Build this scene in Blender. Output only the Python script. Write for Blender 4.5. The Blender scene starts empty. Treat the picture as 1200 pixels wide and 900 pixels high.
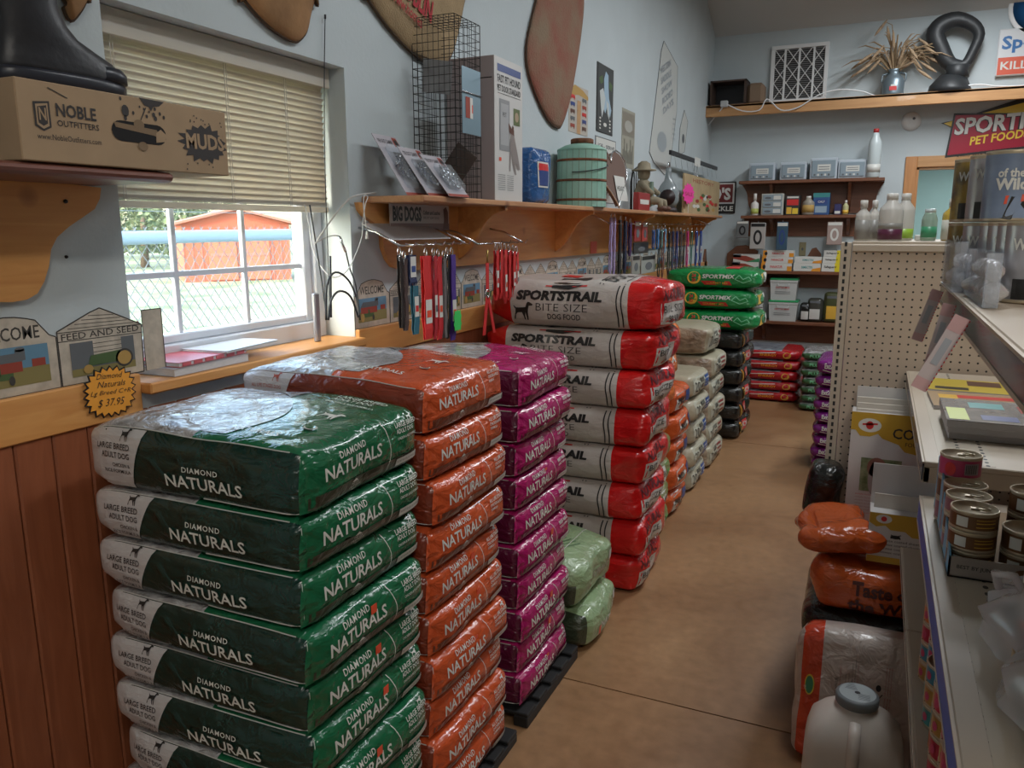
import bpy, bmesh, math, random
from math import sin, cos, pi, radians, hypot, atan2
from mathutils import Vector, Matrix, noise

# ---------------------------------------------------------------- camera, world, lights
SC = bpy.context.scene
COL = SC.collection
FPX, YAW, PITCH, ROLL, EYE = 928.0, radians(24.61), radians(11.14), radians(-.19), 1.6
_cy, _sy = cos(YAW), sin(YAW)
_f = Vector((-_sy * cos(PITCH), _cy * cos(PITCH), -sin(PITCH)))
_r0 = Vector((_cy, _sy, 0)); _u0 = _r0.cross(_f)
_r = cos(ROLL) * _r0 + sin(ROLL) * _u0
_u = -sin(ROLL) * _r0 + cos(ROLL) * _u0
cam_data = bpy.data.cameras.new('camera'); cam = bpy.data.objects.new('camera', cam_data); COL.objects.link(cam)
cam_data.sensor_width = 36; cam_data.lens = FPX / 1200 * 36; cam_data.clip_start = .02; cam_data.clip_end = 300
_m = Matrix((( _r.x, _u.x, -_f.x, 0), (_r.y, _u.y, -_f.y, 0), (_r.z, _u.z, -_f.z, EYE), (0, 0, 0, 1)))
cam.matrix_world = _m
SC.camera = cam
SC.view_settings.view_transform = 'Standard'; SC.view_settings.look = 'None'
SC.view_settings.gamma = 1; SC.view_settings.use_curve_mapping = False
SC.view_settings.exposure = 0.0
SC.cycles.max_bounces = 8; SC.cycles.transparent_max_bounces = 24; SC.cycles.sample_clamp_indirect = 4

wd = bpy.data.worlds.new('sky'); SC.world = wd; wd.use_nodes = True
nt = wd.node_tree; bg = nt.nodes['Background']; sk = nt.nodes.new('ShaderNodeTexSky')
sk.sky_type = 'NISHITA'; sk.sun_disc = False; sk.sun_elevation = radians(38); sk.sun_rotation = radians(200)
sk.air_density = 1.3; sk.dust_density = 3.0
nt.links.new(sk.outputs[0], bg.inputs[0]); bg.inputs[1].default_value = 1.4

def lamp(name, kind, loc, energy, color, size=None, rot=(0, 0, 0), size_y=None):
    d = bpy.data.lights.new(name, kind); d.energy = energy; d.color = color
    if kind == 'AREA':
        d.shape = 'RECTANGLE'; d.size = size; d.size_y = size_y or size
    if kind == 'SUN': d.angle = radians(1.5)
    o = bpy.data.objects.new(name, d); o.location = loc; o.rotation_euler = rot; COL.objects.link(o); return o
lamp('sun', 'SUN', (0, 0, 20), 4.0, (1, .95, .86), rot=(radians(48), 0, radians(20)))
# fluorescent strips hung along the aisle and one over the back
for lx, ly, e in ((0.2, 2.6, 30), (0.2, 5.0, 42), (0.6, 7.0, 46)):
    lamp('ceiling_strip_light', 'AREA', (lx, ly, 3.55), e, (.93, .97, 1), .25, (0, 0, 0), 1.3)
lamp('ceiling_strip_light', 'AREA', (0.9, -0.9, 3.3), 50, (1, .93, .84), .3, (0, 0, 0), 1.2)
lamp('next_room_light', 'AREA', (1.0, 9.6, 2.4), 22, (.9, 1, 1), .8, (0, 0, 0), .8)

# ---------------------------------------------------------------- helpers
def on(px, py, ax, v):
    d = _f + (px - 600) / FPX * _r + (450 - py) / FPX * _u
    i = 'xyz'.index(ax); o = Vector((0, 0, EYE)); return o + d * ((v - o[i]) / d[i])
WX = -1.65
def wl(px, py, x=WX):
    p = on(px, py, 'x', x); return (p.y, p.z)

_mats = {}
def M(name, col, rough=.6, metal=0, var=0, vscale=8, bump=0, bscale=30, stretch=(1, 1, 1), col2=None, coat=0, alpha=None, emit=0, spec=None, vdet=4, sss=0, distort=0., bdist=.01):
    if name in _mats: return _mats[name]
    m = bpy.data.materials.new(name); m.use_nodes = True; t = m.node_tree; b = t.nodes['Principled BSDF']
    c = (*col, 1); b.inputs['Base Color'].default_value = c
    b.inputs['Roughness'].default_value = rough; b.inputs['Metallic'].default_value = metal
    if spec is not None: b.inputs['Specular IOR Level'].default_value = spec
    if coat: b.inputs['Coat Weight'].default_value = coat; b.inputs['Coat Roughness'].default_value = .08
    if emit: b.inputs['Emission Color'].default_value = c; b.inputs['Emission Strength'].default_value = emit
    if alpha is not None: b.inputs['Alpha'].default_value = alpha
    if var or bump or col2:
        tc = t.nodes.new('ShaderNodeTexCoord'); mp = t.nodes.new('ShaderNodeMapping'); mp.inputs['Scale'].default_value = stretch
        t.links.new(tc.outputs['Object'], mp.inputs[0])
        if var or col2:
            n = t.nodes.new('ShaderNodeTexNoise'); n.inputs['Scale'].default_value = vscale; n.inputs['Detail'].default_value = vdet
            n.inputs['Distortion'].default_value = distort
            t.links.new(mp.outputs[0], n.inputs['Vector'])
            r = t.nodes.new('ShaderNodeValToRGB'); e = r.color_ramp.elements
            e[0].position = .32; e[1].position = .68
            k2 = col2 or tuple(min(1, x * (1 + var)) for x in col)
            k1 = col if col2 else tuple(x * (1 - var) for x in col)
            e[0].color = (*k1, 1); e[1].color = (*k2, 1)
            t.links.new(n.outputs['Fac'], r.inputs[0]); t.links.new(r.outputs[0], b.inputs['Base Color'])
        if bump:
            n2 = t.nodes.new('ShaderNodeTexNoise'); n2.inputs['Scale'].default_value = bscale; n2.inputs['Detail'].default_value = 3
            n2.inputs['Distortion'].default_value = distort
            t.links.new(mp.outputs[0], n2.inputs['Vector'])
            bp = t.nodes.new('ShaderNodeBump'); bp.inputs['Strength'].default_value = bump; bp.inputs['Distance'].default_value = bdist
            t.links.new(n2.outputs['Fac'], bp.inputs['Height']); t.links.new(bp.outputs[0], b.inputs['Normal'])
    _mats[name] = m; return m

def film(name, col, rough=.24, var=.12, bump=.9, col2=None, vscale=6, bscale=17, coat=.3, distort=.6):
    return M('film_' + name, col, rough, var=var, vscale=vscale, bump=bump, bscale=bscale, stretch=(1, 1, 1.6), col2=col2, coat=coat, distort=distort, bdist=.018)
def ink(name, col, rough=.35): return M('ink_' + name, col, rough)

def wood(name, c1, c2, ax='y', rough=.45, knots=True, coat=.15):
    if name in _mats: return _mats[name]
    m = bpy.data.materials.new(name); m.use_nodes = True; t = m.node_tree; b = t.nodes['Principled BSDF']
    b.inputs['Roughness'].default_value = rough; b.inputs['Coat Weight'].default_value = coat
    tc = t.nodes.new('ShaderNodeTexCoord'); mp = t.nodes.new('ShaderNodeMapping')
    mp.inputs['Scale'].default_value = {'x': (1.2, 14, 14), 'y': (14, 1.2, 14), 'z': (14, 14, 1.2)}[ax]
    t.links.new(tc.outputs['Object'], mp.inputs[0])
    n = t.nodes.new('ShaderNodeTexNoise'); n.inputs['Scale'].default_value = 2.2; n.inputs['Detail'].default_value = 8; n.inputs['Distortion'].default_value = 1.2
    t.links.new(mp.outputs[0], n.inputs['Vector'])
    r = t.nodes.new('ShaderNodeValToRGB'); e = r.color_ramp.elements; e[0].position = .3; e[1].position = .7
    e[0].color = (*c1, 1); e[1].color = (*c2, 1); t.links.new(n.outputs['Fac'], r.inputs[0])
    out = r.outputs[0]
    if knots:
        v = t.nodes.new('ShaderNodeTexVoronoi'); v.inputs['Scale'].default_value = 3.3
        t.links.new(tc.outputs['Object'], v.inputs['Vector'])
        r2 = t.nodes.new('ShaderNodeValToRGB'); r2.color_ramp.elements[0].position = .04; r2.color_ramp.elements[1].position = .11
        r2.color_ramp.elements[0].color = (.35, .22, .15, 1); r2.color_ramp.elements[1].color = (1, 1, 1, 1)
        t.links.new(v.outputs['Distance'], r2.inputs[0])
        mx = t.nodes.new('ShaderNodeMixRGB'); mx.blend_type = 'MULTIPLY'; mx.inputs[0].default_value = 1
        t.links.new(out, mx.inputs[1]); t.links.new(r2.outputs[0], mx.inputs[2]); out = mx.outputs[0]
    t.links.new(out, b.inputs['Base Color'])
    bp = t.nodes.new('ShaderNodeBump'); bp.inputs['Strength'].default_value = .15; bp.inputs['Distance'].default_value = .004
    t.links.new(n.outputs['Fac'], bp.inputs['Height']); t.links.new(bp.outputs[0], b.inputs['Normal'])
    _mats[name] = m; return m

def clear_mat(name, col=(1, 1, 1), amount=.85, rough=.05):
    """thin glass or plastic film: mostly transparent with a glossy coat"""
    if name in _mats: return _mats[name]
    m = bpy.data.materials.new(name); m.use_nodes = True; t = m.node_tree
    for n in list(t.nodes):
        if n.type == 'BSDF_PRINCIPLED': t.nodes.remove(n)
    out = [n for n in t.nodes if n.type == 'OUTPUT_MATERIAL'][0]
    tr = t.nodes.new('ShaderNodeBsdfTransparent'); tr.inputs[0].default_value = (*col, 1)
    p = t.nodes.new('ShaderNodeBsdfPrincipled'); p.inputs['Base Color'].default_value = (*col, 1); p.inputs['Roughness'].default_value = rough
    mx = t.nodes.new('ShaderNodeMixShader'); mx.inputs[0].default_value = 1 - amount
    t.links.new(tr.outputs[0], mx.inputs[1]); t.links.new(p.outputs[0], mx.inputs[2]); t.links.new(mx.outputs[0], out.inputs[0])
    _mats[name] = m; return m

def dotted(name, col, pu, pv, rad, axes, hole=(.02, .018, .015)):
    """sheet with a regular grid of punched holes (too many to cut one by one)"""
    if name in _mats: return _mats[name]
    m = bpy.data.materials.new(name); m.use_nodes = True; t = m.node_tree; b = t.nodes['Principled BSDF']
    b.inputs['Roughness'].default_value = .5
    tc = t.nodes.new('ShaderNodeTexCoord'); s = t.nodes.new('ShaderNodeSeparateXYZ'); t.links.new(tc.outputs['Object'], s.inputs[0])
    def math_(op, a, bval=None, c=None):
        n = t.nodes.new('ShaderNodeMath'); n.operation = op
        for i, v in enumerate((a, bval, c)):
            if v is None: continue
            if isinstance(v, (int, float)): n.inputs[i].default_value = v
            else: t.links.new(v, n.inputs[i])
        return n.outputs[0]
    d2 = None
    for ax, p, rr in ((axes[0], pu, rad[0]), (axes[1], pv, rad[1])):
        o = s.outputs['XYZ'.index(ax.upper())]
        a = math_('DIVIDE', o, p); a = math_('FRACT', math_('ADD', a, 1000.25)); a = math_('SUBTRACT', a, .5)
        a = math_('MULTIPLY', a, p / rr); a = math_('MULTIPLY', a, a)
        d2 = a if d2 is None else math_('ADD', d2, a)
    f = math_('LESS_THAN', d2, 1.0)
    mx = t.nodes.new('ShaderNodeMixRGB'); mx.inputs[1].default_value = (*col, 1); mx.inputs[2].default_value = (*hole, 1)
    t.links.new(f, mx.inputs[0]); t.links.new(mx.outputs[0], b.inputs['Base Color'])
    _mats[name] = m; return m

class MB:
    def __init__(s): s.v = []; s.f = []; s.mi = []; s.sm = []; s.mats = []; s.T = None
    def mat(s, m):
        if m not in s.mats: s.mats.append(m)
        return s.mats.index(m)
    def add(s, vs, fs, m, smooth=False):
        n = len(s.v); k = s.mat(m)
        s.v += [(s.T @ Vector(p)) if s.T else Vector(p) for p in vs]
        for q in fs: s.f.append(tuple(i + n for i in q)); s.mi.append(k); s.sm.append(smooth)
        return s
    def box(s, x0, x1, y0, y1, z0, z1, m, b=0):
        if x0 > x1: x0, x1 = x1, x0
        if y0 > y1: y0, y1 = y1, y0
        if z0 > z1: z0, z1 = z1, z0
        b = min(b, (x1 - x0) * .45, (y1 - y0) * .45, (z1 - z0) * .45)
        if b <= 0:
            v = [(x, y, z) for x in (x0, x1) for y in (y0, y1) for z in (z0, z1)]
            return s.add(v, [(0, 1, 3, 2), (4, 6, 7, 5), (0, 4, 5, 1), (2, 3, 7, 6), (0, 2, 6, 4), (1, 5, 7, 3)], m)
        X = (x0, x1); Y = (y0, y1); Z = (z0, z1); sg = (1, -1); v = []; ix = {}
        for i in (0, 1):
            for j in (0, 1):
                for k in (0, 1):
                    px, py, pz = X[i], Y[j], Z[k]; qx, qy, qz = px + sg[i] * b, py + sg[j] * b, pz + sg[k] * b
                    ix[i, j, k, 0] = len(v); v.append((px, qy, qz))
                    ix[i, j, k, 1] = len(v); v.append((qx, py, qz))
                    ix[i, j, k, 2] = len(v); v.append((qx, qy, pz))
        f = []
        for i in (0, 1): f.append([ix[i, a, c, 0] for a, c in ((0, 0), (0, 1), (1, 1), (1, 0))][::(1 if i == 0 else -1)])
        for j in (0, 1): f.append([ix[a, j, c, 1] for a, c in ((0, 0), (1, 0), (1, 1), (0, 1))][::(1 if j == 0 else -1)])
        for k in (0, 1): f.append([ix[a, c, k, 2] for a, c in ((0, 0), (0, 1), (1, 1), (1, 0))][::(1 if k == 0 else -1)])
        for i in (0, 1):
            for j in (0, 1): f.append([ix[i, j, 0, 0], ix[i, j, 1, 0], ix[i, j, 1, 1], ix[i, j, 0, 1]])
            for k in (0, 1): f.append([ix[i, 0, k, 0], ix[i, 1, k, 0], ix[i, 1, k, 2], ix[i, 0, k, 2]])
        for j in (0, 1):
            for k in (0, 1): f.append([ix[0, j, k, 1], ix[1, j, k, 1], ix[1, j, k, 2], ix[0, j, k, 2]])
        for i in (0, 1):
            for j in (0, 1):
                for k in (0, 1): f.append([ix[i, j, k, 0], ix[i, j, k, 1], ix[i, j, k, 2]])
        return s.add(v, f, m)
    def tube(s, pts, r, m, n=8, caps=True, closed=False):
        pts = [Vector(p) for p in pts]; N = len(pts); vs = []; fs = []; up = None
        for i, p in enumerate(pts):
            if closed: d = pts[(i + 1) % N] - pts[i - 1]
            else: d = pts[min(i + 1, N - 1)] - pts[max(i - 1, 0)]
            if d.length < 1e-9: d = Vector((0, 0, 1))
            d.normalize()
            if up is None: up = Vector((0, 0, 1)) if abs(d.z) < .9 else Vector((1, 0, 0))
            a = d.cross(up)
            if a.length < 1e-6: a = d.orthogonal()
            a.normalize(); b2 = a.cross(d); up = b2
            rr = r[i] if isinstance(r, (list, tuple)) else r
            for k in range(n): vs.append(p + a * (rr * cos(2 * pi * k / n)) + b2 * (rr * sin(2 * pi * k / n)))
        for i in range(N if closed else N - 1):
            j = (i + 1) % N
            for k in range(n): fs.append((i * n + k, i * n + (k + 1) % n, j * n + (k + 1) % n, j * n + k))
        if caps and not closed: fs.append(tuple(range(n))[::-1]); fs.append(tuple((N - 1) * n + k for k in range(n)))
        return s.add(vs, fs, m, n > 5)
    def lathe(s, prof, m, c=(0, 0, 0), n=24, axis='z', sx=1, sy=1, smooth=True, caps=(1, 1)):
        vs = []; fs = []
        for r, h in prof:
            for k in range(n):
                a = 2 * pi * k / n; x, y = r * cos(a) * sx, r * sin(a) * sy
                p = {'z': (x, y, h), 'y': (x, h, y), 'x': (h, x, y)}[axis]
                vs.append((p[0] + c[0], p[1] + c[1], p[2] + c[2]))
        for i in range(len(prof) - 1):
            for k in range(n): fs.append((i * n + k, i * n + (k + 1) % n, (i + 1) * n + (k + 1) % n, (i + 1) * n + k))
        if caps[0] and prof[0][0] > 1e-5: fs.append(tuple(range(n))[::-1])
        if caps[1] and prof[-1][0] > 1e-5: fs.append(tuple((len(prof) - 1) * n + k for k in range(n)))
        return s.add(vs, fs, m, smooth)
    def prism(s, poly, m, ax='x', d0=0, d1=.01):
        """polygon in the two other axes, extruded along ax from d0 to d1"""
        n = len(poly)
        def P(u, v, d): return {'x': (d, u, v), 'y': (u, d, v), 'z': (u, v, d)}[ax]
        vs = [P(u, v, d0) for u, v in poly] + [P(u, v, d1) for u, v in poly]
        fs = [tuple(range(n))[::-1], tuple(range(n, 2 * n))] + [(i, (i + 1) % n, n + (i + 1) % n, n + i) for i in range(n)]
        return s.add(vs, fs, m)
    def ball(s, c, rx, ry, rz, m, n=14, k=9):
        vs = []; fs = []
        for i in range(k + 1):
            t = pi * i / k
            for j in range(n):
                a = 2 * pi * j / n; vs.append((c[0] + rx * sin(t) * cos(a), c[1] + ry * sin(t) * sin(a), c[2] + rz * cos(t)))
        for i in range(k):
            for j in range(n): fs.append((i * n + j, i * n + (j + 1) % n, (i + 1) * n + (j + 1) % n, (i + 1) * n + j))
        return s.add(vs, fs, m, True)
    def build(s, name, parent=None, loc=(0, 0, 0), rz=0, rot=None, kind=None, label=None):
        me = bpy.data.meshes.new(name); me.from_pydata([tuple(p) for p in s.v], [], s.f)
        for m in s.mats: me.materials.append(m)
        me.polygons.foreach_set('material_index', s.mi); me.polygons.foreach_set('use_smooth', s.sm)
        bm = bmesh.new(); bm.from_mesh(me); bmesh.ops.recalc_face_normals(bm, faces=bm.faces); bm.to_mesh(me); bm.free()
        me.update()
        o = bpy.data.objects.new(name, me); COL.objects.link(o); o.location = loc
        o.rotation_euler = rot or (0, 0, rz)
        if parent: o.parent = parent
        if kind: o['kind'] = kind
        if label: o['label'] = label
        return o

def sm3(pts, k=4):
    pts = [Vector(p) for p in pts]; n = len(pts); out = []
    for i in range(n - 1):
        p0, p1, p2, p3 = pts[max(i - 1, 0)], pts[i], pts[i + 1], pts[min(i + 2, n - 1)]
        for j in range(k):
            t = j / k; out.append(.5 * (2 * p1 + (p2 - p0) * t + (2 * p0 - 5 * p1 + 4 * p2 - p3) * t * t + (3 * p1 - p0 - 3 * p2 + p3) * t ** 3))
    return out + [pts[-1]]

def empty(name, loc=(0, 0, 0), rz=0):
    o = bpy.data.objects.new(name, None); o.empty_display_size = .05; COL.objects.link(o); o.location = loc; o.rotation_euler = (0, 0, rz); return o
def tag(o, label, cat, group=None, kind=None):
    o['label'] = label; o['category'] = cat
    if group: o['group'] = group
    if kind: o['kind'] = kind
    return o
def struct(o): o['kind'] = 'structure'; return o
def copy_tree(o, parent=None, name=None):
    c = o.copy(); COL.objects.link(c)
    if parent: c.parent = parent
    for ch in list(o.children): copy_tree(ch, c)
    return c
ORD = ['topmost', 'second from the top', 'third from the top', 'fourth from the top', 'fifth from the top', 'sixth from the top',
       'seventh from the top', 'eighth from the top', 'ninth from the top', 'tenth from the top', 'eleventh from the top']

# text and flat print ------------------------------------------------------
_tc = {}
def text_geo(s, bold=0, shear=0, spacing=1):
    k = (s, bold, shear, spacing)
    if k in _tc: return _tc[k]
    cu = bpy.data.curves.new('t', 'FONT'); cu.body = s; cu.offset = bold; cu.resolution_u = 2; cu.shear = shear; cu.space_character = spacing
    cu.fill_mode = 'FRONT'; cu.align_x = 'LEFT'
    o = bpy.data.objects.new('t', cu); me = bpy.data.meshes.new_from_object(o)
    me.calc_loop_triangles()
    v = [(p.co.x, p.co.y) for p in me.vertices]; f = [tuple(t.vertices) for t in me.loop_triangles]
    bpy.data.objects.remove(o); bpy.data.curves.remove(cu); bpy.data.meshes.remove(me)
    x0 = min(p[0] for p in v); x1 = max(p[0] for p in v); y0 = min(p[1] for p in v); y1 = max(p[1] for p in v)
    v = [((x - x0) / (x1 - x0), (y - y0) / (y1 - y0)) for x, y in v]
    _tc[k] = (v, f, (x1 - x0) / (y1 - y0)); return _tc[k]

class Canvas:
    """flat print laid on a surface: fn(u, v, lift) -> point"""
    def __init__(s, mb, fn): s.mb = mb; s.fn = fn; s.k = 0
    def _lift(s, layer): return .0006 + .0004 * layer
    def mesh(s, v, f, m, layer): s.mb.add([s.fn(a, b, s._lift(layer)) for a, b in v], f, m)
    def rect(s, u0, v0, u1, v1, m, layer=0, n=1, nv=1):
        v = [(u0 + (u1 - u0) * i / n, v0 + (v1 - v0) * j / nv) for i in range(n + 1) for j in range(nv + 1)]
        f = [(i * (nv + 1) + j, (i + 1) * (nv + 1) + j, (i + 1) * (nv + 1) + j + 1, i * (nv + 1) + j + 1) for i in range(n) for j in range(nv)]
        s.mesh(v, f, m, layer)
    def strip(s, lower, upper, m, layer=0):
        """quads between two polylines with the same number of points"""
        n = len(lower); s.mesh(list(lower) + list(upper), [(i, i + 1, n + i + 1, n + i) for i in range(n - 1)], m, layer)
    def poly(s, pts, m, layer=0): s.mesh(pts, [tuple(range(len(pts)))], m, layer)
    def ell(s, cu, cv, ru, rv, m, layer=0, n=20):
        s.poly([(cu + ru * cos(2 * pi * i / n), cv + rv * sin(2 * pi * i / n)) for i in range(n)], m, layer)
    def line(s, pts, w, m, layer=0):
        for (a, b), (c, d) in zip(pts, pts[1:]):
            L = hypot(c - a, d - b) or 1; nx, ny = -(d - b) / L * w / 2, (c - a) / L * w / 2
            s.poly([(a - nx, b - ny), (c - nx, d - ny), (c + nx, d + ny), (a + nx, b + ny)], m, layer)
    def text(s, t, u, v, w, h, m, layer=1, bold=0, shear=0, ang=0, spacing=1):
        g, f, asp = text_geo(t, bold, shear, spacing)
        if w is None: w = h * asp
        ca, sa = cos(ang), sin(ang)
        s.mesh([(u + x * w * ca - y * h * sa, v + x * w * sa + y * h * ca) for x, y in g], f, m, layer)
def flat(mb, o, U, V):
    o, U, V = Vector(o), Vector(U).normalized(), Vector(V).normalized(); N = U.cross(V)
    return Canvas(mb, lambda u, v, l: o + U * u + V * v + N * l)
DOG = [(0, .0), (.06, .0), (.1, .25), (.2, .38), (.42, .4), (.5, .2), (.56, 0), (.62, 0), (.58, .25), (.62, .42), (.7, .0), (.76, 0), (.74, .4), (.76, .6),
       (.8, .78), (.98, .8), (1, .88), (.84, .98), (.74, 1), (.68, .9), (.62, .7), (.3, .66), (.14, .66), (.02, .78), (0, .74), (.1, .56), (.08, .36), (.02, .12)]
def dog(c, u, v, w, h, m, layer=1, flip=False):
    c.poly([(u + (1 - a if flip else a) * w, v + b * h) for a, b in DOG], m, layer)

# ---------------------------------------------------------------- room shell
WALL = M('painted_wall', (.50, .56, .58), .75, var=.03, vscale=3, bump=.08, bscale=60)
CEIL = M('ceiling_paint', (.55, .56, .55), .85, bump=.1, bscale=50)
PINE = wood('pine', (.62, .27, .075), (.74, .37, .12), 'y')
PINE_X = wood('pine_along_x', (.44, .22, .085), (.55, .30, .125), 'x')
PINE_Z = wood('pine_upright', (.46, .2, .07), (.56, .27, .1), 'z')
SHELFW = wood('shelf_wood', (.42, .19, .085), (.56, .29, .14), 'y')
BROWN = wood('stained_shelf_wood', (.13, .045, .02), (.2, .075, .034), 'x', knots=False)
REDWOOD = wood('stained_plank', (.23, .066, .026), (.33, .105, .045), 'z', rough=.5, knots=False)
TRIMW = M('white_vinyl', (.74, .78, .84), .4)
BLACK = M('black_plastic', (.012, .012, .014), .4)
WHITE = M('white_paint', (.75, .76, .76), .5)
CHROME = M('chrome', (.7, .72, .74), .22, 1)
YB, YE, ZT = -1.6, 8.5, 5.2
WY0, WY1, WZ0, WZ1 = 1.365, 2.281, 1.225, 2.12

def floor_mat():
    m = bpy.data.materials.new('stained_concrete'); m.use_nodes = True; t = m.node_tree; b = t.nodes['Principled BSDF']
    tc = t.nodes.new('ShaderNodeTexCoord')
    n = t.nodes.new('ShaderNodeTexNoise'); n.inputs['Scale'].default_value = 1.1; n.inputs['Detail'].default_value = 9; n.inputs['Distortion'].default_value = .8
    t.links.new(tc.outputs['Object'], n.inputs['Vector'])
    r = t.nodes.new('ShaderNodeValToRGB'); e = r.color_ramp.elements
    e[0].position = .3; e[0].color = (.22, .108, .048, 1); e[1].position = .72; e[1].color = (.36, .205, .10, 1)
    t.links.new(n.outputs['Fac'], r.inputs[0])
    n2 = t.nodes.new('ShaderNodeTexNoise'); n2.inputs['Scale'].default_value = 22; n2.inputs['Detail'].default_value = 6
    t.links.new(tc.outputs['Object'], n2.inputs['Vector'])
    mx = t.nodes.new('ShaderNodeMixRGB'); mx.blend_type = 'OVERLAY'; mx.inputs[0].default_value = .3
    t.links.new(r.outputs[0], mx.inputs[1]); t.links.new(n2.outputs['Fac'], mx.inputs[2]); t.links.new(mx.outputs[0], b.inputs['Base Color'])
    r3 = t.nodes.new('ShaderNodeMapRange'); r3.inputs[3].default_value = .28; r3.inputs[4].default_value = .5
    t.links.new(n2.outputs['Fac'], r3.inputs[0]); t.links.new(r3.outputs[0], b.inputs['Roughness'])
    bp = t.nodes.new('ShaderNodeBump'); bp.inputs['Strength'].default_value = .06; t.links.new(n2.outputs['Fac'], bp.inputs['Height']); t.links.new(bp.outputs[0], b.inputs['Normal'])
    return m
FLOOR = floor_mat()
JOINT = M('saw_cut_joint', (.03, .014, .007), .8)
b = MB()
for (x0, x1) in ((-1.85, 3.6),):
    for (y0, y1) in ((-1.8, 2.447), (2.453, 5.997), (6.003, 11.2)):
        b.box(x0, x1, y0, y1, -.1, 0, FLOOR)
b.box(-1.85, 3.6, -1.8, 11.2, -.11, -.006, JOINT)
struct(b.build('floor'))

# left wall with the window opening
b = MB()
b.box(WX - .25, WX, YB - .2, WY0, 0, ZT, WALL).box(WX - .25, WX, WY1, YE + .1, 0, ZT, WALL)
b.box(WX - .25, WX, WY0, WY1, 0, WZ0, WALL).box(WX - .25, WX, WY0, WY1, WZ1, ZT, WALL)
LW = struct(b.build('wall_left'))
p0 = None; y = .42; k = 0
while y < 1.62:
    if p0 is None:
        pb = MB(); pb.box(0, .012, .0012, .0868, 0, 1.16, REDWOOD, .004); p0 = pb.build('plank', LW, (WX, y, 0))
    else:
        c = p0.copy(); COL.objects.link(c); c.location = (WX, y, 0)
    y += .088; k += 1
b = MB(); b.box(WX, WX + .012, y, YE, 0, 1.16, REDWOOD); struct(b.build('trim_1'))   # rest of the boarding, behind the stacks
b = MB(); b.box(WX, WX + .02, YB, WY0 - .002, 1.152, 1.252, PINE, .003); struct(b.build('trim_2'))
b = MB(); b.box(WX, WX + .02, WY1, YE, 1.152, 1.252, PINE, .003); struct(b.build('trim_3'))
# back wall with a doorway
DX0, DX1, DZ = .26, 1.5, 2.14
b = MB(); b.box(WX - .2, DX0, YE, YE + .15, 0, ZT, WALL).box(DX1, 3.5, YE, YE + .15, 0, ZT, WALL).box(DX0, DX1, YE, YE + .15, DZ, ZT, WALL)
struct(b.build('wall_back'))
b = MB(); b.box(3.4, 3.5, YB, YE, 0, ZT, WALL); struct(b.build('wall_right'))
b = MB(); b.box(WX, 3.5, YB - .15, YB, 0, ZT, WALL); struct(b.build('wall_front'))
# ceiling: rises from the back wall towards the camera, then level
b = MB(); th = .1
prof = [(YE + .15, 3.46 - .075), (5.3, 3.46 + 1.6), (YB - .2, 3.46 + 1.6), (YB - .2, 3.46 + 1.7), (5.3, 3.46 + 1.7), (YE + .15, 3.46 + .05)]
b.prism(prof, CEIL, 'x', WX - .2, 3.5); struct(b.build('ceiling'))
# door casing
b = MB(); cw = .1
b.box(DX0 - cw, DX0, YE - .02, YE, 0, DZ + cw, PINE_Z, .004).box(DX0, DX1, YE - .02, YE, DZ, DZ + cw, PINE_X, .004).box(DX1, DX1 + cw, YE - .02, YE, 0, DZ + cw, PINE_Z, .004)
b.box(DX0, DX0 + .02, YE, YE + .15, 0, DZ, PINE_Z).box(DX0, DX1, YE, YE + .15, DZ - .02, DZ, PINE_X)
struct(b.build('door_1'))
AQUA = M('aqua_paint', (.50, .70, .70), .7)
b = MB(); b.box(-.6, 3.4, 10.9, 11.0, 0, 2.9, AQUA).box(-.7, -.6, YE + .15, 11, 0, 2.9, AQUA).box(3.4, 3.5, YE + .15, 11, 0, 2.9, AQUA).box(-.7, 3.5, YE + .15, 11, 2.8, 2.9, CEIL)
struct(b.build('wall_next_room'))
# right part of the shop beyond the shelving stays open floor

# ---------------------------------------------------------------- window
wf = -1.80                                        # plane of the sash
GLASS = clear_mat('window_glass', (.97, 1, 1), .93, .02)
b = MB(); e = .05
b.box(wf - .05, wf + .03, WY0, WY0 + e, WZ0, WZ1, TRIMW, .004).box(wf - .05, wf + .03, WY1 - e, WY1, WZ0, WZ1, TRIMW, .004)
b.box(wf - .05, wf + .03, WY0 + e, WY1 - e, WZ0, WZ0 + .06, TRIMW, .004).box(wf - .05, wf + .03, WY0 + e, WY1 - e, WZ1 - .06, WZ1, TRIMW, .004)
b.box(wf - .03, wf + .015, WY0 + e, WY0 + e + .035, WZ0 + .06, WZ1 - .06, TRIMW, .004).box(wf - .03, wf + .015, WY1 - e - .04, WY1 - e, WZ0 + .06, WZ1 - .06, TRIMW, .004)
b.box(wf - .03, wf + .015, WY0 + e + .03, WY1 - e - .04, WZ0 + .06, WZ0 + .085, TRIMW, .004)
win = struct(b.build('window_1'))
gy0, gy1, gz0, gz1 = WY0 + e + .035, WY1 - e - .04, WZ0 + .085, WZ1 - .06
muy = [wl(355, 355, wf)[0], wl(632, 600, wf)[0]]
ym = [on(100 + 350 / 3.43, 180 + 350 / 3.43, 'x', wf).y, on(100 + 632 / 3.43, 180 + 350 / 3.43, 'x', wf).y]
zm = on(100 + 500 / 3.43, 180 + 475 / 3.43, 'x', wf).z
b = MB()
for yy in ym: b.box(wf - .008, wf + .006, yy - .0085, yy + .0085, gz0, gz1, TRIMW, .002)
for zz in (zm, zm + .215, zm + .43): b.box(wf - .007, wf + .005, gy0, gy1, zz - .0085, zz + .0085, TRIMW, .002)
b.build('muntin', win)
b = MB(); b.box(wf - .002, wf + .001, gy0, gy1, gz0, gz1, GLASS); b.build('glass_pane', win)
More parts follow.
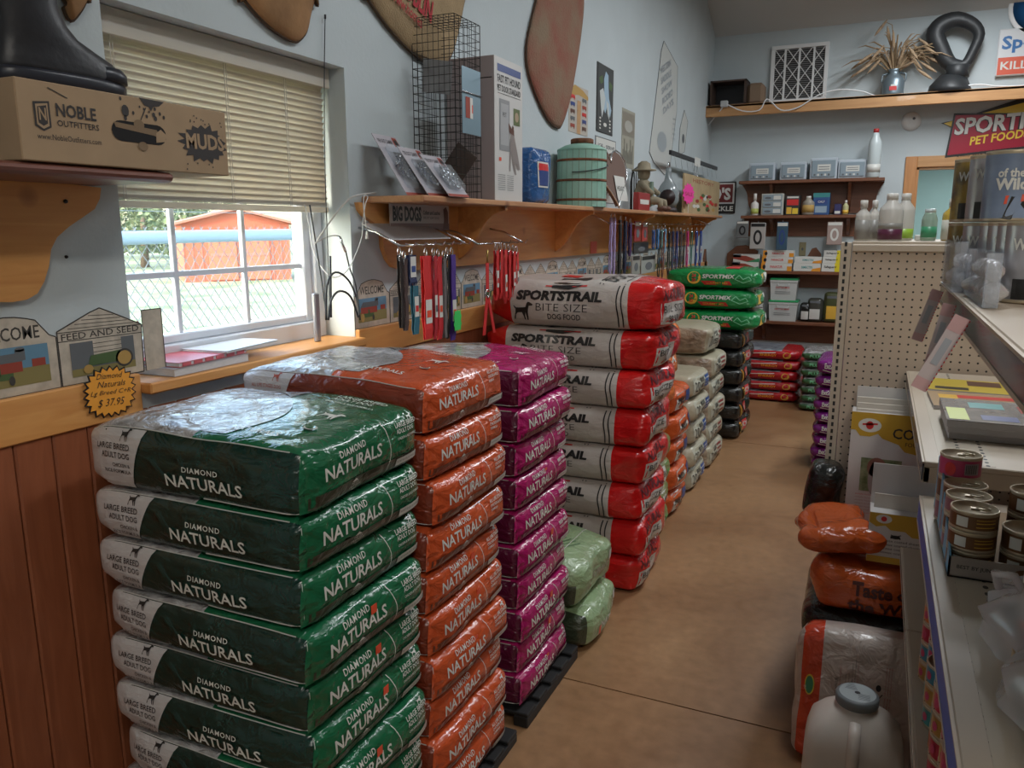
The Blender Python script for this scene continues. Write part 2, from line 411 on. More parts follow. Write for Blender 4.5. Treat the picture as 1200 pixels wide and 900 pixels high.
b = MB(); c = flat(b, (wf + .002, gy0 + .012, gz0 + .014), (0, 1, 0), (0, 0, 1)); c.rect(0, 0, .05, .034, ink('warning_label', (.55, .16, .12)), 0); b.build('warning_label', win)
b = MB(); b.box(wf + .03, WX + .05, WY0 - .0, WY1, WZ0 - .025, WZ0 + .003, PINE, .004); struct(b.build('window_sill_1'))

# ---------------------------------------------------------------- blind
CREAM = M('blind_vinyl', (.70, .66, .58), .45)
_t = CREAM.node_tree; _o = [n for n in _t.nodes if n.type == 'OUTPUT_MATERIAL'][0]; _x = _t.nodes.new('ShaderNodeMixShader'); _tl = _t.nodes.new('ShaderNodeBsdfTranslucent'); _tl.inputs[0].default_value = (.8, .72, .58, 1)
_x.inputs[0].default_value = .35; _t.links.new(_t.nodes['Principled BSDF'].outputs[0], _x.inputs[1]); _t.links.new(_tl.outputs[0], _x.inputs[2]); _t.links.new(_x.outputs[0], _o.inputs[0])
bx = -1.735; by0, by1 = WY0 + .012, WY1 - .02
bl = empty('window_blind', (bx, (by0 + by1) / 2, 2.06)); tag(bl, 'cream slatted blind half lowered over the left wall window', 'blind')
L = (by1 - by0) / 2
b = MB(); b.box(-.03, .03, -L, L, .0, .045, CREAM, .004).box(.03, .036, -L - .005, L + .005, -.012, .052, CREAM, .003); b.build('headrail', bl, (0, 0, .006))
pts = []; n = 20; pit = .0188
sb = MB(); sv = []
for i in range(5):
    a = i / 4; sv.append((-.004 + .008 * a - .003 * sin(pi * a) * 1.5 + .006, -.0125 + .025 * a))
vs = [(p, -L, q) for p, q in sv] + [(p, L, q) for p, q in sv]
vs += [(p - .0012, -L, q) for p, q in sv] + [(p - .0012, L, q) for p, q in sv]
fs = [(i, i + 1, 6 + i, 5 + i) for i in range(4)] + [(10 + i, 15 + i, 16 + i, 11 + i) for i in range(4)] + [(0, 5, 15, 10), (4, 14, 19, 9)]
sb.add(vs, fs, CREAM)
s0 = sb.build('slat', bl, (0, 0, -.012))
for i in range(1, n):
    c = s0.copy(); COL.objects.link(c); c.location = (0, random.Random(i).uniform(-.0015, .0015), -.012 - i * pit); c.rotation_euler = (0, random.Random(i).uniform(-.04, .04), 0)
zb = -.012 - n * pit
b = MB(); b.box(-.014, .014, -L, L, zb - .018, zb, CREAM, .003)
for k in range(4): b.box(-.013, .013, -L, L, zb + .002 + k * .0035, zb + .0042 + k * .0035, CREAM)
b.build('bottom_rail', bl)
CORD = M('white_cord', (.62, .58, .52), .7)
for yy in (-L * .86, -L * .02, L * .55):
    b = MB(); b.tube([(.016, yy, .0), (.015, yy + .001, zb)], .0011, CORD, 5); b.tube([(.016, yy + .008, .0), (.015, yy + .009, zb)], .0009, CORD, 5); b.build('ladder_cord', bl)
# loose pull cord with its tassel, looped over to the shelf end
P = lambda a, c, x: tuple(on(a, c, 'x', x))
b = MB()
b.tube(sm3([P(357, 240, -1.72), P(362, 262, -1.70), P(366, 290, -1.69), P(376, 312, -1.67), P(390, 325, -1.65 + .03), P(406, 318, -1.6), P(416, 300, -1.6), P(424, 278, -1.6), P(425, 262, -1.6), P(428, 240, -1.6), P(431, 231, -1.6), P(427, 229, -1.6), P(426, 240, -1.6), P(428, 258, -1.6), P(430, 272, -1.6)]), .0017, WHITE, 6)
b.tube([P(430, 271, -1.6), P(430.5, 280, -1.6)], [.003, .007], WHITE, 8)
o = b.build('blind_pull_cord'); tag(o, 'white blind pull cord with a tassel looped over the long shelf end', 'cord')
b = MB(); b.tube(sm3([P(369, 286, -1.68), P(385, 262, -1.66), P(405, 237, -1.64), P(418, 229, -1.62), P(440, 226, -1.60)]), .0032, M('grey_cable', (.55, .54, .52), .5), 8)
o = b.build('antenna_cable'); tag(o, 'grey coaxial cable running from the window to the long shelf', 'cable')
DARK = M('dark_rubber', (.02, .024, .03), .4)
b = MB(); b.tube(sm3([P(381, 17, -1.64), P(380, 100, -1.64), P(381, 200, -1.635), P(384, 290, -1.63), P(387, 370, -1.62)]), .0016, DARK, 6); b.tube(sm3([P(381, 17, -1.64), P(381, 22, -1.64)]), .0035, BLACK, 6)
b.tube(sm3([P(387, 300, -1.63), P(388, 372, -1.62)]), .0035, DARK, 6)
o = b.build('whip_antenna'); tag(o, 'thin black whip standing up the wall beside the window', 'antenna')
b = MB()
b.tube(sm3([P(363, 240, -1.68), P(370, 285, -1.67), P(377, 330, -1.66), P(383, 375, -1.63)]), .0024, DARK, 6)
b.tube(sm3([P(382, 375, -1.62), P(383, 335, -1.61), P(393, 319, -1.60), P(408, 328, -1.59), P(418, 350, -1.58), P(421, 372, -1.57)]), .0034, DARK, 8)
b.tube(sm3([P(385, 375, -1.60), P(388, 352, -1.59), P(398, 341, -1.58), P(411, 348, -1.57), P(420, 372, -1.56)]), .0036, DARK, 8)
o = b.build('coiled_cable'); tag(o, 'black cables looped on the sill right of the window', 'cable')
b = MB(); b.tube(sm3([P(405, 294, -1.62), P(410, 315, -1.60), P(417, 335, -1.58), P(422, 375, -1.56)]), .0026, DARK, 8)
b.tube(sm3([P(369, 285, -1.66), P(385, 277, -1.64), P(398, 277, -1.63), P(402, 285, -1.62)]), .0022, M('grey_cable', (.5, .5, .5)), 6)
b.tube([P(397, 277, -1.63), P(405, 295, -1.62)], [.0035, .005], CHROME, 8)
o = b.build('cable_with_plug'); tag(o, 'black cable with a bright metal plug beside the window', 'cable')
b = MB(); b.box(-1.70, -1.685, P(365, 300, -1.69)[1] , P(371, 300, -1.69)[1] , 1.228, 1.39, M('grey_tube', (.35, .36, .4), .3, .6), .004)
o = b.build('metal_strip'); tag(o, 'short grey metal strip standing at the right end of the sill', 'strip')

# magazines on the sill
PAPER = M('magazine_pages', (.62, .6, .6), .6, var=.1, vscale=60, stretch=(1, 1, 20))
for i, (py0, dy, z, tw, lab, cc) in enumerate(((1.45, .27, WZ0 + .004, .02, 'thick grey catalogue lowest in the stack on the window sill', (.5, .5, .53)),
        (1.46, .26, WZ0 + .0255, .012, 'red and white magazine on top of the sill stack', (.62, .12, .14)), (1.62, .24, WZ0 + .0385, .006, 'plain pale magazine lying across the sill stack', (.6, .62, .64)))):
    b = MB(); t_ = tw
    b.box(0, .15, 0, dy, .0012, t_ - .0012, PAPER).box(-.002, .152, -.002, dy + .002, t_ - .0012, t_, ink('mag%d' % i, cc)).box(-.002, .152, -.002, dy + .002, 0, .0012, ink('mag%d' % i, cc))
    if i == 1:
        for q in range(6): b.box(.1505, .1525, .01 + q * .042, .04 + q * .042, .002, t_ - .002, ink('mag1', cc))
    o = b.build('magazine', None, (-1.765, py0, z), rz=.02 + i * .05); tag(o, lab, 'magazine', 'magazines on the window sill')

# ---------------------------------------------------------------- outside
GRASS = M('dry_grass', (.075, .13, .045), .9, col2=(.26, .26, .17), vscale=.9, vdet=8, bump=.6, bscale=30)
b = MB(); b.box(-90, WX - .25, -40, 110, -.4, -.25, GRASS); tag(struct(b.build('ground')), 'mown dry grass outside the window', 'ground')
GALV = M('galvanised_steel', (.30, .42, .56), .5, .3)
fx = -3.0
fn_ = empty('chain_link_fence', (fx, 3.0, -.25)); tag(fn_, 'chain link fence with a blue grey top rail outside the window', 'fence')
b = MB(); b.tube([(0, -3, 1.80), (0, .0, 1.815), (0, 3, 1.83)], .03, GALV, 12); b.build('top_rail', fn_)
wr = MB(); WIRE = M('fence_wire', (.22, .25, .28), .5, .4)
for i in range(-34, 60):
    for s in (1, -1):
        y0 = i * .055 - 1.0; z0, z1 = .75, 1.86
        dz = z1 - z0; y1 = y0 + s * dz * .75
        if max(y0, y1) < -1.9 or min(y0, y1) > 1.8: continue
        wr.tube([(s * .0015, y0, z0), (s * .0015, y1, z1)], .0026, WIRE, 4, caps=False)
wr.build('wire_mesh', fn_, kind='stuff')
for yy in (-2.2, .55, 3.0):
    b = MB(); b.tube([(.03, yy + .24, .0), (.03, yy + .24, 1.83)], .02, GALV, 10); b.build('post', fn_)
for zz in (1.93, 1.98, 2.03):
    b = MB(); b.tube([(0, -3, zz), (0, 3, zz)], .0016, WIRE, 4); b.build('strand', fn_)
SHED = M('shed_siding', (.42, .085, .035), .7, bump=.2, bscale=20); SHEDR = M('shed_roof', (.33, .12, .08), .8)
sh = empty('garden_shed', (-21, 22.2, -.25), radians(-38)); tag(sh, 'red orange gabled shed on the lawn beyond the fence', 'shed')
b = MB(); b.prism([(-1.85, 0), (1.85, 0), (1.85, 2.05), (0, 2.5), (-1.85, 2.05)], SHED, 'x', -3, 0); b.build('wall', sh)
b = MB()
for s in (-1, 1): b.prism([(0, 2.52), (s * 2.05, 2.0), (s * 2.05, 2.08), (0, 2.6)], SHEDR, 'x', -3.2, .25)
b.build('roof', sh)
b = MB()
for k in range(13): b.box(0, .03, -1.85 + k * .305, -1.82 + k * .305, 0, 2.0, SHEDR)
b.build('batten', sh, kind='stuff')
for dy in (-1.0, .15):
    b = MB(); b.box(.0, .06, dy, dy + .95, .05, 1.8, M('shed_door', (.5, .11, .05), .7), .01).box(.06, .075, dy + .05, dy + .9, .9, 1.0, SHEDR); b.build('door', sh)
LEAF = M('leaves', (.05, .085, .035), .8, col2=(.16, .19, .09), vscale=3)
rg = random.Random(5)
for ti, (tx, ty, r, lab) in enumerate(((-33, on(168, 290, 'x', -33).y, 3.2, 'bushy pale green tree left of the shed'), (-42, on(228, 290, 'x', -42).y, 4.0, 'tree crown showing behind the left of the shed'), (-46, on(118, 290, 'x', -46).y, 4.0, 'dark tree at the far left of the lawn'))):
    t = empty('leafy_tree', (tx, ty, -.25)); tag(t, lab, 'tree', 'trees beyond the fence')
    b = MB(); b.tube([(0, 0, 0), (.1, 0, 1.2), (0, .1, 2.4)], [.22, .16, .1], M('bark', (.12, .08, .05), .9), 8); b.build('trunk', t)
    b = MB(); vs = []; fs = []
    for k in range(2600):
        a, c2, rr = rg.uniform(0, 2 * pi), rg.uniform(-.75, 1), r * rg.uniform(.6, 1) ** .5
        s2 = (1 - min(1, c2 * c2)) ** .5; p = Vector((rr * s2 * cos(a), rr * s2 * sin(a), 2.3 + rr * c2 * .72))
        d = Vector((rg.gauss(0, 1), rg.gauss(0, 1), rg.gauss(0, 1))).normalized() * .16; e2 = d.cross(Vector((rg.gauss(0, 1), rg.gauss(0, 1), rg.gauss(0, 1)))).normalized() * .1
        n0 = len(vs); vs += [p - d, p + e2, p + d, p - e2]; fs.append((n0, n0 + 1, n0 + 2, n0 + 3))
    b.add(vs, fs, LEAF); b.build('foliage', t, kind='stuff')

# ---------------------------------------------------------------- sacks
def ss(x, a, c):
    t = max(0, min(1, (x - a) / (c - a))); return t * t * (3 - 2 * t)
class Sack:
    """block-shaped filled sack; local x along its length (0 centre), y across, z up from 0"""
    def __init__(s, L, D, T, seed=0, r=.03, puff=0., side=.012, taperL=0., taperR=0., noise_=.004, drop=.0, lean=0., rnd=0.):
        s.a, s.b, s.c = L / 2, D / 2, T / 2; s.r = min(r, T * .42); s.seed = seed; s.puff = puff; s.side = side
        s.tl, s.tr, s.nz, s.drop, s.lean, s.rnd = taperL, taperR, noise_, drop, lean, rnd
    def surf(s, p, lift=0, n=None):
        a, b, c, r = s.a, s.b, s.c, s.r
        q = Vector((max(-a + r, min(a - r, p[0])), max(-b + r, min(b - r, p[1])), max(-c + r, min(c - r, p[2]))))
        d = Vector(p) - q
        if d.length > 1e-9: d = d.normalized() * (r + lift)
        w = q + d
        nx, ny, nz = w.x / a, w.y / b, w.z / c
        zx, zy, zz = min(1, abs(nx)), min(1, abs(ny)), min(1, abs(nz))
        # bulging sides
        w.y += (1 if ny > 0 else -1) * zy ** 3 * s.side * (1 - zz * zz) * (1 - zx ** 6)
        w.x += (1 if nx > 0 else -1) * zx ** 5 * s.side * (1 - zz * zz) * (1 - zy ** 6)
        if nz > 0: w.z += zz * s.puff * (1 - zx ** 4) * (1 - zy ** 4)
        if s.rnd:
            w.z -= (1 if nz > 0 else -1) * zz * s.rnd * ss(zx, .62, 1.02) + (1 if nz > 0 else -1) * zz * s.rnd * .6 * ss(zy, .6, 1.02)
        if s.tl and nx < 0:
            k = ss(-nx, .72, 1.0); w.z *= 1 - s.tl * k; w.y *= 1 - s.tl * .12 * k
        if s.tr and nx > 0:
            k = ss(nx, .72, 1.0); w.z *= 1 - s.tr * k
        if s.drop: w.z -= s.drop * ss(nx, .3, 1.0) * (nz + 1) / 2
        if s.lean: w.x += s.lean * nz
        k = s.nz; o = Vector((s.seed * 3.1, s.seed * 1.7, 0))
        if zz < .98: k *= 1 + .9 * ss(zx, .55, 1)
        v1 = noise.noise(w * 6.5 + o); v2 = noise.noise(w * 11 + o * 2); v3 = noise.noise(w * Vector((1, 1, 1)).length * 4 + o * 3)
        dn = d.normalized() if d.length > 1e-9 else Vector((0, 0, 1))
        fz = 1.0 if (s.puff and nz > 0) else .12
        dn = Vector((dn.x, dn.y, dn.z * fz))
        w += dn * (k * (v1 + .5 * v2)) + Vector((0, 0, k * .6 * v3 * (zz if nz > 0 and s.puff else 0)))
        w.z += c
        return w
    def ticks(s, h, n, extra=()):
        r = s.r; base = [-h, -h + r * .35, -h + r * .75] + [-h + r + (2 * h - 2 * r) * i / n for i in range(1, n)] + [h - r * .75, h - r * .35, h, -h + r, h - r]
        base += list(extra); base = sorted(set(round(v, 5) for v in base)); out = []
        for v in base:
            if out and v - out[-1] < 1e-4: continue
            out.append(v)
        return out
    def body(s, mb, matfn, nx=22, ny=15, nz=5, ex=(), ey=(), ez=()):
        X, Y, Z = s.ticks(s.a, nx, ex), s.ticks(s.b, ny, ey), s.ticks(s.c, nz, ez); idx = {}; vs = []
        def V(x, y, z):
            k = (x, y, z)
            if k not in idx: idx[k] = len(vs); vs.append(s.surf(k))
            return idx[k]
        jobs = []
        for f, A, B, mk in (('near', X, Z, lambda u, v: (u, Y[0], v)), ('far', X, Z, lambda u, v: (u, Y[-1], v)), ('top', X, Y, lambda u, v: (u, v, Z[-1])),
                            ('bottom', X, Y, lambda u, v: (u, v, Z[0])), ('left', Y, Z, lambda u, v: (X[0], u, v)), ('aisle', Y, Z, lambda u, v: (X[-1], u, v))):
            for i in range(len(A) - 1):
                for j in range(len(B) - 1):
                    q = (V(*mk(A[i], B[j])), V(*mk(A[i + 1], B[j])), V(*mk(A[i + 1], B[j + 1])), V(*mk(A[i], B[j + 1])))
                    jobs.append((q, matfn(f, (A[i] + A[i + 1]) / 2, (B[j] + B[j + 1]) / 2)))
        n0 = len(mb.v); mb.v += vs
        for q, m in jobs: mb.f.append(tuple(i + n0 for i in q)); mb.mi.append(mb.mat(m)); mb.sm.append(True)
    # print canvases; u from the left edge as seen, v from the bottom
    def near(s, mb): return Canvas(mb, lambda u, v, l: s.surf((-s.a + u, -s.b, -s.c + v), l * 2.6))
    def aisle(s, mb): return Canvas(mb, lambda u, v, l: s.surf((s.a, -s.b + u, -s.c + v), l * 2.6))
    def top(s, mb): return Canvas(mb, lambda u, v, l: s.surf((-s.a + u, -s.b + v, s.c), l * 2.6))
WSEAM = M('sack_seam', (.6, .6, .57), .4)

def seam_edges(sk, mat, parent, top=True):
    """the thin welded fins that run along the near edges"""
    b = MB(); a, bb, c = sk.a, sk.b, sk.c
    def fin(pts, w=.004):
        for p, q in zip(pts, pts[1:]):
            pass
        b.tube(pts, .0013, mat, 5)
    n = 16
    fin([sk.surf((-a + .02 + (2 * a - .05) * i / n, -bb, c), .001) for i in range(n + 1)])
    fin([sk.surf((a, -bb, c - .012 - (2 * c - .02) * i / 6), .002) for i in range(7)])
    fin([sk.surf((a - .25 + (.245) * i / 8, -bb, -c + .004), .001) for i in range(9)])
    b.build('welded_seam', parent)

def natural_sack(col, dark, side, photo, flavour, seed, puff=0., T=.117, wname='green'):
    L, D = .575, .43
    sk = Sack(L, D, T, seed, r=.026, puff=puff, side=.014, taperL=.22, noise_=.0045 if not puff else .006, drop=.008 if puff else 0)
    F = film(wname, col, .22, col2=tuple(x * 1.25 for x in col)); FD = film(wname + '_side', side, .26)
    WH = film('white_end', (.55, .54, .54), .3, var=.05, bump=.4); PH = film(wname + '_picture', photo[0], .18, col2=photo[1], vscale=18, bump=1.0, bscale=26)
    TOPC = F
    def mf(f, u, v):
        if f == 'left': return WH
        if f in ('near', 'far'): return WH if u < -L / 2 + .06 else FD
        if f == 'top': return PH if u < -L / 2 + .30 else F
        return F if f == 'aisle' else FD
    b = MB(); sk.body(b, mf, ex=(-L / 2 + .06, -L / 2 + .30))
    c = sk.near(b); W_ = ink('white_print', (.66, .66, .62)); K = ink('black_print', (.02, .02, .02))
    # white end panel with its arc edge
    n = 8; lo = []; up = []
    v0, v1 = .004, T - .004
    pts_e = [(.058 + .100 + .024 * ((i / n) * 2 - .7), v0 + (v1 - v0) * i / n) for i in range(n + 1)]
    for i in range(n):
        (e0, q0), (e1, q1) = pts_e[i], pts_e[i + 1]
        for j in range(5):
            a0, a1 = .058 + (e0 - .058) * j / 5, .058 + (e0 - .058) * (j + 1) / 5; b0, b1 = .058 + (e1 - .058) * j / 5, .058 + (e1 - .058) * (j + 1) / 5
            c.mesh([(a0, q0), (a1, q0), (b1, q1), (b0, q1)], [(0, 1, 2, 3)], WH, 0)
    y = T - .046
    for t, h, w in flavour[0]:
        h *= 1.15; c.text(t, .148 - w * 1.35 + .010 * (y / T), y, w * 1.35, h, flavour[2], 2, .01, spacing=1); y -= h + .006
    dog(c, .125, T - .028, .027, .024, flavour[2], 2)
    c.text('DIAMOND', .292, .117 * .56, .092, .0115, W_, 2, .012, spacing=1.15)
    c.text('NATURALS', .246, .117 * .56 - .034, .200, .0265, W_, 2, .016)
    # aisle face
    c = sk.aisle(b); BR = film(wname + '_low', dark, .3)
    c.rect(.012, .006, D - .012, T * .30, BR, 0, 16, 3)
    # gentle ridge line
    c.line([(.276 + .012 * sin(i * .5), .006 + (T - .012) * i / 8) for i in range(9)], .0022, W_, 2)
    c.text('DIAMOND', .100, T * .74, .095, .014, W_, 2, .012, spacing=1.15)
    c.text('NATURALS', .050, T * .74 - .037, .200, .030, W_, 2, .016)
    c.poly([(.148, .018), (.16, .012), (.172, .018)], W_, 2); c.poly([(.148, .034), (.16, .041), (.172, .034)], W_, 2)
    c.text('CRAFTED IN', .138, .021, .045, .005, W_, 2); c.text('THE USA', .145, .0275, .03, .005, W_, 2)
    c.text('dry weight', .03, .008, .05, .004, W_, 2)
    y = T - .028
    for t, h, w in flavour[1]:
        c.text(t, .318, y, w, h, W_, 2, .012); y -= h + .003
    c.rect(.318, .020, .412, .037, W_, 2, 6); c.text('N WT 40 LB (18.14 KG)', .321, .025, .075, .007, K, 3); c.text('B', .402, .023, .007, .011, K, 3, .02)
    dog(c, .375, T - .017, .022, .014, W_, 2)
    # top face print
    c = sk.top(b)
    n = 14; arc = [(.30 + .10 * (1 - (2 * i / n - .55) ** 2), .03 + (D - .06) * i / n) for i in range(n + 1)]
    for i in range(n):
        (e0, q0), (e1, q1) = arc[i], arc[i + 1]
        for j in range(4):
            c.mesh([(.298 + (e0 - .298) * j / 4, q0), (.298 + (e0 - .298) * (j + 1) / 4, q0), (.298 + (e1 - .298) * (j + 1) / 4, q1), (.298 + (e1 - .298) * j / 4, q1)], [(0, 1, 2, 3)], PH, 0)
    yy = .36
    for t, h, w in flavour[1]:
        c.text(t, .40 - .0, yy, w * 1.5, h * 1.6, W_, 2, .012, ang=-1.05 * 0); yy -= h * 1.6 + .006
    dog(c, .46, .20, .05, .045, W_, 2)
    c.ell(.50, .13, .014, .014, W_, 2); c.ell(.50, .13, .011, .011, F, 3); c.text('NATURALS', .36, .05, .12, .018, W_, 2, .015)
    o = b.build('feed_sack')
    seam_edges(sk, WSEAM, o)
    # folded bottom gusset standing proud at the aisle end
    g = MB(); G = flat
    a, bb, cc = sk.a, sk.b, sk.c
    pts = [sk.surf((a, -bb, cc - .012), .003), sk.surf((a, -bb, 0), .007), sk.surf((a, -bb, -cc + .012), .004), sk.surf((a, -bb + .05, -cc + .01), .003), sk.surf((a, -bb + .05, cc - .012), .003)]
    off = Vector((.001, -.012, -.002))
    q = [pts[0], pts[1] + off, pts[2] + off, pts[3], pts[4]]
    g.add(q, [(0, 1, 2, 3, 4)], F); g.build('end_flap', o)
    return o
REDTAG = ink('orange_sticker', (.75, .09, .04))

def place(src, first, loc, rz, lab, cat, group):
    o = src if first else copy_tree(src)
    o.location = loc; o.rotation_euler = (0, 0, rz); tag(o, lab, cat, group); return o

rg = random.Random(11)
def stack(protos, top_proto, n, cx, cy, z0, pitch, lab, group, jit=.012, rot=.02, used=set()):
    for i in range(n):                     # i = 0 is the topmost
        k = n - 1 - i; z = z0 + k * pitch
        src = top_proto if (i == 0 and top_proto) else protos[i % len(protos)]
        first = src.name not in used; used.add(src.name)
        j = jit if i else jit * .3
        place(src, first, (cx + rg.uniform(-j, j), cy + rg.uniform(-j * .6, j * .6), z + .001), rg.uniform(-rot, rot), lab % ORD[min(i, 10)], 'sack', group)

GRN = [[('LARGE BREED', .011, .075), ('ADULT DOG', .011, .062), ('CHICKEN &', .007, .038), ('RICE FORMULA', .007, .056)],
       [('LARGE BREED', .011, .088), ('ADULT DOG', .011, .072), ('CHICKEN & RICE FORMULA', .006, .085)], ink('black_print', (.02, .02, .02))]
ORG = [[('ALL LIFE STAGES DOG', .008, .075), ('CHICKEN &', .007, .045), ('RICE FORMULA', .007, .055)],
       [('ALL LIFE STAGES', .009, .085), ('CHICKEN & RICE', .008, .075), ('FORMULA', .007, .04)], ink('rust_print', (.4, .07, .03))]
MAG = [[('BEEF MEAL', .009, .06), ('& RICE', .008, .04)], [('BEEF MEAL', .010, .08), ('& RICE FORMULA', .008, .08)], ink('rust_print', (.4, .07, .03))]
PHO = ((.20, .19, .18), (.55, .55, .56))
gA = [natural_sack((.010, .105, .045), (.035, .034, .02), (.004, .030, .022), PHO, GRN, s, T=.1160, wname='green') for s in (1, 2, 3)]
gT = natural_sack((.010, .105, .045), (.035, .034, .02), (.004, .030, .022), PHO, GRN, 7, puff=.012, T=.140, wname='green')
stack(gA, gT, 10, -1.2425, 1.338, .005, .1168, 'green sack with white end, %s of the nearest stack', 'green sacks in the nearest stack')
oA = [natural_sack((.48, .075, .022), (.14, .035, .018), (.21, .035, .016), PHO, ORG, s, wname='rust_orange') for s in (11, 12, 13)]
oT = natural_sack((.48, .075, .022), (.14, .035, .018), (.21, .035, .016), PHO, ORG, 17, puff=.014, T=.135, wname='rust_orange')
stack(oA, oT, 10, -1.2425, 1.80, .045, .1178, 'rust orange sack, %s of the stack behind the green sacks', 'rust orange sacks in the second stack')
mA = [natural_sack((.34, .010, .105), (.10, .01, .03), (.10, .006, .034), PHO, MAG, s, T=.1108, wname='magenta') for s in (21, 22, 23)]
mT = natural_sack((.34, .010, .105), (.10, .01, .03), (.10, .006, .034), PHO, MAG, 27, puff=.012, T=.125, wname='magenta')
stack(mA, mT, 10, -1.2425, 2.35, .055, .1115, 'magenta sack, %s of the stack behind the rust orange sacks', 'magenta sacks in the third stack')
# little price stickers on the aisle ends
for (px, py, x, lab) in ((440, 720, -.94, 'green'),):
    pass

def gsack(L, D, T, mf, near=None, aisle=None, top=None, ex=(), ey=(), ez=(), nx=16, ny=12, nz=4, label=None, name='feed_sack', **kw):
    kw['r'] = min(kw.get('r', .03), .034); kw['rnd'] = kw.get('rnd', 0) * .5; kw['noise_'] = kw.get('noise_', .004) * 1.3
    sk = Sack(L, D, T, **kw); b = MB(); sk.body(b, mf, nx=nx, ny=ny, nz=nz, ex=ex, ey=ey, ez=ez)
    if near: near(sk.near(b), L, D, T)
    if aisle: aisle(sk.aisle(b), L, D, T)
    if top: top(sk.top(b), L, D, T)
    return b.build(name)
K = ink('black_print', (.02, .02, .02)); W_ = ink('white_print', (.66, .66, .62)); YL = ink('yellow_print', (.75, .45, .06)); NAVY = ink('navy_print', (.03, .06, .22)); RD = ink('red_print', (.6, .03, .03))

# red and white sacks
RED = film('red', (.60, .012, .012), .22, bump=.5); CRM = film('cream', (.56, .51, .47), .34, var=.04, bump=.3)
def st_near(c, L, D, T):
    c.text('SPORTSTRAIL', .140, T * .59, .395, T * .23, K, 1, .055, shear=.12, spacing=1.0)
    c.text('BITE SIZE', .235, T * .36, .235, T * .17, K, 1, -.012)
    c.text('DOG FOOD', .290, T * .17, .150, T * .13, K, 1, .012)
    dog(c, .125, T * .13, .095, T * .42, K, 1)
    for u in (.602, .622): c.line([(u + .004 * sin(i * .4), .004 + (T - .008) * i / 18) for i in range(19)], .0055, K, 2)
    c.rect(.27, T * .93, .46, T * .985, RD, 1, 6); c.poly([(.30, T * .90), (.38, T * .86), (.42, T * .92), (.44, T * .99), (.30, T * .99)], K, 2)
def st_aisle(c, L, D, T):
    c.text('NATURAL', .03, T * .66, .26, T * .24, ink('dark_red_print', (.10, .01, .015)), 1, .03, shear=.2)
    c.rect(.02, T * .10, .27, T * .60, CRM, 1, 6, 3)
    c.text('BITE SIZE', .04, T * .37, .20, T * .17, K, 2, 0); c.text('50 LB', .09, T * .15, .09, T * .15, K, 2, .02)
def st_mf(f, u, v):
    if f in ('near', 'far', 'top', 'bottom'): return CRM if -.28 < u < .255 else RED
    return RED
def st_top(c, L, D, T):
    c.poly([(.30, .02), (.42, .01), (.46, .06), (.44, .14), (.36, .10), (.31, .12)], K, 1); c.rect(.28, .16, .36, .24, RD, 1, 3)
    c.text('DOG', .58, .03, .15, .07, K, 1, .03, ang=1.3)
    for u in (.515, .530, .625): c.line([(u, .004 + (D - .01) * i / 10) for i in range(11)], .005, K, 1)
st = [gsack(.78, .43, .166, st_mf, st_near, st_aisle, st_top, ex=(-.28, .255), nx=20, nz=5, seed=s, r=.034, side=.018, taperL=.35, noise_=.010, rnd=.006) for s in (31, 32, 33)]
stT = gsack(.78, .43, .20, st_mf, st_near, st_aisle, st_top, ex=(-.28, .255), nx=20, nz=5, seed=38, r=.04, side=.022, taperL=.35, noise_=.010, rnd=.018, puff=.012)
for i, cx in enumerate((-1.175, -1.205, -1.212, -1.228, -1.238, -1.244, -1.236, -1.258)):
    src = stT if i == 0 else st[i % 3]; first = (i < 4)
    place(src, i == 0 or i in (1, 2, 3), (cx, 3.40 + rg.uniform(-.008, .008), .004 + (7 - i) * .1675), rg.uniform(-.025, .025),
          'cream sack with red ends, %s of its stack' % ORD[i], 'sack', 'red and cream sacks in the fourth stack')

# pale green sacks on the floor
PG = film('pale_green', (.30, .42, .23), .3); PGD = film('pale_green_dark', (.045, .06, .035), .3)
def pg_aisle(c, L, D, T):
    c.text('NATURALS', .10, T * .35, .20, T * .2, W_, 1, .02); c.rect(.08, T * .2, .10, T * .45, REDTAG, 2); c.rect(.30, T * .55, .34, T * .8, W_, 1, 2)
def pg_top(c, L, D, T):
    for k in range(6): c.line([(.33 + .02 * k, .08), (.38 + .02 * k, .2)], .005, ink('leaf_print', (.1, .2, .1)), 1)
    c.line([(.45, .02 + .33 * i / 8) for i in range(9)], .003, W_, 1)
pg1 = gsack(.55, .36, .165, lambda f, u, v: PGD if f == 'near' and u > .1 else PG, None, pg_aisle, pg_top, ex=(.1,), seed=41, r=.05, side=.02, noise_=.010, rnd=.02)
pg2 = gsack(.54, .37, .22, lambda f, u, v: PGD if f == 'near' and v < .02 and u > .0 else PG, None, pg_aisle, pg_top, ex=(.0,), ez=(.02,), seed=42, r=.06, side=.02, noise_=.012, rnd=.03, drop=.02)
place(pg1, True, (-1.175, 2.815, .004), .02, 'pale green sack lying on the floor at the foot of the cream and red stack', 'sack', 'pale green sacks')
place(pg2, True, (-1.20, 2.80, .168), -.02, 'pale green sack lying on top of the other pale green one', 'sack', 'pale green sacks')

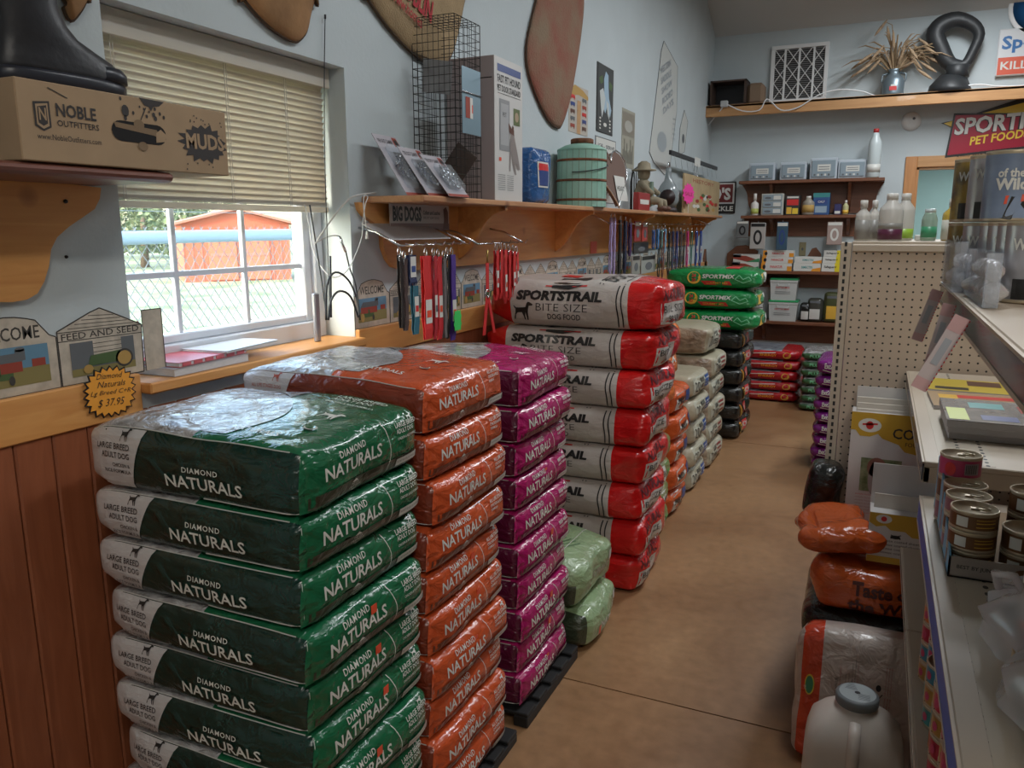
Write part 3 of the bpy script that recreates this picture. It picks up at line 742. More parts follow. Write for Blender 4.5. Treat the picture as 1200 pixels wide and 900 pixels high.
# orange and mixed sacks behind
OR2 = film('bright_orange', (.72, .17, .03), .26); OR3 = film('orange_red', (.62, .10, .02), .24)
OLV = film('olive', (.20, .22, .08), .3); TAN = film('tan', (.40, .36, .26), .4, var=.08, bump=.35); TANP = film('tan_picture', (.12, .08, .05), .35, col2=(.45, .34, .24), vscale=9)
def or_aisle(c, L, D, T):
    c.poly([(.05, T * .2), (.20, T * .75), (.24, T * .75), (.09, T * .2)], W_, 1); c.poly([(.10, T * .15), (.27, T * .8), (.34, T * .75), (.16, T * .12)], RD, 2)
    c.text('DIET', .12, T * .3, .15, T * .2, W_, 3, .02, ang=.45)
def ol_aisle(c, L, D, T):
    c.rect(.05, T * .1, .16, T * .8, RD, 1, 3, 2); c.rect(.18, T * .2, .26, T * .85, W_, 1, 3, 2); c.text('HEN', .19, T * .4, .06, T * .25, K, 2, .02); c.rect(.28, T * .15, .36, T * .9, ink('leaf_print2', (.1, .3, .08)), 1, 3, 2)
u_or = [gsack(.60, .40, .15, lambda f, u, v: OR2, None, or_aisle, None, seed=s, r=.045, side=.018, noise_=.008, rnd=.015) for s in (51, 52)]
u_ol = [gsack(.60, .40, .13, lambda f, u, v: OLV, None, ol_aisle, None, seed=s, r=.04, side=.018, noise_=.008, rnd=.012) for s in (53, 54)]
for i, (cx, dz) in enumerate(((-1.235, 0), (-1.225, 0), (-1.25, 0), (-1.255, 0))):
    place(u_or[i % 2], i < 2, (cx, 3.93, .53 + (3 - i) * .151), rg.uniform(-.03, .03), 'bright orange sack, %s of the pile behind the cream sacks' % ORD[i], 'sack', 'orange sacks in the fifth stack')
for i in range(4):
    place(u_ol[i % 2], i < 2, (-1.25, 3.93, .003 + (3 - i) * .131), rg.uniform(-.03, .03), 'olive sack under the bright orange ones, %s of the olive' % ORD[i], 'sack', 'olive sacks in the fifth stack')
def or2_aisle(c, L, D, T):
    c.rect(.05, T * .15, .22, T * .85, W_, 1, 3, 2); c.text('MIX', .07, T * .4, .12, T * .3, K, 2, .02); c.rect(.25, T * .3, .36, T * .75, NAVY, 1, 3, 2)
u_o3 = [gsack(.60, .38, .145, lambda f, u, v: OR3, None, or2_aisle, None, seed=s, r=.045, side=.018, noise_=.008, rnd=.012) for s in (55, 56)]
for i in range(5):
    place(u_o3[i % 2], i < 2, (-1.25 + .01 * (i % 2), 4.36, .003 + (4 - i) * .146), rg.uniform(-.03, .03), 'orange red sack, %s of the low pile before the tan sacks' % ORD[i], 'sack', 'orange red sacks in the sixth stack')
def tan_aisle(c, L, D, T):
    c.rect(.03, T * .12, .38, T * .88, ink('pale_panel', (.50, .49, .40)), 1, 6, 3)
    c.text('20', .05, T * .25, .07, T * .45, K, 2, 0); c.text('BULK', .14, T * .6, .10, T * .2, K, 2, .03)
    c.text('FEED', .14, T * .3, .10, T * .2, K, 2, .03)
def tan_a1(c, L, D, T):
    tan_aisle(c, L, D, T); c.rect(.26, T * .25, .36, T * .8, ink('blue_panel', (.03, .09, .32)), 2, 3, 2)
    for k in range(3): c.rect(.27, T * (.34 + .15 * k), .35, T * (.38 + .15 * k), W_, 3)
def tan_a2(c, L, D, T):
    tan_aisle(c, L, D, T)
    for k in range(3): c.rect(.26, T * (.28 + .2 * k), .36, T * (.38 + .2 * k), ink('maroon_panel', (.25, .03, .03)), 2, 3)
t1 = [gsack(.60, .43, .145, lambda f, u, v: TAN, None, tan_a1, None, seed=s, r=.04, side=.018, noise_=.007, rnd=.012) for s in (61, 62)]
for i in range(5):
    place(t1[i % 2], i < 2, (-1.245 + .008 * (i % 2), 4.87, .003 + (4 - i) * .146), rg.uniform(-.03, .03), 'tan sack with blue panel, %s of the first tan pile' % ORD[i], 'sack', 'tan sacks with blue panels')
t2 = [gsack(.62, .46, .152, lambda f, u, v: TANP if f == 'near' and u > .05 else TAN, None, tan_a2, None, ex=(.05,), seed=s, r=.04, side=.018, noise_=.007, rnd=.012) for s in (63, 64)]
t2b = gsack(.60, .46, .20, lambda f, u, v: TANP if f == 'near' and u > .05 else TAN, None, tan_a2, None, ex=(.05,), seed=66, r=.07, side=.02, noise_=.01, rnd=.03)
for i in range(6):
    place(t2b if i == 0 else t2[i % 2], i < 3, (-1.255 + .008 * (i % 2) + (.0 if i else -.02), 5.42, .003 + (5 - i) * .153), rg.uniform(-.03, .03), 'tan sack with maroon stripes, %s of the second tan pile' % ORD[i], 'sack', 'tan sacks with maroon stripes')
# black sacks with emblems, long green ones on top
BKF = film('black', (.012, .013, .012), .25); GRB = film('bright_green', (.010, .22, .055), .22); LBL = film('pale_blue', (.25, .5, .6), .3)
EM = ink('orange_emblem', (.8, .3, .02))
def bk_aisle(c, L, D, T):
    c.ell(.10, T * .5, .045, T * .42, EM, 1); c.ell(.10, T * .5, .03, T * .28, YL, 2); c.text('D', .085, T * .3, .03, T * .4, K, 3, .03)
    c.rect(.19, T * .25, .34, T * .8, RD, 1, 4, 2); c.text('MIX', .20, T * .4, .12, T * .3, W_, 2, .02); c.poly([(.36, T * .1), (.44, T * .15), (.46, T * .8), (.38, T * .85)], LBL, 1)
    c.poly([(.48, T * .1), (.60, T * .1), (.60, T * .9), (.50, T * .85)], GRB, 1)
bk = [gsack(.62, .66, .136, lambda f, u, v: BKF, None, bk_aisle, None, seed=s, r=.04, side=.018, noise_=.008, rnd=.012, ny=14) for s in (71, 72)]
for i in range(6):
    place(bk[i % 2], i < 2, (-1.20 + .01 * (i % 2), 6.38, .003 + (5 - i) * .1375), rg.uniform(-.03, .03), 'black sack with orange emblem, %s of the black ones' % ORD[i], 'sack', 'black sacks in the far stack')
def sm_near(c, L, D, T):
    c.ell(.20, T * .55, .05, T * .34, YL, 1); c.text('24', .185, T * .58, .03, T * .2, RD, 2, .03); c.text('20', .185, T * .32, .03, T * .2, RD, 2, .03)
    c.text('SPORTMIX', .26, T * .52, .24, T * .23, W_, 1, .03, shear=.15)
    c.poly([(.25, T * .38), (.46, T * .38), (.48, T * .16), (.28, T * .16)], RD, 1); c.text('GOURMET MIX', .29, T * .21, .16, T * .12, YL, 2, .01)
    c.line([(.50, T * .5), (.53, T * .72), (.56, T * .5), (.60, T * .66), (.62, T * .45), (.56, T * .3), (.50, T * .5)], .006, ink('mint_print', (.2, .65, .35)), 1)
def sm_aisle(c, L, D, T): c.poly([(.05, T * .2), (.22, T * .2), (.26, T * .8), (.08, T * .8)], YL, 1); c.rect(.30, T * .2, .42, T * .8, W_, 1, 4, 2)
sm = [gsack(.66, .46, .155, lambda f, u, v: GRB, sm_near, sm_aisle, lambda c, L, D, T: c.rect(.42, .05, .52, .3, RD, 1, 4, 6), seed=s, r=.055, side=.02, noise_=.009, rnd=.035) for s in (75, 76, 77)]
for i in range(3):
    place(sm[i], True, (-1.13 + (.0, -.01, .015)[i], 6.30, .833 + (2 - i) * .156), rg.uniform(-.02, .02), 'long bright green sack, %s of the three over black sacks' % ORD[i], 'sack', 'bright green sacks on the far stack')
# red sacks against the back wall, dark green and purple stacks
RD2 = film('deep_red', (.42, .012, .018), .25); RD2P = film('red_picture', (.35, .38, .42), .3, col2=(.06, .07, .1), vscale=14)
def rs_near(c, L, D, T):
    c.ell(.60, T * .5, .035, T * .33, YL, 1); c.text('24', .582, T * .35, .035, T * .3, RD, 2, .02); c.text('ENERGY', .36, T * .35, .15, T * .25, EM, 1, .02); c.line([(.05, T * .8), (.3, T * .6), (.5, T * .75)], .006, W_, 1)
rs = [gsack(.70, .50, .096, lambda f, u, v: (RD2P if f == 'top' and u < .2 else RD2), rs_near, None, None, ex=(.2,), seed=s, r=.03, side=.015, noise_=.008, rnd=.012) for s in (81, 82)]
for i in range(5):
    place(rs[i % 2], i < 2, (-.94 + .012 * (i % 2), 7.84, .004 + (4 - i) * .0975), rg.uniform(-.03, .03), 'deep red sack, %s of the low pile by the back wall' % ORD[i], 'sack', 'deep red sacks by the back wall')
DG = film('dark_green', (.012, .06, .018), .3, col2=(.05, .13, .05), vscale=24); DGT = film('green_picture', (.3, .34, .32), .35, col2=(.03, .08, .04), vscale=12)
def dg_near(c, L, D, T):
    c.text('PLUS', .06, T * .3, .10, T * .35, ink('mint_print', (.2, .65, .35)), 1, .02); c.rect(.2, T * .2, .26, T * .7, W_, 1)
dg = [gsack(.50, .46, .074, lambda f, u, v: DGT if f == 'top' else DG, dg_near, None, None, nx=10, ny=8, seed=s, r=.028, side=.012, noise_=.006, rnd=.012) for s in (85, 86)]
for i in range(7):
    place(dg[i % 2], i < 2, (-.29 + .01 * (i % 2), 7.53, .004 + (6 - i) * .0755), rg.uniform(-.03, .03), 'dark green sack, %s of the pile at the aisle end' % ORD[i], 'sack', 'dark green sacks at the end of the aisle')
PU = film('purple', (.17, .012, .17), .24)
def pu_near(c, L, D, T):
    c.text('Exclusive', .04, T * .42, .10, T * .4, W_, 1, .03); c.line([(.03, T * .3), (.08, T * .22), (.15, T * .32)], .006, W_, 1)
pu = [gsack(.50, .46, .08, lambda f, u, v: PU, pu_near, None, None, nx=10, ny=8, seed=s, r=.03, side=.014, noise_=.007, rnd=.01) for s in (91, 92)]
puT = gsack(.50, .46, .11, lambda f, u, v: PU, pu_near, None, None, nx=10, ny=8, seed=94, r=.04, side=.014, noise_=.008, rnd=.02)
for i in range(9):
    place(puT if i == 0 else pu[i % 2], i < 3, (-.055 + .008 * (i % 2), 5.70, .004 + (8 - i) * .0805), rg.uniform(-.03, .03), 'purple sack with white script, %s of the purple pile' % ORD[i], 'sack', 'purple sacks behind the pegboard')
# pallets
PALB = M('black_pallet_plastic', (.012, .012, .013), .55)
for (x0, x1, y0, y1, h, lab) in ((-1.56, -.925, 1.60, 2.05, .042, 'black low pallet under the rust orange sacks'), (-1.56, -.92, 2.12, 2.60, .052, 'black low pallet under the magenta sacks')):
    p = empty('pallet', ((x0 + x1) / 2, (y0 + y1) / 2, 0)); tag(p, lab, 'pallet')
    hx, hy = (x1 - x0) / 2, (y1 - y0) / 2
    for k in range(5):
        b = MB(); y = -hy + k * (2 * hy - .07) / 4; b.box(-hx, hx, y, y + .07, h - .014, h, PALB, .003); b.build('slat', p)
    for k in range(3):
        b = MB(); x = -hx + k * (2 * hx - .05) / 2; b.box(x, x + .05, -hy, hy, 0, h - .014, PALB, .003); b.build('runner', p)
# orange square price stickers on some aisle ends
ST = []
for o in list(SC.objects):
    g = o.get('group', '')
    if g in ('green sacks in the nearest stack', 'rust orange sacks in the second stack', 'magenta sacks in the third stack'):
        n = ORD.index([w for w in ORD if ', ' + w in o['label']][0])
        if (g[0] == 'g' and n in (3, 4, 5, 6)) or (g[0] == 'r' and n in (2, 4, 5, 6, 8)) or (g[0] == 'm' and n in (3, 5, 7, 8, 9)):
            b = MB(); x = .575 / 2 + .0125; v = .085; u = -.02 + .02 * (n % 3)
            b.box(x, x + .0012, u, u + .02, v - .01, v + .01, REDTAG); s_ = b.build('price_sticker', o)

# ---------------------------------------------------------------- extents read off a plane
def ey(px0, px1, py0, py1, Y):
    a = on((px0 + px1) / 2, py0, 'y', Y); c = on((px0 + px1) / 2, py1, 'y', Y); m_ = (py0 + py1) / 2
    return on(px0, m_, 'y', Y).x, on(px1, m_, 'y', Y).x, c.z, a.z
def ex_(px0, px1, py0, py1, X):
    a = on((px0 + px1) / 2, py0, 'x', X); c = on((px0 + px1) / 2, py1, 'x', X); m_ = (py0 + py1) / 2
    return on(px0, m_, 'x', X).y, on(px1, m_, 'x', X).y, c.z, a.z
CARD = M('cardboard', (.36, .25, .15), .8, var=.06, vscale=12)
CARDI = M('cardboard_inside', (.22, .15, .09), .9)

# ---------------------------------------------------------------- near shelf, boot box, boot
DKW = wood('dark_shelf_wood', (.14, .045, .03), (.22, .08, .05), 'y', knots=False)
b = MB(); sz = 1.698
prof = [(WX, sz), (-1.412, sz), (-1.402, sz + .005), (-1.398, sz + .011), (-1.402, sz + .017), (-1.412, sz + .022), (WX, sz + .022)]
n = len(prof); vs = [(x, .3, z) for x, z in prof] + [(x, 1.30, z) for x, z in prof]
b.add(vs, [tuple(range(n)), tuple(range(n, 2 * n))[::-1]] + [(i, (i + 1) % n, n + (i + 1) % n, n + i) for i in range(n)], DKW)
wsf = empty('wall_shelf', (0, 0, 0)); tag(wsf, 'short dark brown wall shelf left of the window', 'shelf')
b.build('board', wsf)
cur = [(118.6, 220), (117, 233), (111, 245), (98, 254), (81, 265.6), (67, 278), (60, 292), (57.5, 312), (52, 330), (44, 344), (32, 351), (15, 354), (0, 354)]
pl = [wl(a, c, WX + .018) for a, c in cur]; zlow = pl[-1][1]
poly = [(.3, sz)] + [(1.235, sz)] + pl + [(.3, zlow)]
b = MB(); b.prism(poly, PINE, 'x', WX, WX + .018); bb_ = b.build('backboard', wsf)
b = MB()
for a, c in ((76.5, 236), ):
    yy, zz = wl(a, c, WX + .018); b.lathe([(0, .004), (.004, .004), (.005, 0)], BLACK, (WX + .018, yy, zz), 8, 'x')
b.build('nail_head', bb_)
yy, zz = wl(77.5, 301, WX); b = MB(); b.lathe([(0, .004), (.003, .004), (.004, 0)], BLACK, (WX, yy, zz), 8, 'x'); o = b.build('nail'); tag(o, 'dark nail in the bare wall below the short shelf', 'nail')

bz = sz + .024; bx0, bx1, q0, q1, bz1 = -1.64, -1.40, .967, 1.468, bz + .142
b = MB(); b.box(bx0, bx1, q0, q1, bz, bz1, CARD, .002)
c = flat(b, (bx1, q0, bz), (0, 1, 0), (0, 0, 1)); DKI = ink('brown_black_print', (.035, .03, .03), .7); L = q1 - q0; Hh = bz1 - bz
c.poly([(.030, .104), (.062, .108), (.062, .062), (.046, .054), (.030, .062)], DKI, 1); c.poly([(.034, .100), (.058, .104), (.058, .064), (.046, .058), (.034, .065)], CARD, 2)
c.poly([(.037, .096), (.055, .100), (.055, .068), (.046, .063), (.037, .068)], DKI, 3); c.text('N', .039, .073, .014, .022, CARD, 4, .02)
c.text('NOBLE', .074, .083, .084, .024, DKI, 1, .025); c.text('OUTFITTERS', .074, .066, .088, .011, DKI, 1, .01); c.text('www.NobleOutfitters.com', .032, .040, .132, .010, DKI, 1, 0)
c.line([(.062, .132), (.10, .118)], .002, DKI, 1)
# hand hole with torn flaps
hole = [(.19 + .022 + .022 * cos(a), .072 + .020 * sin(a)) for a in [pi / 2 + pi * i / 8 for i in range(9)]] + [(.302 + .022 * cos(a), .072 + .020 * sin(a)) for a in [-pi / 2 + pi * i / 8 for i in range(9)]]
c.poly(hole, M('box_dark_inside', (.01, .009, .01), .9), 1)
c.poly([(.196, .088), (.30, .082), (.312, .064), (.292, .070), (.20, .078)], CARDI, 2); c.poly([(.296, .056), (.32, .06), (.324, .074), (.31, .084), (.298, .076)], CARD, 3)
c.ell(.256, .088, .013, .010, CARDI, 3); c.ell(.262, .046, .012, .009, CARDI, 3)
rs_ = random.Random(4)
for u, v, r in ((.226, .112, .009), (.225, .098, .004), (.245, .110, .003), (.217, .134, .003), (.262, .124, .002), (.272, .121, .002), (.285, .117, .002), (.296, .112, .004), (.30, .124, .003), (.312, .116, .003), (.278, .107, .003), (.30, .105, .004), (.322, .110, .003)):
    c.ell(u, v, r, r * 1.3, DKI, 1, 10)
c.poly([(.262, .142), (.275, .128), (.285, .126), (.29, .118), (.296, .128), (.312, .131), (.325, .141)], DKI, 1); c.line([(.262, .098), (.277, .124)], .0025, DKI, 1)
sp = []
for i in range(34):
    a = 2 * pi * i / 34; rr = 1 + (.32 if i % 2 else -.02) * rs_.uniform(.4, 1.2); sp.append((.430 + .058 * rr * cos(a), .066 + .034 * rr * sin(a)))
sp = [(min(L - .003, u), v) for u, v in sp]; c.poly(sp, DKI, 1)
c.text('MUDS', .378, .052, .112, .034, CARD, 2, .035, ang=.02)
for i in range(16): c.ell(.43 + rs_.uniform(-.06, .06), .066 + rs_.choice((-1, 1)) * rs_.uniform(.042, .06), .002, .002, DKI, 1, 6)
c2 = flat(b, (bx0, q0, bz), (1, 0, 0), (0, 0, 1)); c2.text('12', .15, .05, .03, .03, DKI, 1, .02)
o = b.build('shoe_box'); tag(o, 'long brown cardboard boot box with a hand hole on the short shelf', 'box')

RUB = M('boot_rubber', (.018, .018, .022), .42, bump=.15, bscale=40); SOLE = M('boot_sole', (.02, .022, .032), .35)
def outline(y0, y1, w0, w1, z, n=20):
    y1 *= .93
    """rounded footprint: y0 heel, y1 toe, half widths"""
    pts = []
    for i in range(n):
        a = 2 * pi * i / n; t = (1 + cos(a)) / 2; y = y0 + (y1 - y0) * t
        w = (w0 * (1 - t) + w1 * t); pts.append((w * abs(sin(a)) ** .75 * (1 if sin(a) >= 0 else -1), y, z))
    return pts
def loft(mb, rings, m):
    n = len(rings[0]); vs = [p for r in rings for p in r]; fs = []
    for i in range(len(rings) - 1):
        for k in range(n): fs.append((i * n + k, i * n + (k + 1) % n, (i + 1) * n + (k + 1) % n, (i + 1) * n + k))
    fs += [tuple(range(n))[::-1], tuple((len(rings) - 1) * n + k for k in range(n))]; mb.add(vs, fs, m, True)
bt = empty('rubber_boot', (-1.475, 1.0, bz1 + .001)); tag(bt, 'black rubber boot standing on the brown boot box', 'boot')
b = MB()
loft(b, [outline(*r) for r in ((-.01, .262, .034, .046, .020), (-.012, .266, .036, .048, .035), (-.010, .262, .036, .046, .05), (-.006, .245, .037, .044, .065), (-.004, .21, .038, .043, .078),
      (-.004, .165, .039, .044, .095), (-.006, .14, .041, .045, .115), (-.01, .125, .043, .046, .14), (-.014, .118, .046, .049, .17), (-.018, .117, .05, .052, .20), (-.026, .12, .054, .056, .25), (-.032, .125, .058, .06, .31), (-.034, .13, .06, .062, .36))], RUB)
b.build('upper', bt)
b = MB(); loft(b, [outline(*r) for r in ((-.010, .258, .034, .046, .0), (-.016, .272, .038, .052, .004), (-.017, .274, .040, .053, .022), (-.013, .268, .037, .050, .028))], SOLE); b.build('sole', bt)
b = MB(); loft(b, [outline(.12, .275, .03, .050, .028), outline(.13, .273, .03, .050, .044), outline(.14, .262, .028, .046, .055)], SOLE); b.build('toe_cap', bt)

# ---------------------------------------------------------------- wallpaper border (flat print on thin paper)
CRMP = M('border_paper', (.50, .44, .36), .75, var=.18, vscale=30); LINE = ink('border_line', (.05, .045, .04), .7)
SKY = ink('border_sky', (.12, .25, .36), .7); BARN = ink('border_barn', (.30, .05, .03), .7); GRS = ink('border_grass', (.24, .2, .07), .7)
TRAC = ink('border_tractor', (.07, .12, .04), .7); WHL = ink('border_wheel', (.45, .28, .08), .7); GREY = ink('border_grey', (.12, .13, .14), .7)
def motif_welcome(c, u, w, h):
    pts = [(u, 0), (u + w, 0), (u + w, h * .68), (u + w * .93, h * .72), (u + w * .80, h * .93)] + [(u + w * (.8 - .6 * i / 6), h * (.93 + .07 * sin(pi * i / 6))) for i in range(1, 6)] + [(u + w * .2, h * .93), (u + w * .06, h * .72), (u, h * .68)]
    c.poly(pts, CRMP, 0); c.line(pts + [pts[0]], h * .015, LINE, 1)
    c.text('WELCOME', u + w * .15, h * .70, w * .68, h * .17, LINE, 1, .01)
    c.rect(u + w * .09, h * .12, u + w * .90, h * .62, SKY, 1); c.rect(u + w * .09, h * .12, u + w * .90, h * .34, GRS, 2)
    c.poly([(u + w * .16, h * .30), (u + w * .62, h * .30), (u + w * .62, h * .44), (u + w * .55, h * .52), (u + w * .22, h * .52), (u + w * .16, h * .43)], BARN, 3)
    c.poly([(u + w * .15, h * .43), (u + w * .22, h * .54), (u + w * .56, h * .54), (u + w * .63, h * .43), (u + w * .30, h * .43)], GREY, 4)
    c.rect(u + w * .56, h * .44, u + w * .66, h * .58, GREY, 2); c.ell(u + w * .61, h * .58, w * .05, h * .03, GREY, 2); c.rect(u + w * .72, h * .34, u + w * .86, h * .44, BARN, 3)
    c.rect(u + w * .22, h * .22, u + w * .52, h * .30, TRAC, 5); c.rect(u + w * .36, h * .28, u + w * .40, h * .38, TRAC, 5)
    c.ell(u + w * .20, h * .22, w * .05, h * .09, WHL, 6); c.ell(u + w * .50, h * .20, w * .03, h * .06, LINE, 6)
def motif_feed(c, u, w, h, words=True):
    pts = [(u, 0), (u + w * .98, 0), (u + w, h * .7), (u + w * .62, h * .93), (u + w * .5, h), (u + w * .38, h * .95), (u, h * .74)]
    c.poly(pts, CRMP, 0); c.line(pts + [pts[0]], h * .018, LINE, 1)
    for k in range(4): c.line([(u + w * (.12 + .08 * k), h * (.76 + .05 * k)), (u + w * (.9 - .08 * k), h * (.74 + .05 * k))], h * .008, LINE, 1)
    c.line([(u, h * .60), (u + w, h * .58)], h * .012, LINE, 1); c.line([(u, h * .72), (u + w, h * .70)], h * .012, LINE, 1)
    if words: c.text('FEED AND SEED', u + w * .04, h * .61, w * .92, h * .09, LINE, 1, .008)
    c.rect(u + w * .12, h * .12, u + w * .88, h * .56, GREY, 2); c.rect(u + w * .38, h * .30, u + w * .72, h * .56, CRMP, 3)
    for k in range(4): c.line([(u + w * .38, h * (.34 + .06 * k)), (u + w * .72, h * (.34 + .06 * k))], h * .008, LINE, 4)
    c.rect(u + w * .12, h * .10, u + w * .88, h * .20, GRS, 3); c.poly([(u + w * .3, h * .22), (u + w * .66, h * .22), (u + w * .7, h * .38), (u + w * .34, h * .36)], TRAC, 5)
    c.ell(u + w * .74, h * .26, w * .11, h * .13, LINE, 5); c.ell(u + w * .74, h * .26, w * .085, h * .10, WHL, 6); c.ell(u + w * .30, h * .18, w * .055, h * .06, WHL, 6)
def border(y0, seq, name_lab, h=.168):
    b = MB(); c = flat(b, (WX + .0005, y0, 1.252), (0, 1, 0), (0, 0, 1)); u = 0
    for kind, w in seq:
        if kind == 'w': motif_welcome(c, u, w, h)
        elif kind == 'f': motif_feed(c, u, w, h)
        elif kind == 'h': motif_feed(c, u, w, h * .95, False)
        elif kind == 'p': c.rect(u, 0, u + w, h * .9, CRMP, 0); c.line([(u, 0), (u, h * .9), (u + w, h * .9), (u + w, 0)], h * .015, LINE, 1)
        u += w + .003
    o = b.build('wallpaper_border'); tag(o, name_lab, 'wallpaper border'); return o
ya = wl(0, 415)[0]
yw = wl(68, 400)[0]
border(yw - .225, [('w', .22), ('f', .225), ('p', .06)], 'farm scene wallpaper border above the pine rail left of the window')
border(2.283, [('w', .22), ('f', .17), ('h', .12), ('p', .03), ('h', .13), ('h', .10)] + [('w', .2), ('h', .14), ('h', .14)] * 9, 'farm scene wallpaper border running under the long shelf')

# price star beside the window
ORP = M('orange_card', (.85, .36, .04), .7)
sy, sz_ = wl(131, 462); yy0 = on(97, 470, 'x', WX + .03).y; ywid = on(162, 455, 'x', WX + .03).y - yy0
b = MB(); spk = []
n = 22
for i in range(2 * n):
    a = 2 * pi * i / (2 * n); rr = 1.0 if i % 2 else .84
    ca, sa = cos(a), sin(a); k = 1 / max(abs(ca) ** 2.6 + abs(sa) ** 2.6, .01) ** (1 / 2.6)
    spk.append((.072 * k * rr * ca, .062 * k * rr * sa))
b.prism([(u, v) for u, v in spk], K, 'x', -.002, 0); b.prism([(u * .93, v * .93) for u, v in spk], ORP, 'x', 0, .0012)
c = flat(b, (.0014, -.072, -.062), (0, 1, 0), (0, 0, 1))
c.text('Diamond', .034, .094, .070, .013, K, 1, -.005, shear=.3); c.text('Naturals', .036, .074, .076, .014, K, 1, -.005, shear=.3); c.text('Lg Breed C+R', .018, .053, .108, .014, K, 1, -.005, shear=.3); c.text('$ 37.95', .036, .026, .072, .020, K, 1, -.004, shear=.3)
cc = on(131, 459, 'x', WX + .03); o = b.build('price_star', None, (WX + .026, cc.y, cc.z), rot=(radians(-4), 0, 0)); tag(o, 'orange star shaped price card with handwriting beside the window sill', 'price card')

# ---------------------------------------------------------------- long shelf
LSZ = 1.688; ls = empty('wall_shelf', (0, 0, 0)); tag(ls, 'long wooden wall shelf with scroll brackets running to the back wall', 'shelf')
b = MB(); b.box(WX, -1.40, 2.35, 7.95, LSZ, LSZ + .022, SHELFW, .004); b.build('board', ls)
cur = [(420.6, 237), (423, 246), (428, 253), (438, 260), (445, 267), (449, 276), (450, 290), (455, 304), (462, 313)]
poly = [(7.9, LSZ), (7.9, 1.44)] + [(2.60, 1.44)] + [wl(a, c, WX + .02) for a, c in cur[::-1]] + [(2.35, LSZ)]
b = MB(); b.prism(poly, PINE, 'x', WX, WX + .018); b.build('backboard', ls)
for yb in (3.02, 4.14, 5.41, 6.55, 7.7):
    b = MB(); S = [(0, 0), (.225, 0)] + [(.225 - .01 * sin(pi * t) * 0 - .225 * (t ** .8) * 1.0, -.015 - .20 * (t - .09 * sin(2 * pi * t))) for t in [i / 12 for i in range(13)]]
    b.prism([(WX + .018 + max(0, u) * .98, LSZ + v) for u, v in S] + [(WX + .018, LSZ - .22)], PINE, 'y', yb, yb + .022); b.build('bracket', ls)
# small red tag under the shelf
y0, y1, z0, z1 = ex_(692, 699, 283, 297, WX + .02); b = MB(); b.box(WX + .02, WX + .022, y0, y1, z0, z1, REDTAG); o = b.build('red_tag'); tag(o, 'small red tag stuck on the board under the long shelf', 'tag')

SZ = LSZ + .0225
CLR = clear_mat('clear_plastic', (.92, .95, .97), .88, .08)
CHAIN = M('chain_steel', (.55, .58, .62), .25, 1); CHB = M('blued_chain', (.09, .10, .16), .3, .8)
GRYC = M('grey_card', (.40, .37, .40), .6)
for k, (y0, xo, hh, ww, mt, lab) in enumerate(((2.365, -1.622, .25, .15, CHB, 'leftmost tie out chain blister pack leaning on the wall'), (2.435, -1.578, .21, .15, CHB, 'middle tie out chain blister pack with bluish chain'), (2.505, -1.535, .19, .15, CHAIN, 'front tie out chain blister pack with a bright coil of chain'))):
    r = empty('chain_pack', (xo + .15, y0, SZ)); r.rotation_euler = (0, radians(-33 - 3 * k), 0); tag(r, lab, 'blister pack', 'tie out chain packs')
    b = MB(); b.box(-.002, 0, 0, ww, 0, hh, GRYC); c = flat(b, (0, 0, 0), (0, 1, 0), (0, 0, 1)); c.text('TIE OUT CHAIN', .012, hh - .035, ww * .6, .016, K, 1, .01); c.poly([(ww * .72, hh - .045), (ww * .95, hh - .045), (ww * .93, hh - .008), (ww * .75, hh - .006)], BARN, 1); c.ell(ww * .85, hh - .03, .012, .015, K, 2)
    c.rect(0, 0, ww, .012, BARN, 1); b.build('card', r)
    b = MB(); rgc = random.Random(k); R0 = .05
    for j in range(70):
        a = j * .55 + rgc.uniform(-.2, .2); rr = R0 * (rgc.uniform(.35, 1.0)); cy_, cz_ = ww / 2 + rr * cos(a), hh * .42 + rr * 1.05 * sin(a); d = rgc.uniform(0, pi)
        b.tube([(.008 + .008 * rgc.random() + .003 * (q % 2), cy_ + .008 * cos(2 * pi * q / 6) * cos(d) - .0045 * sin(2 * pi * q / 6) * sin(d), cz_ + .008 * cos(2 * pi * q / 6) * sin(d) + .0045 * sin(2 * pi * q / 6) * cos(d)) for q in range(6)], .0016, mt if j % 3 else CHAIN, 4, closed=True)
    b.build('chain', r, kind='stuff')
    b = MB(); b.box(.001, .026, .018, ww - .018, .02, hh - .05, CLR, .012); b.build('blister', r)

# wire cage trap
p1 = on(482, 22, 'x', -1.625); p2 = on(532, 16, 'y', p1.y); p3 = on(562, 30, 'x', p2.x); cx0, cx1, cy0, cy1, ch = -1.625, p2.x, p1.y, p3.y, p1.z - SZ
cg = empty('cage_trap', ((cx0 + cx1) / 2, (cy0 + cy1) / 2, SZ)); tag(cg, 'tall black wire cage trap standing on end on the long shelf', 'trap')
hx, hy = (cx1 - cx0) / 2, (cy1 - cy0) / 2; WR = M('black_wire', (.02, .018, .018), .45, .5)
b = MB()
nzr = 22; nxr, nyr = 8, 6
for i in range(nzr + 1):
    z = ch * i / nzr + .001; b.tube([(-hx, -hy, z), (hx, -hy, z), (hx, hy, z), (-hx, hy, z)], .0011, WR, 4, closed=True)
for i in range(nxr + 1):
    x = -hx + 2 * hx * i / nxr
    for y in (-hy, hy): b.tube([(x, y, 0), (x, y, ch)], .0011 if 0 < i < nxr else .0018, WR, 4, caps=False)
    b.tube([(x, -hy, ch), (x, hy, ch)], .0011, WR, 4, caps=False)
for i in range(1, nyr):
    y = -hy + 2 * hy * i / nyr
    for x in (-hx, hx): b.tube([(x, y, 0), (x, y, ch)], .0011, WR, 4, caps=False)
    b.tube([(-hx, y, ch), (hx, y, ch)], .0011, WR, 4, caps=False)
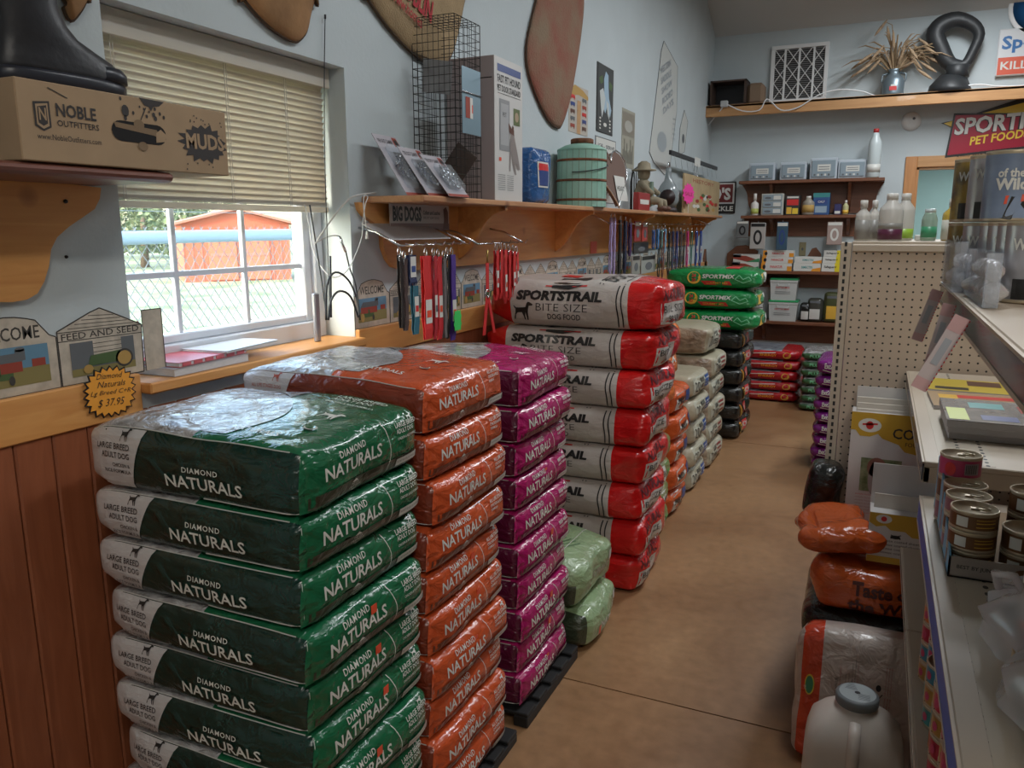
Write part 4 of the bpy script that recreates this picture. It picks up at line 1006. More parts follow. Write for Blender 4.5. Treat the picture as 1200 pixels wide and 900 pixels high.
b.build('wire_mesh', cg, kind='stuff')
GPL = M('galvanised_plate', (.33, .35, .36), .4, .6, var=.2, vscale=20)
b = MB(); b.box(-.055, .055, -.001, .001, -.06, .06, GPL, 0); b.build('trip_plate', cg, (-hx * .35, -hy * .2, ch * .70), rot=(.35, .12, .4))
b = MB(); b.box(hx + .002, hx + .004, -hy * .55, hy * .95, ch * .37, ch * .74, M('blue_grey_plate', (.20, .30, .36), .4, .4), .0009)
c = flat(b, (hx + .004, -hy * .3, ch * .46), (0, 1, 0), (0, 0, 1)); c.rect(0, 0, .035, .075, BARN, 1); c.rect(.036, 0, .058, .075, W_, 1); c.rect(.05, .02, .058, .05, REDTAG, 2); b.build('door_plate', cg)
b = MB(); b.tube([(hx + .008, -hy * .6, ch * .60), (hx + .008, hy, ch * .60)], .002, CHROME, 6); b.tube([(hx, hy, ch * .71), (hx + .05, hy, ch * .71)], .002, WR, 6); b.build('latch_rod', cg)
b = MB(); b.box(-.05, .05, -.002, .002, -.10, .10, M('rusty_treadle', (.10, .075, .065), .7, .3)); b.build('treadle', cg, (hx * .25, 0, ch * .16), rot=(0, radians(38), 0))

# pet door carton
e0, e1, e2, e3 = on(579, 64, 'x', -1.43).y, on(612, 78, 'x', -1.43).y, SZ, on(579, 64, 'x', -1.43).z
b = MB(); TAU = M('taupe_carton', (.36, .31, .31), .7); WCT = M('white_carton', (.58, .57, .55), .55)
b.box(-1.645, -1.432, e0, e1, e2, e3, TAU, .001).box(-1.432, -1.43, e0, e1, e2, e3, WCT, 0)
c = flat(b, (-1.43, e0, e2), (0, 1, 0), (0, 0, 1)); w, h = e1 - e0, e3 - e2; NV = NAVY
c.rect(w * .10, h * .905, w * .93, h * .955, NV, 1); c.text('FAST FIT HOUND', w * .1, h * .83, w * .82, h * .055, K, 1, .02); c.text('PET DOOR STANDARD', w * .1, h * .77, w * .82, h * .045, K, 1, .015); c.rect(w * .1, h * .755, w * .93, h * .758, K, 1)
c.rect(w * .16, h * .36, w * .52, h * .72, ink('panel_grey', (.28, .29, .30)), 1); c.rect(w * .20, h * .40, w * .48, h * .69, ink('panel_grey2', (.40, .41, .42)), 2); c.text('PET', w * .27, h * .60, w * .13, h * .03, K, 3, 0)
c.rect(w * .66, h * .56, w * .90, h * .68, ink('photo_green', (.12, .16, .06)), 1); c.ell(w * .78, h * .62, w * .07, h * .035, ink('dog_tan', (.4, .3, .2)), 2)
# standing hound
DGY = ink('dog_grey', (.26, .23, .22)); DBR = ink('dog_brown', (.12, .05, .035))
c.poly([(w * .50, h * .22), (w * .54, h * .22), (w * .56, h * .36), (w * .64, h * .26), (w * .70, h * .20), (w * .76, h * .20), (w * .70, h * .30), (w * .80, h * .24), (w * .90, h * .24), (w * .82, h * .34), (w * .74, h * .42), (w * .66, h * .50), (w * .56, h * .50), (w * .52, h * .40)], DGY, 3)
c.poly([(w * .50, h * .50), (w * .68, h * .48), (w * .66, h * .54), (w * .62, h * .56), (w * .60, h * .525), (w * .48, h * .565), (w * .47, h * .55)], DBR, 4)
c.rect(w * .14, h * .285, w * .22, h * .31, REDTAG, 2)
for k in range(8):
    c.rect(w * .1, h * (.08 + .015 * k), w * (.36), h * (.083 + .015 * k), GREY, 1); c.rect(w * .42, h * (.08 + .015 * k), w * .66, h * (.083 + .015 * k), GREY, 1)
o = b.build('carton'); tag(o, 'tall white pet door carton with a hound on the long shelf', 'box')

# blue bag
y0, y1, z0, z1 = ex_(614, 634, 174, 233, -1.55); b = MB(); BLU = film('royal_blue', (.02, .10, .30), .25); sk = Sack(.10, y1 - y0, z1 - SZ, 3, r=.03, side=.01, noise_=.006, rnd=.0)
sk.body(b, lambda f, u, v: BLU, 5, 6, 8); c = sk.aisle(b); T_ = z1 - SZ; c.rect(.03, T_ * .3, (y1 - y0) * .7, T_ * .75, W_, 1, 3, 4); c.rect(.04, T_ * .33, (y1 - y0) * .66, T_ * .6, NAVY, 2, 3, 3); c.rect(.04, T_ * .6, (y1 - y0) * .66, T_ * .72, RD, 2, 3, 3)
o = b.build('plastic_bag', None, (-1.55, (y0 + y1) / 2, SZ)); tag(o, 'blue plastic bag standing between the white carton and the green can', 'bag')

# old green can
y0, y1, z0, z1 = ex_(640, 707, 166, 243, -1.525); R0 = (y1 - y0) / 2 * .62; cyy = (y0 + y1) / 2; R0 = .145
Hc = on(674, 172, 'x', -1.525).z - SZ
gc = empty('milk_can', (-1.50, cyy - .0, SZ)); tag(gc, 'weathered pale green planked can with rusty hoops on the long shelf', 'can')
GP = M('flaking_green_paint', (.22, .42, .33), .6, col2=(.30, .50, .41), vscale=9, bump=.2); RUST = M('rust', (.16, .06, .025), .85, var=.4, vscale=40); SX = .92
b = MB(); n = 24; vs = []; fs = []
for i in range(n):                                            # staves with recessed joints
    a0, a1 = 2 * pi * (i + .025) / n, 2 * pi * (i + .975) / n
    for z, r in ((0, R0), (Hc * .93, R0 * .985)):
        for a in (a0, a1): vs.append((r * SX * cos(a), r * sin(a), z))
    k = len(vs) - 4; fs.append((k, k + 1, k + 3, k + 2))
b.lathe([(R0 * .985, 0), (R0 * .97, Hc * .93)], RUST, n=32, sx=SX); b.add(vs, fs, GP); b.build('staves', gc)
b = MB(); b.lathe([(R0 * 1.0, Hc * .93), (R0 * .98, Hc * .96), (R0 * .70, Hc * 1.02), (R0 * .42, Hc * 1.05), (R0 * .40, Hc * 1.06)], GP, n=32, sx=SX); b.build('shoulder', gc)
b = MB(); b.lathe([(R0 * .44, Hc * 1.05), (R0 * .46, Hc * 1.06), (R0 * .46, Hc * 1.12), (R0 * .40, Hc * 1.135), (0, Hc * 1.14)], RUST, n=24, sx=SX); b.build('cap', gc)
for zz in (.12, .44, .77):
    b = MB(); b.lathe([(R0 * 1.0, Hc * zz - .006), (R0 * 1.02, Hc * zz - .005), (R0 * 1.02, Hc * zz + .005), (R0 * 1.0, Hc * zz + .006)], RUST, n=32, sx=SX); b.build('hoop', gc)
b = MB(); b.tube([(R0 * SX * cos(a) * 1.05, R0 * sin(a) * 1.05, Hc * (.56 + .2 * ((sin(a) + 1) / 2))) for a in [-pi / 2 + pi * i / 12 for i in range(13)]], .003, BLACK, 6); b.tube([(.0, R0 * 1.0, Hc * .9), (0, R0 * 1.12, Hc * .92), (0, R0 * 1.1, Hc * .85)], .012, BLACK, 8); b.build('bail_handle', gc)
b = MB(); b.tube([(.06, -R0 * .6, Hc * .98), (.075, -R0 * .6, Hc * .93), (.08, -R0 * .58, Hc * .88)], .009, RUST, 8); b.tube([(.085, -R0 * .58 + .013 * cos(a), Hc * .85 + .016 * sin(a)) for a in [2 * pi * i / 10 for i in range(10)]], .004, RUST, 6, closed=True); b.build('clasp', gc)

# heart shaped shovel pack and card
y0, y1, z0, z1 = ex_(706, 741, 207, 246, -1.5); hc, hw = (y0 + y1) / 2, (y1 - y0) / 2
hp = [(16 * sin(t) ** 3 / 16, (13 * cos(t) - 5 * cos(2 * t) - 2 * cos(3 * t) - cos(4 * t)) / 16) for t in [2 * pi * i / 28 for i in range(28)]]
b = MB(); b.prism([(hw * u, hw * .62 * v) for u, v in hp], M('brown_felt', (.16, .10, .08), .9), 'x', 0, .02); b.tube([(.024, hw * 1.03 * u, hw * .65 * v) for u, v in hp], .005, CHROME, 6, closed=True)
c = flat(b, (.026, .0, -hw * .55), (0, 1, 0), (0, 0, 1)); c.rect(0, 0, hw * .7, hw * .5, W_, 1); c.text('HEART', .02, hw * .2, hw * .5, .03, K, 2, .01)
o = b.build('heart_ornament', None, (-1.56, hc, SZ + hw * .70), rot=(0, radians(-12), 0)); tag(o, 'brown heart shaped ornament in shiny wrap beside the green can', 'ornament')

# doll seated in a little wire chair
dl = empty('seated_doll', (-1.52, on(757, 235, 'x', -1.5).y, SZ)); tag(dl, 'tan cloth scarecrow doll with a floppy hat sitting on the long shelf', 'doll')
CL = M('tan_cloth', (.26, .22, .15), .9, var=.15, vscale=20); CLG = M('sage_cloth', (.16, .22, .17), .9); k_ = 1.5
def skin(mb, pts, rad, m):
    mb.tube([tuple(k_ * q for q in p) for p in pts], [r * k_ for r in rad], m, 10)
b = MB(); skin(b, [(0, 0, .02), (0, 0, .05), (0, 0, .10), (0, 0, .135), (0, 0, .145)], [.035, .045, .04, .028, .014], CL); b.ball((0, 0, .17 * k_), .03 * k_, .03 * k_, .034 * k_, CL)
skin(b, [(.0, -.02, .035), (.05, -.035, .05), (.09, -.04, .04), (.095, -.042, .012)], [.022, .02, .016, .012], CL); skin(b, [(.0, .02, .035), (.05, .035, .05), (.09, .04, .04), (.095, .042, .012)], [.022, .02, .016, .012], CL)
skin(b, [(.0, -.03, .125), (.03, -.055, .10), (.06, -.05, .075)], [.015, .013, .011], CL); skin(b, [(.0, .03, .125), (.03, .055, .10), (.06, .045, .08)], [.015, .013, .011], CL)
b.build('body', dl)
b = MB(); b.lathe([(.058 * k_, .183 * k_), (.055 * k_, .188 * k_), (.032 * k_, .192 * k_), (.028 * k_, .215 * k_), (.012 * k_, .226 * k_), (0, .227 * k_)], CL, n=18); b.build('hat', dl)
b = MB(); b.prism([(-.035, .04), (.035, .04), (.045, .10), (.02, .2), (-.02, .2), (-.045, .10)], CLG, 'x', .05, .065); b.build('apron', dl)
for s in (-1, 1):
    b = MB(); b.ball((.15, s * .063, .018), .035, .02, .018, M('boot_leather', (.13, .06, .04), .6)); b.build('shoe', dl)
wc = empty('wire_chair', (-1.57, on(752, 215, 'x', -1.57).y, SZ)); tag(wc, 'miniature black wire chair behind the cloth doll', 'chair')
b = MB()
for q in range(6): b.tube([(-.03, -.13 + .052 * q, .0), (-.035, -.13 + .052 * q, .30 - .012 * abs(q - 2.5) ** 2)], .004, BLACK, 6)
b.tube([(-.035, -.14, 0), (-.035, -.15, .2), (-.036, -.10, .28), (-.036, 0, .31), (-.036, .10, .28), (-.035, .15, .2), (-.03, .14, 0)], .006, BLACK, 6); b.build('chair_back', wc)

# lantern, red tin, seed card, pink star, hook bar, tackle sign
YL2 = on(781, 230, 'x', -1.5).y
ln = empty('lantern', (-1.49, YL2, SZ)); tag(ln, 'dusty glass lantern with a dark round opening on the long shelf', 'lantern')
b = MB(); b.lathe([(.07, 0), (.075, .02), (.06, .04)], M('dark_tin', (.05, .04, .04), .5, .5), n=20); b.build('base', ln)
b = MB(); b.lathe([(.06, .04), (.085, .09), (.085, .15), (.06, .20), (.03, .24), (.02, .30), (.02, .33)], M('smoky_glass', (.22, .25, .26), .15), n=20); b.build('globe', ln)
b = MB(); b.lathe([(0, .0), (.055, .0), (.06, -.01)], M('maroon_dark', (.02, .008, .008), .5), (0.02, -.082, .11), 18, 'y'); b.build('opening', ln)
b = MB(); b.tube([(0, -.03, .33), (0, -.015, .37), (0, .015, .37), (0, .03, .33)], .005, CHROME, 6); b.build('handle', ln)
y0, y1, z0, z1 = ex_(747, 760, 226, 245, -1.44); b = MB(); b.box(-1.47, -1.43, y0, y1, SZ, z1, M('red_tin', (.30, .03, .03), .4), .004); c = flat(b, (-1.43, y0, SZ), (0, 1, 0), (0, 0, 1)); c.rect(.03, .04, y1 - y0 - .03, .07, W_, 1); o = b.build('tin'); tag(o, 'small red tin in front of the cloth doll', 'tin')
y0, y1, z0, z1 = ex_(802, 843, 208, 250, -1.48)
b = MB(); b.box(-1.50, -1.48, y0, y1, SZ, z1, M('old_print_card', (.42, .32, .18), .7, var=.1, vscale=8), .003); c = flat(b, (-1.48, y0, SZ), (0, 1, 0), (0, 0, 1)); w, h = y1 - y0, z1 - SZ
c.text('HISTORY', w * .2, h * .82, w * .6, h * .1, BARN, 1, 0)
rq = random.Random(3)
for q in range(26): c.ell(w * rq.uniform(.15, .9), h * rq.uniform(.12, .55), w * .05, h * .05, (BARN, RD, TRAC, WHL, W_)[q % 5], 1 + q % 4, 8)
o = b.build('picture_card'); tag(o, 'faded picture card with fruit and figures at the far shelf end', 'card')
y0, y1, z0, z1 = ex_(800, 814, 214, 240, -1.44); b = MB(); sp = []
for i in range(24): a = 2 * pi * i / 24; rr = 1 if i % 2 else .78; sp.append(((y0 + y1) / 2 + (y1 - y0) / 2 * rr * cos(a), (z0 + z1) / 2 + (z1 - z0) / 2 * rr * sin(a)))
b.prism(sp, M('neon_pink', (.85, .05, .35), .6), 'x', -1.442, -1.44); c = flat(b, (-1.44, y0, z0), (0, 1, 0), (0, 0, 1)); c.text('SALE', (y1 - y0) * .2, (z1 - z0) * .4, (y1 - y0) * .6, .03, BARN, 1, 0)
b.tube([(-1.441, (y0 + y1) / 2, z0), (-1.441, (y0 + y1) / 2, SZ)], .003, CORD, 5); o = b.build('price_star'); tag(o, 'neon pink star price tag near the far end of the shelf', 'price card')
y0, y1, z0, z1 = ex_(785, 840, 186, 190, -1.52); b = MB(); b.box(-1.53, -1.51, y0, y1, z0 - .003, z1 + .003, BLACK, .002); yc_ = (y0 + y1) / 2
c = flat(b, (-1.508, yc_ - .12, z0 - .03), (0, 1, 0), (0, 0, 1)); c.rect(0, 0, .24, .075, W_, 1)
b.tube([(-1.52, yc_ - .05, z0), (-1.52, yc_ - .05, SZ)], .004, CHROME, 6); b.tube([(-1.52, yc_ + .05, z0), (-1.52, yc_ + .05, SZ)], .004, CHROME, 6)
for q in range(9): b.tube([(-1.51, y0 + (y1 - y0) * (q + .5) / 9, z0), (-1.495, y0 + (y1 - y0) * (q + .5) / 9, z0 - .09)], .0015, CHROME, 4)
o = b.build('hook_stand'); tag(o, 'narrow black hook bar on stand with white card at far shelf end', 'rack')
y0, y1, z0, z1 = ex_(812, 832, 193, 214, -1.57); b = MB(); b.ball((-1.58, (y0 + y1) / 2, SZ + .17), .05, .08, .1, M('grey_burlap', (.12, .13, .10), .9, bump=.4)); b.tube([(-1.58, (y0 + y1) / 2, SZ), (-1.58, (y0 + y1) / 2, SZ + .1)], .03, CL, 8)
o = b.build('bonnet_doll_head'); tag(o, 'grey green cloth head figure behind the picture card', 'figure')
y0, y1, z0, z1 = ex_(835, 862, 213, 250, -1.48); b = MB()
sx0_, sx1_ = -1.645, on(862, 230, 'y', 8.48).x; zs0, zs1 = on(850, 250, 'y', 8.48).z, on(850, 213, 'y', 8.48).z; w, h = sx1_ - sx0_, zs1 - zs0; b.box(sx0_, sx1_, 8.482, 8.499, zs0, zs1, K, .002); c = flat(b, (sx0_, 8.482, zs0), (1, 0, 0), (0, 0, 1)); c.rect(.0, h * .30, w - .012, h * .96, ink('sign_white', (.6, .6, .58)), 1); c.rect(.0, h * .35, w - .03, h * .92, ink('sign_maroon', (.16, .02, .02)), 2)
c.text("O'S", .02, h * .42, w - .07, h * .40, W_, 3, .04); c.text('ACKLE', .02, h * .07, w - .04, h * .16, W_, 1, .03); o = b.build('tin_sign'); tag(o, "maroon and white tin tackle sign on the back wall beside the shelf end", 'sign')

# ---------------------------------------------------------------- hooks and leads under the shelf
y0, y1, z0, z1 = ex_(457, 526, 238, 270, -1.60)
b = MB(); HS = ink('header_card', (.48, .42, .40)); b.box(-1.603, -1.60, y0, y1, z0, z1, HS); c = flat(b, (-1.60, y0, z0), (0, 1, 0), (0, 0, 1)); w, h = y1 - y0, z1 - z0
c.rect(0, 0, w, h * .26, ink('header_band', (.20, .11, .10)), 1); c.text('BIG DOGS', w * .04, h * .32, w * .46, h * .55, K, 1, .045); c.text('Collars and Leashes', w * .53, h * .58, w * .30, h * .16, K, 1, .02); c.text('WE FIT ANY DOG', w * .53, h * .42, w * .28, h * .09, K, 1, .005)
c.poly([(w * .88, h * .05), (w * .98, h * .05), (w * .98, h * .7), (w * .94, h * .9), (w * .89, h * .8), (w * .90, h * .4)], DBR, 2)
o = b.build('header_sign'); tag(o, 'brown and cream header card above the first leash rack', 'sign')
def rack(px0, px1, py, X, lab, nh, tray=True):
    p, q = on(px0, py, 'x', X), on(px1, py - 1, 'x', X); r = empty('leash_rack', (WX, p.y, p.z)); tag(r, lab, 'rack', 'leash racks')
    L_ = q.y - p.y; D_ = X - WX; b = MB(); b.tube([(D_, 0, 0), (D_, L_, 0)], .003, CHROME, 6); b.build('front_bar', r)
    for s in (0, L_):
        b = MB(); b.tube([(.018, s, .06), (D_ * .5, s, .045), (D_, s, 0)], .0045, CHROME, 6); b.build('arm', r)
    for k in range(nh):
        b = MB(); y = L_ * (k + .5) / nh; b.tube([(D_, y, 0), (D_ - .04, y, .004), (D_ + .035, y, -.002), (D_ + .045, y, .012)], .002, CHROME, 5); b.build('hook', r)
    if tray:
        b = MB(); b.add([(.03, .0, .075), (.03, L_ * .9, .075), (D_ * .8, L_ * .9, .02), (D_ * .8, 0, .02), (.03, 0, .073), (.03, L_ * .9, .073), (D_ * .8, L_ * .9, .018), (D_ * .8, 0, .018)], [(0, 1, 2, 3), (4, 5, 6, 7), (0, 1, 5, 4), (2, 3, 7, 6), (0, 3, 7, 4), (1, 2, 6, 5)], M('white_sheet_metal', (.5, .49, .50), .4)); b.build('tray', r)
    return r
rack(468, 545, 288, -1.47, 'chrome leash rack with a white tray under the near end of the shelf', 7)
rack(560, 612, 286, -1.47, 'chrome rack holding the red leads', 5, False)
rack(714, 830, 262, -1.47, 'long chrome rack holding many coloured leads under the far shelf', 14, False)
WEB = {}
def web(name, col):
    if name not in WEB: WEB[name] = M('web_' + name, col, .7, bump=.3, bscale=200)
    return WEB[name]
def lead(pxc, wpx, ptop, pbot, X, m, lab, grp, tagcol=None, loop=True, seed=0, cat='lead'):
    p = on(pxc, ptop, 'x', X); q = on(pxc, pbot, 'x', X); dep = (Vector((p.x, p.y, p.z)) - Vector((0, 0, EYE))).dot(_f)
    w = wpx / FPX * dep / .75; r = random.Random(seed); r0 = empty('dog_lead', (X, p.y, p.z)); tag(r0, lab, cat, grp)
    H_ = p.z - q.z; n = 8; b = MB(); vs = []; fs = []
    for s, off in ((1, .006), (-1, -.006)):
        k0 = len(vs)
        for i in range(n + 1):
            t = i / n; z = -.02 - (H_ - .02) * t; y = r.uniform(-.003, .003) * t * 2; x = off * (1 if i < n else .2) + r.uniform(-.002, .002)
            vs += [(x, y - w / 2, z), (x, y + w / 2, z), (x + .002, y + w / 2, z), (x + .002, y - w / 2, z)]
        for i in range(n):
            for e in range(4): fs.append((k0 + 4 * i + e, k0 + 4 * i + (e + 1) % 4, k0 + 4 * i + 4 + (e + 1) % 4, k0 + 4 * i + 4 + e))
    b.add(vs, fs, m); b.build('webbing', r0)
    b = MB(); b.tube([(0, .010 * cos(a), -.008 + .014 * sin(a)) for a in [2 * pi * i / 10 for i in range(10)]], .0022, CHROME, 5, closed=True); b.tube([(0, 0, -.02), (0, 0, -.04)], .004, CHROME, 6); b.build('snap_hook', r0)
    if tagcol:
        b = MB(); zt = -H_ * tagcol[1]; b.box(.009, .010, -w * .4, w * .4, zt - tagcol[2], zt, W_); c = flat(b, (.010, -w * .4, zt - tagcol[2]), (0, 1, 0), (0, 0, 1)); c.rect(w * .1, tagcol[2] * .25, w * .7, tagcol[2] * .55, tagcol[0], 1); b.build('price_label', r0)
    return r0
A = 'collars and leads on the first rack'
for i, (pc, wp, t, bt_, m, lab, tg) in enumerate(((467.5, 4, 292, 385, web('dark', (.03, .022, .02)), 'thin blackish strap leftmost on the first leash rack', None),
    (473, 5, 296, 388, web('brown', (.07, .04, .035)), 'dark brown strap second from the left on the first leash rack', None),
    (481, 11, 292, 335, web('navy', (.015, .025, .09)), 'navy collar with a white tag on the first leash rack', (NAVY, .2, .07)),
    (485, 8, 328, 392, web('teal', (.02, .12, .17)), 'teal strap hanging under the navy collar', (RD, .3, .07)),
    (498.5, 13, 293, 398, web('red', (.60, .02, .02)), 'wide bright red collar in the middle of the first rack', (REDTAG, .55, .085)),
    (507.5, 5, 293, 398, web('crimson', (.40, .01, .02)), 'narrow crimson strap beside the wide red collar', (GREY, .5, .08)),
    (513, 7, 294, 398, web('red2', (.50, .012, .02)), 'red strap right of the crimson one on the first rack', (REDTAG, .5, .08)),
    (519.5, 4.5, 296, 396, web('grey', (.14, .12, .12)), 'grey strap between the red and black straps', None),
    (523.6, 3.5, 292, 397, web('black', (.012, .012, .014)), 'black strap beside the purple one', None),
    (529, 8, 292, 399, web('violet', (.06, .02, .22)), 'violet strap rightmost on the first leash rack', (REDTAG, .55, .08)))):
    lead(pc, wp, t, bt_, -1.455 + .006 * (i % 2), m, lab, A, tg, seed=i)
y0, y1, z0, z1 = ex_(532, 541, 363, 388, -1.43); b = MB(); sp = [((y0 + y1) / 2 + (y1 - y0) / 2 * (1 if i % 2 else .8) * max(-1, min(1, 1.3 * cos(2 * pi * i / 20))), (z0 + z1) / 2 + (z1 - z0) / 2 * (1 if i % 2 else .85) * max(-1, min(1, 1.2 * sin(2 * pi * i / 20)))) for i in range(20)]
b.prism(sp, M('neon_green', (.05, .60, .12), .6), 'x', -1.431, -1.43); o = b.build('price_star'); tag(o, 'neon green star price tag hanging by the violet strap', 'price card')
B_ = 'red leads on the second rack'
for i, (pc, wp, t, bt_, tg) in enumerate(((581, 5, 288, 352, (RD, .45, .07)), (586, 4, 287, 350, None), (591, 4.5, 287, 356, (REDTAG, .5, .07)), (596, 4, 288, 352, None), (601, 5, 289, 348, (RD, .5, .06)), (605, 3.5, 290, 345, (GREY, .5, .06)))):
    lead(pc, wp, t, bt_, -1.455 + .006 * (i % 3), web('red', (.6, .02, .02)), 'red nylon lead, %s from the left of the red cluster' % ('first', 'second', 'third', 'fourth', 'fifth', 'sixth')[i], B_, tg, seed=20 + i)
# harness
hp_ = on(570.5, 293, 'x', -1.43); hr = empty('dog_harness', (-1.43, hp_.y, hp_.z)); tag(hr, 'red harness with a brass snap hanging left of the red leads', 'harness'); RW = web('red', (.6, .02, .02))
Z = lambda py: on(570, py, 'x', -1.43).z - hp_.z
b = MB(); b.box(0, .003, -.012, .012, Z(342), Z(308), RW); b.build('top_strap', hr)
b = MB(); b.tube([(.002, .016 * cos(a), Z(344) + .016 * sin(a)) for a in [2 * pi * i / 12 for i in range(12)]], .003, CHROME, 6, closed=True); b.build('ring', hr)
for s, dy in ((-1, -.035), (1, .06)):
    b = MB(); z1_, z0_ = Z(347), Z(392); b.add([(0, s * .004 - .01, z1_), (0, s * .004 + .01, z1_), (0, dy + .012, z0_), (0, dy - .012, z0_), (.003, s * .004 - .01, z1_), (.003, s * .004 + .01, z1_), (.003, dy + .012, z0_), (.003, dy - .012, z0_)], [(0, 1, 2, 3), (4, 5, 6, 7), (0, 3, 7, 4), (1, 2, 6, 5), (0, 1, 5, 4), (2, 3, 7, 6)], RW); b.build('side_strap', hr)
b = MB(); b.tube([(.002, 0, 0), (.002, 0, Z(308))], .004, M('brass', (.5, .35, .12), .3, 1), 6); b.build('snap_hook', hr)
Fg = 'leads on the far rack'
far = [(716, 2.6, 251, 322, 'lilac', (.36, .30, .55)), (720, 2.6, 251, 322, 'lilac', (.36, .30, .55)), (727, 5, 254, 322, 'black', (.012, .012, .014)), (733, 5, 255, 322, 'ink', (.01, .015, .05)), (738.5, 5, 257, 300, 'plum', (.05, .015, .09)),
       (766, 3.5, 266, 292, 'blue', (.02, .09, .30)), (771, 4.5, 265, 292, 'blue2', (.04, .16, .36)), (775.5, 3.5, 266, 290, 'sea', (.10, .22, .22)), (779.5, 3, 265, 296, 'sky', (.18, .40, .60)), (773, 3, 268, 325, 'black', (.012, .012, .014)), (777.5, 3, 268, 326, 'rustw', (.15, .03, .02)),
       (784.5, 4, 268, 322, 'black', (.012, .012, .014)), (789, 4, 268, 322, 'navy', (.015, .025, .12)), (793.5, 4, 268, 320, 'navy2', (.02, .03, .16)), (798, 4, 268, 318, 'blackw', (.03, .03, .04)), (802, 3, 270, 320, 'black', (.012, .012, .014)), (806, 4, 268, 314, 'pink', (.55, .03, .18)), (811, 2.6, 268, 312, 'green', (.03, .16, .12)), (816.5, 4, 268, 312, 'cobalt', (.01, .06, .32)), (821.5, 4, 268, 312, 'cobalt', (.01, .06, .32))]
cn = {'lilac': 'lilac checked', 'ink': 'ink blue', 'blue2': 'mid blue', 'sea': 'sea green', 'sky': 'sky blue', 'rustw': 'rust', 'navy2': 'dark blue', 'blackw': 'charcoal', 'pink': 'hot pink', 'green': 'bottle green', 'cobalt': 'cobalt'}
seen = {}
tot = {}
for f_ in far: tot[f_[4]] = tot.get(f_[4], 0) + 1
for i, (pc, wp, t, bt_, nm, col) in enumerate(far):
    seen[nm] = seen.get(nm, 0) + 1; lb = '%s lead on the far rack' % cn.get(nm, nm)
    if tot[nm] > 1: lb += ', %s of that colour from the left' % ('first', 'second', 'third', 'fourth')[seen[nm] - 1]
    lead(pc, wp, t, bt_, -1.46 + .007 * (i % 3), web(nm, col), lb, Fg, (RD, .45, .06) if nm in ('cobalt', 'pink') else None, seed=50 + i)
# small hanging packets between the leads
for i, (a, c_, t, bt_, col, lab) in enumerate(((744, 751, 259, 283, (.30, .03, .03), 'black and red packet left on the packet hooks of the far rack'), (753, 759, 260, 283, (.45, .06, .05), 'red packet right on the packet hooks of the far rack'), (743, 760, 284, 297, (.02, .02, .025), 'black packet below the red packets of the far rack'), (741, 750, 299, 322, (.30, .29, .27), 'pale hanging packet low on the far rack, left one'), (752, 768, 299, 320, (.33, .34, .32), 'pale hanging packet low on the far rack, right one'))):
    y0, y1, z0, z1 = ex_(a, c_, t, bt_, -1.49); b = MB(); b.box(-1.50, -1.49, y0, y1, z0, z1, ink('pkt%d' % i, col), .003); c = flat(b, (-1.49, y0, z0), (0, 1, 0), (0, 0, 1)); c.rect(.01, (z1 - z0) * .75, y1 - y0 - .01, (z1 - z0) * .95, BLACK if i > 1 else W_, 1); c.ell((y1 - y0) / 2, (z1 - z0) * .4, (y1 - y0) * .25, (z1 - z0) * .22, GREY, 1)
    o = b.build('hanging_packet'); tag(o, lab, 'packet', 'packets on the far rack')

# ---------------------------------------------------------------- hung burlap and hide sacks
def smooth_closed(pts, k=3):
    out = []; n = len(pts)
    for i in range(n):
        p0, p1, p2, p3 = pts[i - 1], pts[i], pts[(i + 1) % n], pts[(i + 2) % n]
        for j in range(k):
            t = j / k; out.append(tuple(.5 * (2 * p1[a] + (p2[a] - p0[a]) * t + (2 * p0[a] - 5 * p1[a] + 4 * p2[a] - p3[a]) * t * t + (3 * p1[a] - p0[a] - 3 * p2[a] + p3[a]) * t ** 3) for a in (0, 1)))
    return out
def hanging(px, top, mat, edge, lab, deco=None, nm='hanging_sack'):
    pts = [wl(a, c) for a, c in px] + top; pts = smooth_closed(pts)
    cy_ = sum(p[0] for p in pts) / len(pts); cz_ = sum(p[1] for p in pts) / len(pts); n = len(pts); vs = []; fs = []; sc_ = [(1, .004), (1.0, .014), (.96, .024), (.8, .034), (.5, .038), (.2, .04)]
    for s, d in sc_:
        for u, v in pts: vs.append((WX + d, cy_ + (u - cy_) * s, cz_ + (v - cz_) * s))
    for i in range(len(sc_) - 1):
        for k in range(n): fs.append((i * n + k, i * n + (k + 1) % n, (i + 1) * n + (k + 1) % n, (i + 1) * n + k))
    vs.append((WX + .04, cy_, cz_)); fs += [(len(sc_) * n - n + k, len(sc_) * n - n + (k + 1) % n, len(vs) - 1) for k in range(n)]
    b = MB(); b.add(vs, fs, mat, True); o = b.build(nm); tag(o, lab, 'hanging')
    b = MB(); b.tube([(WX + .012, u, v) for u, v in pts], .0045, edge, 6, closed=True); b.build('stitched_edge', o)
    if deco: deco(o, pts)
    return o
HID = M('tan_hide', (.34, .18, .075), .85, var=.3, vscale=7, bump=.3, bscale=25); BUR = M('burlap', (.34, .24, .13), .9, var=.12, vscale=14, bump=.5, bscale=160); EDG = M('dark_stitching', (.06, .035, .02), .9)
OLDB = M('printed_old_burlap', (.24, .17, .11), .9, col2=(.26, .09, .06), vscale=5, bump=.5, bscale=90)
hanging([(367, -6), (364, 0), (359, 18), (355, 37), (348, 47), (339, 49), (319, 38), (299, 20), (282, 0), (272, -14)], [(1.72, 2.62), (1.85, 2.75), (2.05, 2.72)], HID, EDG, 'tan hide with a pointed tip hanging above the window')
yA, zA = wl(95, 0); hanging([(98, -6), (96, 2), (88, 16), (78, 25), (70, 10), (66, -8)], [(1.06, 2.32), (1.2, 2.36), (1.26, 2.28)], HID, EDG, 'orange brown hide tip behind the rubber boot')
